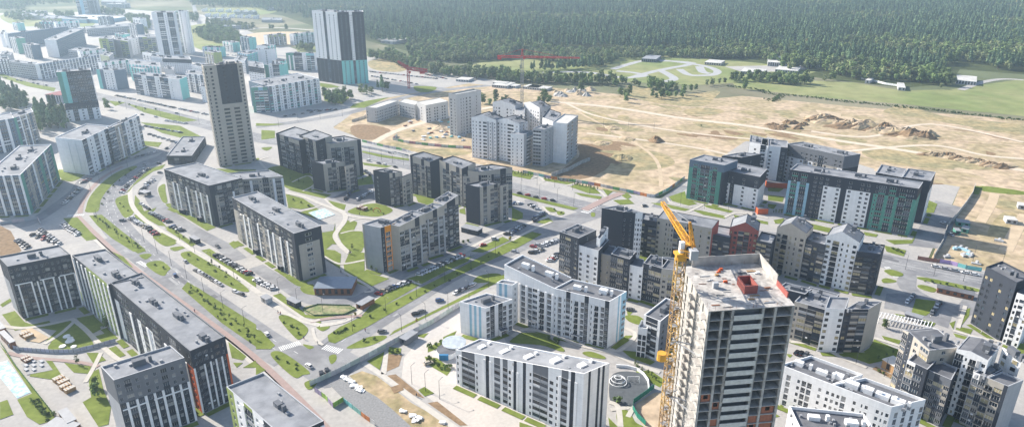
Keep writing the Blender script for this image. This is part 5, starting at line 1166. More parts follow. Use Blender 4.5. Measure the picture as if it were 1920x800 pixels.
for t,pts,k,s_ in (('T7',[(600,540),(625,545),(635,570)],'dark',.7),('T7',[(780,540),(820,535),(860,540),(800,550),(880,545),(910,540),(940,545)],'dark',.55),('T7',[(960,510),(990,512),(1020,505)],'dark',.6),('T7',[(150,575),(175,580),(200,575),(215,565),(190,560)],'dark',.6),('T7',[(1080,480),(1110,475),(1150,470),(1180,470)],'light',.7),
    ('T10',[(960,495),(1010,470),(1030,465),(310,450),(340,448),(180,375),(210,380)],'light',.7),('T4',[(1370,570),(1390,575),(1410,580),(1270,575),(1300,585),(1330,580)],'dark',.55),('T4',[(640,330),(670,335),(700,325),(740,310),(850,310),(930,310),(1030,330)],'dark',1.0),('T4',[(640,220),(670,228)],'dark',.8),('T4',[(80,165),(95,165),(170,170)],'dark',.8),
    ('T1',[(380,550),(590,590),(600,610)],'dark',.6),('T1',[(1060,180),(1080,190)],'dark',.6)):
    for q in pts: p = at(t,q); allp.append((p.x,p.y,k,s_*rnd.uniform(.85,1.15)))
for P_,k_ in (([(-300,55),(60,40),(330,28),(560,8),(980,10),(1000,-60),(400,-80),(-300,-80)],'dark'),([(0,95),(150,80),(300,100),(120,125)],'dark'),([(0,0),(100,5),(200,20),(120,60),(0,60)],'dark'),([(190,150),(260,150),(250,170),(200,165)],'light'),([(300,80),(420,85),(400,110),(320,105)],'dark'),([(1060,0),(1350,0),(1700,40),(1640,60),(1300,45),(1060,40)],'pine'),([(1040,90),(1110,90),(1100,130),(1050,125)],'dark'),([(1130,120),(1420,150),(1400,175),(1150,150)],'light'),([(560,60),(700,70),(690,95),(560,85)],'dark'),([(700,175),(830,165),(840,190),(720,195)],'light')):
    for x,y in scatter([p.xy for p in tp('T1',*P_)],11 if P_[0][1] != 55 else 17):
        if rnd.random() < .75: allp.append((x,y,k_ if rnd.random()<.7 else 'light',rnd.uniform(.6,1)))
allp.sort(key=lambda a: (a[0]**2+a[1]**2)/a[3]**2)
vis = [a for a in allp if 0 < seen((a[0],a[1],5))[0] < 1920 and seen((a[0],a[1],8))[1] > 0]
near = set(id(a) for a in vis[:280])
LB = dict(pine='dark green pine standing at the near edge of the woods beyond the sandy field',dark='dense green broadleaf tree in the near tree belts around the town and field',light='pale olive broadleaf tree in the tree belts in front of the pine forest',yellow='yellow autumn tree among the dark forest')
GRP = dict(pine='pines at the forest edge',dark='green trees of the near belts',light='pale trees before the forest',yellow='autumn trees in the forest')
firsts = {}
for a in allp:
    if id(a) in near: plant(a[2], a[0], a[1], LB[a[2]], GRP[a[2]], a[3])
# the rest of the woods: one object per kind, trees placed on points by geometry nodes
def gn_scatter(name, pts, meshes, label):
    me = bpy.data.meshes.new(name); me.from_pydata([(p[0],p[1],0) for p in pts],[],[])
    at_ = me.attributes.new('sc','FLOAT','POINT'); at_.data.foreach_set('value',[p[3] for p in pts])
    ar = me.attributes.new('rz','FLOAT','POINT'); ar.data.foreach_set('value',[rnd.uniform(0,6.28) for p in pts])
    o = bpy.data.objects.new(name, me); COL.objects.link(o)
    ng = bpy.data.node_groups.new(name,'GeometryNodeTree'); ng.interface.new_socket('Geometry',in_out='INPUT',socket_type='NodeSocketGeometry'); ng.interface.new_socket('Geometry',in_out='OUTPUT',socket_type='NodeSocketGeometry')
    N = ng.nodes; gi = N.new('NodeGroupInput'); go = N.new('NodeGroupOutput')
    ip = N.new('GeometryNodeInstanceOnPoints'); ip.inputs['Pick Instance'].default_value = True
    gti = N.new('GeometryNodeGeometryToInstance')
    for src in meshes:
        oi = N.new('GeometryNodeObjectInfo'); oi.inputs['Object'].default_value = src; oi.transform_space = 'ORIGINAL'; ng.links.new(oi.outputs['Geometry'], gti.inputs[0])
    ri = N.new('FunctionNodeRandomValue'); ri.data_type = 'INT'; ri.inputs[4].default_value = 0; ri.inputs[5].default_value = len(meshes)-1
    a1 = N.new('GeometryNodeInputNamedAttribute'); a1.inputs['Name'].default_value = 'sc'; a2 = N.new('GeometryNodeInputNamedAttribute'); a2.inputs['Name'].default_value = 'rz'
    cx_ = N.new('ShaderNodeCombineXYZ'); L = ng.links
    L.new(a2.outputs['Attribute'], cx_.inputs[2]); L.new(gi.outputs[0], ip.inputs['Points']); L.new(gti.outputs[0], ip.inputs['Instance']); L.new(cx_.outputs[0], ip.inputs['Rotation']); L.new(a1.outputs['Attribute'], ip.inputs['Scale']); L.new(ri.outputs[2], ip.inputs['Instance Index'])
    L.new(ip.outputs[0], go.inputs[0]); md = o.modifiers.new('scatter','NODES'); md.node_group = ng
    tag(o, label, kind='stuff'); return o
rest = {}
for a in allp:
    if id(a) not in near: rest.setdefault(a[2],[]).append(a)
srcs = {}
for k in ('pine','dark','light','yellow'):
    srcs[k] = []
    for i,(c,t) in enumerate(TREES[k]):
        hit = next((o for o in COL.objects if o.type=='MESH' and o.data == c), None)
        if hit is None: hit = plant(k, *vis[300+i][:2], LB[k], GRP[k], .9, i).children[0]
        srcs[k].append(hit)
    if rest.get(k): gn_scatter(dict(pine='pine_forest',dark='broadleaf_woods',light='pale_woods',yellow='autumn_trees')[k], rest[k], srcs[k], dict(pine='dark pine forest reaching the top of the view',dark='green broadleaf trees mixed through the forest and belts',light='pale olive trees mixed along the forest front',yellow='few yellow trees scattered in the far forest')[k])
print('trees', len(allp))
# scrub hedge along the meadow, and rough weeds on the sand
BT = TREES['bush']; 
def strip_pts(line, w, sp):
    ln = smooth([(p[0],p[1]) for p in line],False,6); out = []
    for i in range(len(ln)-1):
        a, c = Vector(ln[i]), Vector(ln[i+1]); L = (c-a).length; k = max(1,int(L/sp))
        for j in range(k):
            p = a.lerp(c,j/k); out.append((p.x+rnd.uniform(-w,w)/2,p.y+rnd.uniform(-w,w)/2,'bush',rnd.uniform(.5,1.4)))
    return out
b0 = plant('bush',*at('T8',(1050,110)).xy,'single round shrub on the sandy field near the grassy hollow',None,1.2,0)
hp = strip_pts(tp('T10',(-20,520),(220,540),(380,560),(700,590),(900,612),(1100,635),(1422,670)),9,.7) + strip_pts(tp('T7',(1180,480),(1300,490),(1440,515)),8,.8)
hp += strip_pts(tp('T10',(0,555),(30,560),(70,530)),9,.5)
gn_scatter('scrub_hedge', hp, [b0.children[0]], 'low dark scrub along the near edge of the long meadow')
# young trees and shrubs on the lawn strips
def row(key, t, pts, n, where, s=1.0, jit=.5, grp=None):
    ln = smooth([(p.x,p.y) for p in tp(t,*pts)],False,8) if len(pts) > 2 else [p.xy for p in tp(t,*pts)]
    L = [0]
    for i in range(len(ln)-1): L.append(L[-1]+(Vector(ln[i+1])-Vector(ln[i])).length)
    n = max(1,int(n*.7)) if key == 'bush' else n
    for i in range(n):
        d = L[-1]*(i+.5)/n; j = max(k for k in range(len(ln)-1) if L[k] <= d); f = (d-L[j])/max(1e-6,L[j+1]-L[j]); p = Vector(ln[j]).lerp(Vector(ln[j+1]),f)
        w_ = {'young':'sapling','bush':'shrub'}.get(key,'tree')
        plant(key,p.x+rnd.uniform(-jit,jit),p.y+rnd.uniform(-jit,jit),'%s %s %s' % (ordinal(i),w_,where),'%ss %s' % (w_,where),s*rnd.uniform(.8,1.2))
row('young','T3',[(760,235),(880,320),(1000,410),(1045,460)],11,'on the long lawn between cycle path and boulevard',.75)
row('bush','T3',[(770,245),(900,345),(1040,460)],16,'along the long boulevard lawn',.9,1.5)
row('bush','T2',[(520,610),(620,680),(780,790)],18,'on the narrow left boulevard lawn',1.0,.8)
row('bush','T2',[(560,560),(610,470),(740,345)],10,'on the curved lawn by the cycle path',1.0,.8)
row('bush','T3',[(610,140),(680,165)],4,'on the small oval lawn by the junction')
row('bush','T3',[(745,95),(850,150),(960,235)],9,'on the lawn between boulevard and parked cars',.9,1)
row('young','T3',[(845,130),(900,170),(980,215)],4,'beside the car row on the boulevard',.7)
row('bush','T6',[(110,370),(180,430)],6,'on the corner lawn west of the crossing',.9,1.5); row('bush','T6',[(80,515),(190,580)],6,'on the lawn island south of the crossing',.9,1.5)
row('bush','T6',[(310,435),(450,365),(620,285),(800,195),(1000,85)],20,'on the long diagonal lawn strip',.9,1.2); row('bush','T6',[(315,425),(340,415),(380,400)],9,'clustered at the tip of the diagonal lawn',.9,1)
row('bush','T6',[(420,460),(500,440)],4,'on the teardrop lawn'); row('bush','T6',[(480,80),(560,180)],4,'beside the orange column block',1.3)
row('bush','T6',[(620,140),(680,120)],5,'under the grey ended block',1.2); row('bush','T5',[(1140,760),(1190,745)],3,'at the corner of the stepped parapet block',1.2)
row('young','T8',[(0,370),(110,390)],8,'along the footway behind the stepped skewed block',.8); row('young','T8',[(340,430),(480,465)],9,'along the site fence by the wide road',.8); row('young','T8',[(170,400),(320,420)],6,'beside the white wall by the wide road',.7)
row('bush','T2',[(920,660),(1080,770)],7,'along the car park footway',.9); row('young','T6',[(390,70),(380,110)],2,'beside the winding courtyard path',.9); row('young','T6',[(440,150),(500,180)],3,'on the lawn before the grey end wall',.8)
row('dark','T3',[(390,620),(400,690)],2,'on the courtyard lawn near the charcoal end block',.4); row('dark','T3',[(430,400),(440,405)],1,'in the shaded courtyard corner',.45); row('young','T3',[(310,545),(320,550)],1,'by the pink path',1)
row('young','T3',[(120,700),(190,760)],5,'on the fenced lawn at the lower left',.8); row('bush','T3',[(140,690),(220,790)],9,'on the fenced lawn at lower left',1.2,2)
row('bush','T9',[(140,440),(200,470)],6,'on the round courtyard lawn',1.3,1.5); row('bush','T9',[(400,690),(440,700)],4,'at the edge of the dark playground',1.5); row('young','T9',[(500,550),(590,620)],7,'along the playground bench wall',.7,1)
row('bush','V6',[(490,330),(570,335)],5,'in the small bed by the booth',1.3); row('bush','V6',[(740,300),(830,280),(820,330)],8,'around the round pavilion',1.4,1); row('bush','V6',[(730,370),(880,450)],9,'in the bed below the round pavilion',1.4,1.5)
row('yellow','T6',[(398,350),(400,352)],1,'as the yellow sapling by the low shed',.25); row('yellow','T6',[(650,375),(655,378)],1,'as the yellow sapling by the fence',.2); row('yellow','V1',[(1010,190),(1012,192)],1,'as the golden sapling on the diagonal footway',.3)
row('dark','T12',[(470,395),(472,400)],1,'beside the white pergola',.35); row('young','T11',[(20,590),(80,600)],4,'at the left foot of the long green block',.9); row('bush','T12',[(500,75),(550,100)],5,'on the bed by the wide road',1.2,1)
row('bush','T12',[(620,208),(840,248)],10,'on the lawn before the long shed',1); row('young','T12',[(390,540),(520,500)],4,'on the lawn behind the short block',.7); row('bush','T12',[(440,570),(560,640)],8,'in the brown bed along the gabled row',.9,1)
row('bush','T2',[(650,530),(735,590)],5,'on the rounded lawn in the bend',.9,1); row('young','T5',[(440,480),(620,400)],4,'around the shaded car park',.9); row('young','T5',[(60,370),(300,440)],6,'in the shaded courtyard behind',.8,3)
row('bush','T5',[(200,520),(300,560)],5,'on the sunny courtyard lawn',1.1,2); row('bush','T5',[(580,560),(720,600)],6,'around the wooden play tower',1,2); row('bush','T8',[(220,570),(290,600)],4,'on the small triangles by the crossing',1.3)
row('bush','T1',[(640,570),(880,620)],8,'along the highway verge',1.5,2); row('young','T2',[(200,440),(330,430)],4,'behind the block by the parking court',1.0,2)
# ---------------------------------------------------------------- cars
CARC = dict(white=(.75,.75,.75),silver=(.42,.43,.45),black=(.02,.02,.024),grey=(.13,.135,.145),blue=(.04,.09,.22),red=(.35,.03,.03),beige=(.42,.37,.28),orange=(.6,.2,.04),green=(.05,.14,.08))
TYRE = mat('tyre_rubber', (.02,.02,.02), rough=.9); RIM = mat('wheel_rim', (.4,.4,.42), rough=.35, metal=.7)
HEADL = mat('headlight_lens', (.7,.7,.72), rough=.1, spec=.8); TAILL = mat('tail_light_lens', (.4,.02,.02), rough=.2, spec=.6)
def carpaint(c):
    m = mat('car_paint_'+c, CARC[c], rough=.25, spec=.6, var=.04); return m
def loft(b, secs, m, cap=True):
    """secs: list of (x, halfwidth_low, halfwidth_high, z_low, z_high)"""
    R4 = [[(x,-a,z0),(x,a,z0),(x,c,z1),(x,-c,z1)] for x,a,c,z0,z1 in secs]
    for i in range(len(R4)-1):
        p, q = R4[i], R4[i+1]
        for j in range(4): b.face([p[j],p[(j+1)%4],q[(j+1)%4],q[j]][::-1], m)
    b.face(R4[0],m); b.face(R4[-1][::-1],m)
CM = {}
def car_meshes(c, van=False):
    k = (c,van)
    if k in CM: return CM[k]
    P = carpaint(c); b = MB(); g = MB(); H = .35 if van else 0
    loft(b, [(-2.25,.72,.78,.42,.8),(-2.1,.84,.86,.3,.95+H*.5),(-1.4,.88,.86,.26,.98+H*.5),(.9,.88,.86,.26,.95+H*.5),(1.5,.88,.82,.28,.9+H*.3),(2.05,.84,.74,.3,.78),(2.28,.68,.62,.4,.66)], P)
    loft(b, [(-1.45-H,.66,.6,1.38+H,1.44+H),(-1.1,.66,.6,1.43+H,1.49+H),(.1,.66,.6,1.43+H,1.48+H),(.5,.6,.56,1.36+H,1.42+H)], P)
    loft(g, [(-2.0 if not van else -2.15,.74,.66,.93+H*.45,1.0+H*.5),(-1.5-H,.78,.64,.94+H*.45,1.4+H),(.45,.78,.62,.92+H*.45,1.4+H),(1.25,.74,.62,.88+H*.3,.95+H*.3)], GL[0])
    CM[k] = [('body',b.mesh('car_body')),('windows',g.mesh('car_glass'))]
    for s_ in (-1,1):
        hl = MB(); hl.box((2.12,s_*.58),.22,.3,.55,.7,HEADL); tl = MB(); tl.box((-2.2,s_*.68),.12,.26,.68,.88,TAILL)
        CM[k] += [('headlight',hl.mesh('headlight')),('tail_light',tl.mesh('tail_light'))]
    return CM[k]
w_ = MB()
for i in range(10):
    a, c = 2*math.pi*i/10, 2*math.pi*(i+1)/10; r_ = .32
    w_.face([(math.cos(a)*r_,-.1,math.sin(a)*r_),(math.cos(c)*r_,-.1,math.sin(c)*r_),(math.cos(c)*r_,.1,math.sin(c)*r_),(math.cos(a)*r_,.1,math.sin(a)*r_)],TYRE)
for s_ in (-.1,.1):
    w_.face([(math.cos(2*math.pi*i/10)*.32,s_,math.sin(2*math.pi*i/10)*.32) for i in range(10)][::1 if s_<0 else -1],TYRE); w_.face([(math.cos(2*math.pi*i/8)*.19,s_*1.06,math.sin(2*math.pi*i/8)*.19) for i in range(8)][::1 if s_<0 else -1],RIM)
WH = w_.mesh('wheel')
CARN = [0]
CARS = []
def car(x, y, az, c, label, group=None, van=False, z=.13):
    sx, sy, f = seen((x,y,z)); vis_ = -10 < sx < 1930 and -5 < sy < 810
    CARS.append((f if vis_ else f+5000, x, y, az, c, label, group, van, z))
def flush_cars():
    CARS.sort(key=lambda k: k[0]); far_ = MB()
    for n_,(f,x,y,az,c,label,group,van,z) in enumerate(CARS):
        if n_ < 296 or not group:
            r = thing('parked_van' if van else 'parked_car',(x,y,z),label,'van' if van else 'car',group,az)
            for nm_,m_ in car_meshes(c,van): link(nm_,m_,r)
            for wx in (-1.35,1.38):
                for wy in (-.8,.8): link('wheel',WH,r,(wx,wy,.32))
        else:
            ca, sa = math.cos(az), math.sin(az)
            for nm_,me in car_meshes(c,van)[:2]:
                base = len(far_.v); mi_ = far_.m(me.materials[0])
                far_.v += [(x+v.co.x*ca-v.co.y*sa, y+v.co.x*sa+v.co.y*ca, v.co.z+z) for v in me.vertices]
                far_.f += [tuple(i+base for i in pl.vertices) for pl in me.polygons]; far_.mi += [mi_]*len(me.polygons)
    o = far_.build('distant_cars'); tag(o,'many tiny parked cars in the far car parks and along the highway',kind='stuff')
PALT = ['white']*6+['silver']*5+['black']*5+['grey']*5+['blue']*1+['red']*1+['grey']*2+['beige']
def cars(t, p, q, n, where, ang=90, fill=1.0, cols=None, curve=None, z=.13):
    """n parked cars from p to q; ang is the angle between the row and each car"""
    pts = [v.xy for v in tp(t,*(curve or (p,q)))]
    if len(pts) > 2: pts = [Vector(a) for a in smooth([(a.x,a.y) for a in pts],False,8)]
    L = [0]
    for i in range(len(pts)-1): L.append(L[-1]+(pts[i+1]-pts[i]).length)
    if ang not in (2,5,0) and n > 2:
        bm_ = MB()
        for i in range(n+1):
            d = L[-1]*i/n; j = max(k for k in range(len(pts)-1) if L[k] <= d) if d < L[-1] else len(pts)-2; f = (d-L[j])/max(1e-6,L[j+1]-L[j]); pos = pts[j].lerp(pts[j+1],f)
            a_ = math.atan2((pts[j+1]-pts[j]).y,(pts[j+1]-pts[j]).x)+R(ang); e = Vector((math.cos(a_),math.sin(a_)))*2.4; s_ = Vector((-e.y,e.x)).normalized()*.07
            bm_.face([(*(pos-e-s_),.118),(*(pos+e-s_),.118),(*(pos+e+s_),.118),(*(pos-e+s_),.118)],PAINT)
        tag(bm_.build('bay_marks'),kind='structure')
    idx = 0; seen_ = {}
    for i in range(n):
        if rnd.random() > fill: continue
        d = L[-1]*(i+.5)/n; j = max(k for k in range(len(pts)-1) if L[k] <= d); f = (d-L[j])/max(1e-6,L[j+1]-L[j]); pos = pts[j].lerp(pts[j+1],f)
        dr_ = pts[j+1]-pts[j]; az = math.atan2(dr_.y,dr_.x)+R(ang)+rnd.uniform(-.03,.03)+(math.pi if rnd.random()<.3 else 0)
        c = cols[i%len(cols)] if cols else rnd.choice(PALT); k = seen_.get(c,0); seen_[c] = k+1
        van = rnd.random() < .06
        car(pos.x+rnd.uniform(-.2,.2),pos.y+rnd.uniform(-.2,.2),az,c,'%s %s %s %s' % (ordinal(k),c,'van' if van else 'car',where),'cars '+where,van,z)
cars('T2',0,0,16,'of the curved car park inside the bend',60,curve=[(672,485),(700,450),(740,410),(790,370),(830,345)])
cars('T2',0,0,9,'of the short bay beside the pale footway in the bend',60,curve=[(780,490),(800,455),(830,425),(865,405)])
cars('T2',0,0,11,'of the diagonal bay below the bend',62,curve=[(722,620),(770,650),(830,678)])
cars('T2',0,0,4,'below the diagonal bay',62,curve=[(840,690),(870,715)])
cars('T2',0,0,9,'along the inner street of the charcoal block',62,curve=[(840,590),(890,620),(945,645)]); cars('T2',0,0,4,'at the inner street corner',62,curve=[(950,665),(1020,695)]); cars('T2',0,0,4,'by the shelter in the bend',10,curve=[(780,540),(830,575)])
cars('T2',(355,545),(445,455),9,'at the parking court beside the teal cornered block',-35)
cars('T2',0,0,11,'in the shade before the striped white block',20,curve=[(590,340),(680,300),(790,275),(940,230)],fill=.9)
cars('T2',(455,425),(500,405),4,'at the corner of the curved street',-30); cars('T2',(505,385),(560,365),2,'near the foot of the white end wall',10)
cars('T2',(345,655),(440,715),9,'at the right of the pale car park',-60); cars('T2',(215,685),(330,770),10,'in the middle of the pale car park',-60); cars('T2',(90,740),(160,790),5,'at the left of the pale car park',-60)
cars('T3',(120,20),(240,60),5,'at the lower end of the pale car park',-60)
cars('T3',(875,105),(1015,185),18,'of the dense diagonal bay beside the boulevard',62)
cars('T6',(0,205),(75,245),9,'of the white car group by the slab block',60,cols=['white','silver','white','grey','white','silver'])
cars('T3',(790,165),(900,230),8,'along the boulevard kerb',2,cols=['grey','white','silver','black','grey','black','white','silver']); cars('T3',(945,250),(990,270),2,'at the lower boulevard kerb',2)
cars('T6',(515,255),(620,212),10,'by the low booth near the street corner',-55); cars('T6',(655,188),(720,160),6,'of white cars below the grey ended block',-60,cols=['white','silver','white']); cars('T6',(720,160),(840,105),11,'beside the grey ended block',-60); 
cars('V1',(975,150),(1100,85),9,'across from the low shed',-60,cols=['black','white','silver','grey']); cars('V1',(1170,45),(1230,0),7,'at the top of the side street',-55)
cars('T8',(0,700),(60,660),5,'at the left corner lot',-55); cars('T8',(95,545),(150,575),4,'in the dark corner lot',50); cars('T8',(120,640),(185,590),7,'of the corner lot near the crossing',20); cars('T8',(5,540),(50,540),3,'at the lot entrance',40)
cars('V1',(1145,275),(1225,245),5,'in the upper kerb bay of the diagonal road',-50); cars('V1',(1225,225),(1330,185),8,'of pale cars beside the dark stepped row',-45,cols=['white','silver','white','grey']); cars('V1',(1270,330),(1340,280),7,'in the lot behind the white valley roof block',-50)
cars('T9',(0,95),(190,45),10,'behind the white block',-50,fill=.5)
cars('V1',(620,550),(770,485),6,'in the lower kerb bay of the diagonal road',15,cols=['white','black','silver','grey','silver'])
cars('T8',(20,480),(250,530),5,'at the near kerb of the wide road',2,cols=['black','red','grey','red','black']); cars('T5',(740,255),(840,275),7,'along the site hoarding',60,cols=['black','grey'],fill=.95)
cars('T5',(610,300),(820,350),7,'at the near kerb behind the narrow block',2,fill=.8); cars('T5',(600,355),(640,385),5,'beside the small cube block',-40)
cars('T5',(490,520),(545,455),9,'on the left of the shaded car park',20,cols=['black','grey','silver','black','blue']); cars('T5',(560,520),(650,470),9,'on the right of the shaded car park',20,cols=['white','silver','grey','white'])
cars('T12',(560,300),(595,265),4,'on the left of the small car park',10,cols=['white','silver','silver','grey']); cars('T12',(660,345),(700,295),6,'on the right of the small car park',10,cols=['grey','black','silver','silver'])
cars('T12',(105,500),(165,512),3,'of dark cars at the kerb above the white block',70,cols=['black','black','grey']); cars('T12',(660,150),(860,190),5,'of pale cars along the colourful fence',5,cols=['white','silver','silver','white'])
cars('V3',(400,490),(440,470),2,'by the green site cabins',70,cols=['silver','black']); cars('V3',(355,400),(362,395),1,'as the white car at the yard wall',80,cols=['white'])
cars('U2',(170,470),(990,640),34,'along the highway footway in front of the dark bay block',58,fill=.85); cars('U2',(610,690),(800,720),8,'in the small lot by the highway',58,cols=['white','silver']); cars('U2',(430,740),(760,800),16,'of the bright lot beside the white block',20,fill=.8)
cars('T1',(0,430),(270,480),12,'on the far left highway',5,fill=.7); cars('T1',(0,410),(200,450),10,'at the far left verge',60,fill=.6); cars('T1',(820,745),(1000,800),7,'of the lot near the dark low block',60)
cars('T4',(630,400),(1010,440),26,'of the far car park near the woods',60,fill=.9); cars('T4',(640,425),(900,470),18,'of the second far car park row',60,fill=.9); cars('T4',(940,415),(1060,440),10,'of the far lot by the tree belt',60)
cars('U3',(640,700),(900,690),12,'in the shade of the long turquoise block',20,fill=.8); cars('T4',(150,650),(480,600),14,'along the side road by the turquoise block',20,fill=.8); cars('U2',(1000,100),(1400,130),18,'of the far lot behind the beige tower',60,fill=.9)
cars('T12',(0,120),(5,122),1,'as the car behind the gable row',0) if False else None
for (t,p,az,c,lb,van) in (('T2',(682,635),0,'grey','dark grey car driving in the bend below the curved bay',0),('T3',(710,188),2.2,'blue','small blue car alone by the junction of the boulevard',0),('T3',(752,132),2.3,'silver','beige-silver car alone at the corner of the pointed lawn',0),
    ('T6',(45,428),2.2,'white','white car driving down the boulevard above the lawn island',0),('T6',(215,556),2.4,'white','white car waiting at the crossing beside the lawn island',0),('T6',(265,588),1.9,'black','black car at the lower edge of the crossing',0),('T6',(288,576),1.9,'black','dark car beside the black one at the crossing',0),
    ('T6',(512,417),.1,'grey','grey car passing the teardrop lawn',0),('T6',(648,345),.4,'black','black car leading the pair on the diagonal road',0),('T6',(672,336),.4,'grey','dark car behind the black one on the diagonal road',0),('T6',(745,292),.3,'blue','dark blue van with pale roof on the diagonal road',1),
    ('T6',(920,66),.5,'red','red car alone on the side street by the shed',0),('T6',(968,42),.2,'white','white van at the corner of the side street',1),('T6',(498,264),-.4,'red','dark red car beside the low booth',0),('T2',(808,325),-.5,'silver','silver car at the top of the bend',0),('T2',(885,318),-.5,'black','black car by the low dark block',0),
    ('T2',(1210,780),-.8,'grey','grey car at the mouth of the inner street',0),('T2',(800,352),-.5,'white','white car on the curve above the bays',0),('T2',(890,370),-.2,'grey','grey car beside the beige slab corner',0),('T5',(1325,740),0,'silver','silver car on the street before the dark ended block',0),('T8',(735,553),.5,'grey','grey car at the road fork by the charcoal block',0),('T9',(480,328),0,'grey','grey car parked between the white blocks',0),
    ('T6',(700,545),.5,'beige','tan car on the forecourt by the round bed',0),('U2',(410,640),-.4,'grey','grey car on the highway near the striped white block',0),('U2',(715,630),-.4,'silver','silver truck-like van on the highway',1),('U2',(530,660),-.4,'silver','silver car in the outer highway lane',0)):
    q = at(t,p); car(q.x,q.y,az,c,lb,None,bool(van))
flush_cars()

# ---------------------------------------------------------------- street lamps
lm = MB(); lm.cyl((0,0),.11,.07,0,9,DARKM,6); LPOLE = lm.mesh('pole'); la = MB(); la.beam((0,0,8.9),(1.8,0,9.4),.09,DARKM); la.box((2.0,0),.8,.3,9.32,9.46,METAL); LARM = la.mesh('lamp_arm')
def lamps(t, pts, n, where, az=None):
    ln = [Vector(a) for a in smooth([(p.x,p.y) for p in tp(t,*pts)],False,8)] if len(pts) > 2 else [p.xy for p in tp(t,*pts)]; L = [0]
    for i in range(len(ln)-1): L.append(L[-1]+(ln[i+1]-ln[i]).length)
    for i in range(n):
        d = L[-1]*(i+.5)/n; j = max(k for k in range(len(ln)-1) if L[k] <= d); p = ln[j].lerp(ln[j+1],(d-L[j])/max(1e-6,L[j+1]-L[j])); dd = ln[j+1]-ln[j]
        r = thing('street_lamp',(p.x,p.y,0),'%s tall dark street lamp %s' % (ordinal(i),where),'street lamp','street lamps '+where,math.atan2(dd.y,dd.x)+(az if az is not None else R(90)))
        link('pole',LPOLE,r); link('lamp_arm',LARM,r)
lamps('T3',[(560,30),(800,235),(1038,420)],7,'between cycle path and boulevard',R(90)); lamps('T3',[(700,20),(850,140),(1000,230)],4,'on the parking side of the boulevard',R(-90))
lamps('T6',[(320,455),(600,300),(900,140),(1020,80)],6,'on the diagonal lawn',R(-90)); lamps('T6',[(540,440),(800,310),(980,215)],5,'along the pale fence',R(90))
lamps('T8',[(0,470),(200,510),(390,570)],4,'in front of the wide road',R(90)); lamps('T8',[(15,400),(130,430),(320,460),(480,495)],5,'on the field side of the wide road',R(-90)); lamps('T5',[(600,280),(710,300),(850,335)],4,'on the upper part of the wide road',R(90))
lamps('T2',[(480,500),(600,400),(760,330)],4,'inside the bend of the boulevard',R(-90)); lamps('T2',[(520,620),(640,720),(780,800)],4,'on the narrow lawn strip',R(90))
lamps('U2',[(200,570),(520,640),(830,700),(990,740)],5,'along the near side of the highway',R(90)); lamps('T1',[(0,420),(300,500)],3,'on the far left highway',R(90)); lamps('T4',[(80,720),(230,680),(540,640)],4,'on the side road',R(90))
lamps('T8',[(870,540),(1110,575),(1400,640)],4,'behind the gabled row',R(90)); lamps('T12',[(500,150),(730,200),(850,215)],3,'near the right road fork',R(90)); lamps('T11',[(720,720),(760,735)],1,'at the green block corner',R(90))
lamps('T6',[(60,240),(180,310),(330,350)],3,'beside the inner street',R(90)); lamps('V6',[(600,510),(860,650)],3,'on the pale forecourt',R(90)); lamps('T12',[(300,520),(460,590),(640,690)],3,'on the lower right street',R(-90))
lamps('T7',[(440,700),(640,720),(860,740)],3,'across the sandy field',R(90)); lamps('V3',[(470,660),(900,740)],2,'in the fenced yard',R(90))
# ---------------------------------------------------------------- pavilions, sheds, fences, play grounds
def shed(label, t, A, B, C, h, wallc, roofm, name='pavilion', over=.4, cat='shed', openf=False, slope=0.0):
    a, b2, c = at(t,A,h).xy, at(t,B,h).xy, at(t,C,h).xy; u = (b2-a).normalized(); n = Vector((-u.y,u.x)); dep = max(1.5,(c-b2).dot(n)); P = [a,b2,b2+n*dep,a+n*dep]
    cen = sum(P,Vector((0,0)))/4; r = thing(name,(cen.x,cen.y,0),label,cat); I = [cen+(p-cen)*(1-over/max(3,(p-cen).length)) for p in P]
    b = MB()
    if openf:
        for p in I: b.box(p,.25,.25,0,h-.25,wallc)
        b.prism([I[2],I[3],I[3]-n*.2,I[2]-n*.2][::-1],0,h-.25,wallc)
    else: b.prism(I,0,h-.25,wallc)
    b.build('wall',r); b = MB(); b.prism(P,h-.24,h,METAL if roofm is None else roofm,None,True); b.build('roof',r)
    if not openf:
        L = (I[1]-I[0]).length; k = max(1,int(L/3))
        for i in range(min(k,8)):
            b = MB(); q = I[0].lerp(I[1],(i+.5)/k)-n*.03; b.box(q,1.5,.08,.9,h-.7,GL[0],math.atan2(u.y,u.x)); b.build('window',r)
    return r
BW, WD = W_('N'), W_('U')
shed('wedge shaped brown pavilion with blue grey metal roof at the end of the winding path','T6',(232,238),(388,238),(385,190),4.2,BW,mat('blue_grey_metal_roof',(.2,.24,.3),rough=.5,metal=.3,var=.12))
shed('low booth with pale roof beside the row of cars at the street corner','T6',(402,298),(428,308),(478,275),3,BW,METAL,'booth',cat='booth')
shed('small grey-roofed booth on the corner lawn by the boulevard','T6',(120,280),(160,300),(188,290),3.2,W_('D'),METAL,'booth',cat='booth')
shed('dark flat-roofed shed at the foot of the dark ended block','T5',(1136,668),(1230,690),(1250,668),3.4,W_('D'),METAL,'shed')
shed('dark booth with grey roof on the strip by the inner street','T2',(1048,720),(1085,740),(1122,735),3.2,W_('D'),METAL,'booth',cat='booth')
shed('little dark shelter between the footway and bays in the bend','T2',(768,470),(805,480),(805,460),3,W_('D'),METAL,'shelter',openf=True,cat='shelter')
shed('grey substation box behind the pale fence by the forecourt','V6',(558,240),(602,258),(680,205),3.3,W_('G'),METAL,'booth',cat='booth')
shed('long low brick shed with flat roof right of the road fork','T12',(685,235),(840,268),(842,252),3,W_('N'),ROOFD,'shed')
shed('flat-roofed grey booth beside the small car park','T12',(553,340),(625,362),(635,350),3,W_('G'),METAL,'booth',cat='booth')
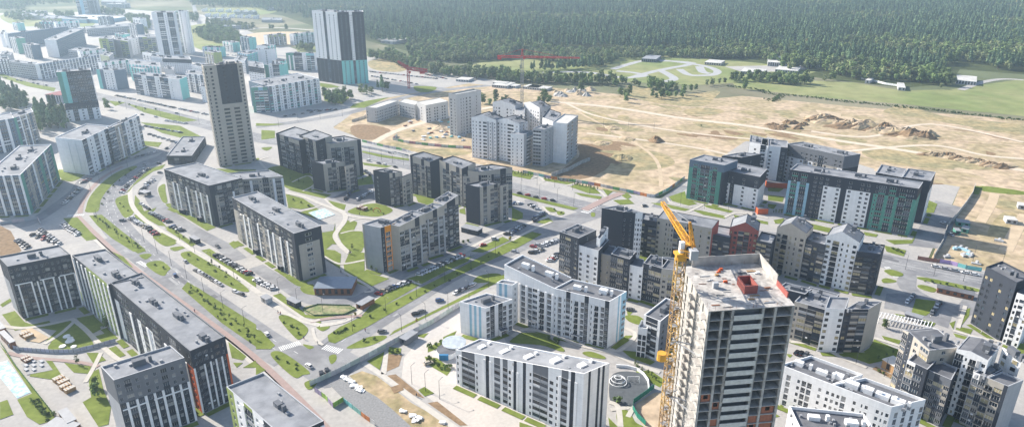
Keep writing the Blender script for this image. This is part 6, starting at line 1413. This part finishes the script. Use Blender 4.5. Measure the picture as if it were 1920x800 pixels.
shed('wooden wedge pavilion with grey roof left of the beige gabled row','U8',(1168,160),(1290,235),(1312,150),4.2,WD,ROOFW)
shed('wooden hut with flat grey roof at the bottom left corner yard','V5',(358,700),(418,775),(485,755),3.6,WD,METAL,'hut',cat='hut'); shed('long grey-roofed hut at the bottom edge at left','V5',(245,805),(400,850),(380,740),3.4,BW,METAL,'hut',cat='hut')
shed('brown hut with flat blue grey roof at the left edge by the courtyard','V5',(-10,205),(60,275),(90,255),3.6,BW,METAL,'hut',cat='hut'); shed('second brown hut further up at the left edge','V5',(-60,120),(0,190),(35,175),3.6,BW,METAL,'hut',cat='hut')
shed('white grey kiosk by the footway between lot and crossing','T6',(15,270),(40,285),(48,262),3,W_('L'),METAL,'kiosk',cat='kiosk')
for i,(t,A,B,C,h,c,lb) in enumerate((('T11',(1328,625),(1390,632),(1392,612),3,'L','white site cabin on the grassy yard right of the fence'),('T11',(1392,545),(1440,552),(1440,535),3,'L','white site cabin further up the yard'),('V3',(455,380),(560,395),(570,372),3,'T','dark green site cabin in the shade of the yard'),('V3',(490,428),(545,440),(548,415),3,'T','green site cabin in the sun of the yard'),('V3',(450,448),(492,452),(495,430),3,'T','round-ended pale green site tank by the wall'),
    ('T4',(1310,470),(1395,478),(1400,455),3.5,'L','long pale site cabin near the tree belt'),('T4',(1110,440),(1180,445),(1185,430),3,'L','small pale cabin in the far yard'),('T7',(1070,345),(1160,352),(1165,335),4,'B','low long building beside the kart track'),('T7',(720,325),(800,330),(805,308),5,'G','dark pit building at the top of the kart track'),('T7',(1270,395),(1400,405),(1420,385),4,'L','long white roofed service building right of the kart track'),
    ('T10',(0,345),(100,350),(125,315),6,'L','white warehouse with grey roof in the forest clearing'),('T10',(40,385),(165,395),(170,372),4,'L','flat white hall in front of the clearing warehouse'),('T10',(725,485),(765,488),(770,462),4,'L','little white house at the end of the white meadow wall'),('T10',(540,445),(568,448),(570,432),4,'L','small white cabin at the far end of the meadow wall'),('T10',(1045,445),(1160,455),(1165,425),5,'L','white and blue building at the edge of the woods near the track'),('T10',(200,360),(290,365),(250,330),4,'L','pale hall among trees in the clearing'),
    ('U5',(300,20),(420,30),(425,15),4,'L','long pale site cabin row behind the new pale block'),('U5',(430,45),(500,55),(505,35),3,'L','white site cabin behind the red crane'),('U5',(600,60),(700,70),(705,45),3,'L','white site cabin near the rubble heaps'),('T7',(60,480),(190,495),(190,478),3,'L','row of pale cabins near the tree belt'),('T4',(690,225),(760,232),(765,215),5,'L','pale hall in the woodland clearing behind the towers'),('T4',(770,215),(840,220),(845,205),5,'B','tan hall in the woodland clearing'),('T10',(1395,25),(1425,28),(1425,10),8,'B','tan building deep in the forest at the top right'))):
    shed(lb,t,A,B,C,h,W_(c),ROOFW if c in 'LB' else METAL,'site_cabin' if h<=3.5 else 'low_building',cat='cabin' if h<=3.5 else 'building',over=.05)
r = shed('dark red roofed house among trees at the foot of the teal striped tower','T1',(248,525),(335,530),(325,505),9,W_('L'),mat('dark_red_roof',(.22,.05,.06)),'house',cat='house')
# round pavilion
q = at('T6',(803,455),3.2); r = thing('round_pavilion',(q.x,q.y,0),'round white pavilion with a pale ring roof and blue panel beside the white blocks','pavilion')
b = MB(); b.cyl((q.x,q.y),5.2,5.2,0,3.0,W_('W'),28,ROOFW); b.build('wall',r); b = MB(); b.cyl((q.x,q.y),5.4,5.4,3.0,3.25,W_('W'),28,mat('pale_disc_roof',(.45,.5,.55),rough=.4,var=.2)); b.build('roof',r)
q2 = at('T6',(775,505),0); b = MB(); b.cyl((q2.x,q2.y),4.6,4.6,0,2.6,W_('W'),24,ROOFD); b.build('lower_drum',r); b = MB(); b.box((q2.x-1.0,q2.y-4.4),4,1,0,2.7,mat('blue_panel',(.04,.2,.4))); b.build('blue_panel',r)
# fences: posts and panels
def fence(label, t, pts, h, cols, step=2.5, name='fence', post=DARKM, th=.08, gap=0, cat='fence', pat=True):
    ln = [p.xy for p in tp(t,*pts)]; r = thing(name,(ln[0].x,ln[0].y,0),label,cat); pc = {}; posts = []; k = 0
    for i in range(len(ln)-1):
        a, c = ln[i], ln[i+1]; L = (c-a).length; n_ = max(1,int(L/step))
        for j in range(n_):
            p, q = a.lerp(c,j/n_), a.lerp(c,(j+1)/n_); m = cols[(k//2)%len(cols)]; k += 1
            b = MB(); pc[k] = b; b.beam((p.x,p.y,h/2+gap),(q.x,q.y,h/2+gap),th,m,h-.15 if th <= .1 else h)
            posts.append(p)
    ks = sorted(pc)
    for k_ in ks[:99]: pc[k_].build('panel',r)
    if len(ks) > 99:
        b = MB()
        for k_ in ks[99:]:
            s_ = pc[k_]; base = len(b.v); b.v += s_.v; b.f += [tuple(i+base for i in f_) for f_ in s_.f]; mp_ = [b.m(m_) for m_ in s_.mats]; b.mi += [mp_[i] for i in s_.mi]
        b.build('panel',r)['kind'] = 'stuff'
    if post:
        b = MB(); b.box((0,0),.12,.12,0,h+.1,post); pm = b.mesh('post')
        for p in posts[:100]: link('post',pm,r,(p.x-ln[0].x,p.y-ln[0].y,0))
    return r
def fm(n_,c): return mat('fence_'+n_,c,rough=.6,var=.15)
fence('long pale translucent screen fence running diagonally beside the forecourt','V6',[(5,545),(200,455),(400,350),(560,262),(760,160),(950,40)],2.6,[fm('pale',(.55,.6,.57)),fm('palegreen',(.45,.52,.47)),fm('greyp',(.5,.5,.52))],2.2,post=METAL)
fence('multicoloured hoarding along the sandy field by the wide road','V2',[(0,295),(160,330),(260,350),(420,370),(560,395),(700,425),(830,450),(930,475),(990,480),(1090,430),(1215,340)],2.4,[fm('grey2',(.4,.4,.45)),fm('green',(.15,.4,.15)),fm('white',(.65,.65,.65)),fm('teal',(.2,.45,.42)),fm('violet',(.35,.3,.45)),fm('orange',(.6,.22,.08)),fm('white',(.65,.65,.65))],2.4)
fence('multicoloured hoarding in front of the fenced yard','V3',[(160,665),(250,680),(400,700),(520,735),(640,755)],2.4,[fm('brown',(.3,.15,.12)),fm('lilac',(.45,.33,.6)),fm('aqua',(.2,.55,.55)),fm('blueg',(.15,.3,.3)),fm('lime',(.3,.5,.1)),fm('bluegr',(.2,.35,.4)),fm('lilac',(.45,.33,.6))],4)
fence('tall concrete wall along the left of the fenced yard','V3',[(280,660),(350,540),(380,430),(440,360),(520,260),(570,185),(590,120)],3.0,[CON],3,post=None,th=.3,name='site_wall',cat='wall')
fence('grey concrete panel wall on the sand beside the new pale block','V2',[(215,325),(350,280),(430,235),(505,205)],3.2,[CONL],4,post=None,th=.3,name='site_wall',cat='wall')
fence('white low wall along the near side of the building site','U4',[(85,690),(200,710),(350,745),(500,790)],2.2,[fm('white',(.65,.65,.65))],3,post=None,th=.2,name='site_wall',cat='wall')
fence('green and white hoarding curving round the building site','U4',[(360,620),(400,590),(450,600)][:2]+[(360,625),(480,650),(700,675),(850,690),(1050,700)],2.4,[fm('palegreen',(.45,.52,.47)),fm('green',(.15,.4,.15)),fm('white',(.65,.65,.65)),fm('pinkish',(.5,.25,.28))],3)
fence('thin site hoarding above the wide road with green panels','U4',[(90,640),(220,670),(300,690),(420,710),(520,740)],2.2,[fm('green',(.15,.4,.15)),fm('grey2',(.4,.4,.45)),fm('white',(.65,.65,.65))],3)
fence('low grey site wall at the near corner of the unfinished block','U4',[(0,465),(110,430),(120,415)],2.4,[CONL],4,post=None,th=.3,name='site_wall',cat='wall')
fence('dark green curved screen fence round the sand pit','V4',[(345,510),(290,555),(190,625),(185,670),(220,730),(280,790)],2.4,[fm('deepgreen',(.02,.2,.14))],1.8)
fence('white curved bench wall round the dark playground','V4',[(60,350),(140,355),(215,375),(265,410),(300,460),(305,520)],1.4,[W_('W')],1.5,post=None,th=.4,name='bench_wall',cat='wall')
fence('pale lavender curved fence crossing the left courtyard','T3',[(35,478),(80,490),(150,495),(220,500),(300,498),(380,480),(470,455)],1.9,[fm('lavender',(.5,.5,.58)),fm('greyp',(.5,.5,.52))],2)
fence('green wire fence along the lawn at the lower left','T3',[(5,465),(60,550),(130,640),(220,755)],1.6,[fm('wiregreen',(.1,.2,.08))],2.2)
fence('graffiti painted hoarding with lime and violet panels at the gravel yard','V6',[(35,580),(100,625),(150,680),(215,640)],2.4,[fm('violet',(.35,.3,.45)),fm('lime',(.3,.5,.1))],2.2)
fence('teal and orange hoarding along the gravel yard','V6',[(215,645),(300,710),(350,750),(410,790)],2.2,[fm('aqua',(.2,.55,.55)),fm('teal',(.2,.45,.42)),fm('orange',(.6,.22,.08)),fm('white',(.65,.65,.65))],2.6)
fence('long white wall at the edge of the meadow before the woods','T10',[(520,440),(580,452),(650,470),(730,482)],2.5,[W_('W')],4,post=None,th=.3,name='boundary_wall',cat='wall')
fence('low dark hedge-like fence round the planted island','T6',[(190,325),(250,306),(380,310),(405,325),(355,347),(235,350),(190,325)],.9,[fm('wiregreen',(.1,.2,.08))],1.6)
fence('pale wall row beside the parking court at the left edge','T2',[(0,655),(100,640),(210,625),(230,655)],2,[W_('L'),fm('pinkish2',(.6,.5,.5))],3,post=None,th=.25,name='boundary_wall',cat='wall')
# white diagonal pergola
r = thing('pergola',at('T12',(540,370)).to_tuple(),'white slatted pergola between the short block and the gabled row','pergola'); a, c = at('T12',(450,345),3), at('T12',(655,385),3); dd = (c-a).normalized(); nn = Vector((-dd.y,dd.x,0))
for i in range(16):
    b = MB(); p = a.lerp(c,i/15); b.beam(p-nn*3.2,p+nn*3.2+dd*1.5,.3,W_('W')); b.build('slat',r)
for s_ in (-3,3):
    b = MB(); b.beam(a+nn*s_-Vector((0,0,.2)),c+nn*s_-Vector((0,0,.2)),.3,W_('W')); b.build('rail',r)
    for i in range(5): b = MB(); p = a.lerp(c,i/4)+nn*s_; b.box((p.x,p.y),.25,.25,0,2.7,W_('W')); b.build('post',r)
# play grounds
def play_house(t,p,label,s=1.0,m=None):
    q = at(t,p); r = thing('play_house',(q.x,q.y,0),label,'play house'); m = m or WD; az = -.6
    for dx in (-2,2):
        b = MB(); c = (q.x+dx*s*math.cos(az)*1.05,q.y+dx*s*math.sin(az)*1.05); b.box(c,2.6*s,4.2*s,.02,1.9*s,m,az,PATH); b.build('cabin',r)
    for i in range(3): b = MB(); b.box((q.x,q.y+(i-1)*1.6*s),5*s,.25,1.9*s,2.1*s,m,az); b.build('beam',r)
play_house('V5',(385,520),'upper wooden play house of two timber boxes in the left courtyard',.95); play_house('V5',(425,565),'lower wooden play house beside the first in the left courtyard',.9)
play_house('V5',(170,235),'flat yellow timber play platform in the sand of the left courtyard',.9); play_house('V5',(172,385),'brown timber play house at the end of the pink path',.75,BW)
play_house('T5',(590,570),'wooden play tower on the lawn near the orange hoop',1.0,BW)
for i,(x,y,rr_) in enumerate([(418,237,1.6),(438,266,2.0),(392,300,1.5),(462,302,1.3),(440,250,1.3)]):
    q = at('V5',(x,y)); b = MB(); b.cyl((0,0),rr_,rr_*.9,.1,.55,W_('W'),14); o = b.build('round_bench',None,(0,0,0)); o.location = (q.x,q.y,.12); tag(o,'white round bench, %s of the five on the shaded courtyard lawn' % ['topmost','largest','leftmost lower','rightmost lower','second from top'][i],'bench','white round benches')
for i in range(8):
    q = at('V5',(165+(i%3)*48,395+(i//3)*26)); b = MB(); b.box((0,0),2.2,1.2,0,.5,W_('L'),-.6); o = b.build('planter_box',None,(0,0,0)); o.location = (q.x,q.y,.3); tag(o,'low pale planter box by the brown play house','planter','planter boxes by the brown play house')
q = at('V4',(75,465)); r = thing('climbing_dome',(q.x,q.y,.14),'white ring shaped climbing dome on the dark playground','climbing frame')
b = MB()
for k in range(3):
    rad, zz = (3.6,2.9,1.6)[k], (.4,1.6,2.6)[k]
    for i in range(16): a, c = 2*math.pi*i/16, 2*math.pi*(i+1)/16; b.beam((q.x+math.cos(a)*rad,q.y+math.sin(a)*rad,zz),(q.x+math.cos(c)*rad,q.y+math.sin(c)*rad,zz),.22,W_('W'))
for i in range(8):
    a = 2*math.pi*i/8; b.beam((q.x+math.cos(a)*3.6,q.y+math.sin(a)*3.6,0),(q.x+math.cos(a)*1.6,q.y+math.sin(a)*1.6,2.6),.15,METAL)
b.build('frame',r)
q = at('V4',(190,460)); r = thing('swing_set',(q.x,q.y,.14),'white metal swing set on the dark playground','swing')
b = MB(); b.beam((q.x-2.4,q.y,2.6),(q.x+2.4,q.y,2.6),.14,W_('W'))
for s_ in (-2.4,2.4): b.beam((q.x+s_,q.y,2.6),(q.x+s_,q.y-1.2,0),.14,W_('W')); b.beam((q.x+s_,q.y,2.6),(q.x+s_,q.y+1.2,0),.14,W_('W'))
b.build('frame',r)
for s_ in (-1,1): b = MB(); b.box((q.x+s_,q.y),.7,.3,.5,.58,DARKM); b.beam((q.x+s_-.3,q.y,.55),(q.x+s_-.3,q.y,2.6),.05,METAL); b.beam((q.x+s_+.3,q.y,.55),(q.x+s_+.3,q.y,2.6),.05,METAL); b.build('seat',r)
q = at('T5',(672,585)); b = MB(); 
for i in range(12): a, c = math.pi*i/12, math.pi*(i+1)/12; b.beam((math.cos(a)*2.6,0,math.sin(a)*2.8),(math.cos(c)*2.6,0,math.sin(c)*2.8),.35,W_('E'))
o = b.build('hoop',None,(0,0,0)); o.location = (q.x,q.y,.1); tag(o,'orange hoop arch standing on the lawn by the wooden play tower','play arch')
# white sheets, pallets, rubble and heaps
def heap(label,t,p,rad,h,m,name='dirt_heap',cat='dirt heap',grp=None,squash=1.0,seed=0):
    q = at(t,p); b = MB(); N,Mr = 18,6; rows = []
    for j in range(Mr+1):
        f = j/Mr; ring = []
        for i in range(N):
            a = 2*math.pi*i/N; nz_ = noise.noise(Vector((math.cos(a)*1.3+seed*3,math.sin(a)*1.3,f*2))); rr2 = rad*(1-f)*(1+.45*nz_); z = h*(1-(1-f)**1.6)*(1+.5*noise.noise(Vector((math.cos(a)*2,math.sin(a)*2,seed+f*3)))) if j else 0
            ring.append((q.x+math.cos(a)*rr2,q.y+math.sin(a)*rr2*squash,max(0,z)))
        rows.append(ring)
    for j in range(Mr):
        for i in range(N): b.face([rows[j][i],rows[j][(i+1)%N],rows[j+1][(i+1)%N],rows[j+1][i]],m)
    o = b.build(name,None,(q.x,q.y,0)); o.location = (q.x,q.y,.05); tag(o,label,cat,grp); return o
for i in range(26):
    f = i/25; x = 270+f*620; y = 75+f*95+rnd.uniform(-14,14); heap('brown dirt heap of the long spoil bank across the sandy field','T11',(x,y),rnd.uniform(8,19),rnd.uniform(2.5,6.5),SAND if i%3 else SOIL,grp='heaps of the long spoil bank',squash=rnd.uniform(.4,.8),seed=i)
for i in range(16):
    f = i/15; heap('low brown heap of the nearer spoil bank left of the fenced yard','T11',(880+f*440,258+f*80+rnd.uniform(-8,8)),rnd.uniform(5,11),rnd.uniform(1.5,3.5),SAND if i%2 else SOIL,grp='heaps of the nearer spoil bank',squash=.6,seed=40+i)
for i in range(12): heap('dark rough heap beside the scrub at the meadow edge','T11',(10+i*19,rnd.uniform(88,125)-60*(i>8)*.2),rnd.uniform(4,8),rnd.uniform(1.5,3),SOIL,grp='rough heaps at the meadow edge',squash=.7,seed=60+i)
for i in range(10): heap('grey rubble heap in the yard behind the new pale block','U5',(860+i*33,rnd.uniform(85,150)),rnd.uniform(4,9),rnd.uniform(2,5),SANDB if i%3==0 else CON,grp='rubble heaps behind the pale block',seed=80+i)
heap('small dark earth cone alone on the sandy field','T8',(800,192),7,4.5,SOIL,seed=5); heap('brown mound with grass on the hollow by the grey wall','V2',(740,185),10,3,DRYG,seed=8); heap('bright sand heap beside the unfinished pale tower','U4',(780,530),9,4,SANDB,seed=9)
for i,(x,y) in enumerate([(500,205),(560,120),(640,180),(300,640/5)]): heap(['low brown hump left of the earth cone','low hump on the far sandy ridge','flat hump beside the dirt track','small hump near the new block'][i],'T8',(x,y),8,1.6,SAND,seed=20+i)
for i in range(34):
    x, y = rnd.uniform(420,1000), rnd.uniform(450,640); q = at('U4',(x,y)); b = MB(); c = rnd.choice(['L','G','H','A','K','N','W'])
    for k in range(2): b.box((0,0),rnd.uniform(1.5,5),rnd.uniform(1,2.4),k*.6+.003*k,(k+1)*.6,W_(c),rnd.uniform(0,3))
    o = b.build('material_stack',None,(0,0,0)); o.location = (q.x,q.y,.12); tag(o,'pile of building material on the churned ground of the building site','material stack','material stacks on the building site')
for i,(x,y) in enumerate([(215,490),(235,510),(260,525),(275,545),(300,560),(320,572),(590,705),(650,735),(690,748),(660,765),(840,775)]):
    q = at('V6',(x,y)); b = MB(); 
    for k in range(3): b.box((rnd.uniform(-.6,.6),rnd.uniform(-.5,.5)),rnd.uniform(1.6,3.2),rnd.uniform(1,1.8),k*.25+.002*k,(k+1)*.25,W_('W'),rnd.uniform(-.8,.2))
    o = b.build('white_slabs',None,(0,0,0)); o.location = (q.x,q.y,.12); tag(o,'stack of white slabs on the construction dirt by the gravel yard','slab stack','white slab stacks by the gravel yard')
for i,(x,y) in enumerate([(440,590),(480,585),(520,600),(540,630),(560,640),(380,650),(600,700),(500,640),(770,530)]):
    q = at('V3',(x,y)); b = MB(); b.box((0,0),rnd.uniform(2,5),rnd.uniform(1,2),0,rnd.uniform(.6,1.4),W_('K' if i<4 else 'L'),rnd.uniform(0,3)); b.box((1,1),1.5,1.2,0,1.7,W_('H'),.5)
    o = b.build('material_stack',None,(0,0,0)); o.location = (q.x,q.y,.08); tag(o,'low stack of pale material inside the fenced yard','material stack','material stacks in the fenced yard')
# people on footways
SK = mat('skin',(.45,.28,.2)); CL = [mat('clothes_dark',(.04,.045,.06)),mat('clothes_red',(.35,.05,.05)),mat('clothes_pale',(.55,.53,.5)),mat('clothes_blue',(.06,.1,.2))]
def person(t,p,i,label):
    q = at(t,p); b = MB(); c = CL[i%4]; tr = CL[(i*3)%4]; X, Y = 0,0
    for s_,f in ((-1,.22),(1,-.22)): b.beam((s_*.1,f,.02),(s_*.09,0,.85),.17,tr)
    b.cyl((0,0),.16,.21,.82,1.42,c,8); 
    for s_,f in ((-1,-.16),(1,.16)): b.beam((s_*.25,f,.85),(s_*.22,0,1.4),.1,c)
    b.cyl((0,0),.06,.06,1.42,1.52,SK,6); b.cyl((0,0),.1,.11,1.5,1.66,SK,8); b.cyl((0,.01),.115,.06,1.64,1.76,CL[0],8)
    o = b.build('person',None,(0,0,0)); o.location = (q.x,q.y,.22); o.rotation_euler = (0,0,i*1.3); tag(o,label,'person')
for i,(t,p,lb) in enumerate([('T3',(885,360),'person in dark clothes walking on the cycle path beside the long lawn'),('T6',(100,345),'person walking on the footway near the corner booth'),('T6',(250,465),'person crossing near the small triangle lawn'),('T6',(195,445),'person at the zebra crossing end'),('V6',(670,610),'person standing on the path by the brown soil bed'),('V6',(350,205),'person cycling pace on the diagonal road edge'),('T2',(612,610),'person by the curve crossing'),('T3',(790,335),'person on the cycle path further up'),('T6',(345,175),'person on the winding courtyard path'),('T12',(430,690),'person by the gabled row entrance'),('U7',(665,215),'person on the footway under the charcoal block'),('T6',(90,340),'second person beside the one near the corner booth'),('T5',(575,602),'person near the wooden play tower')]): person(t,p,i,lb)
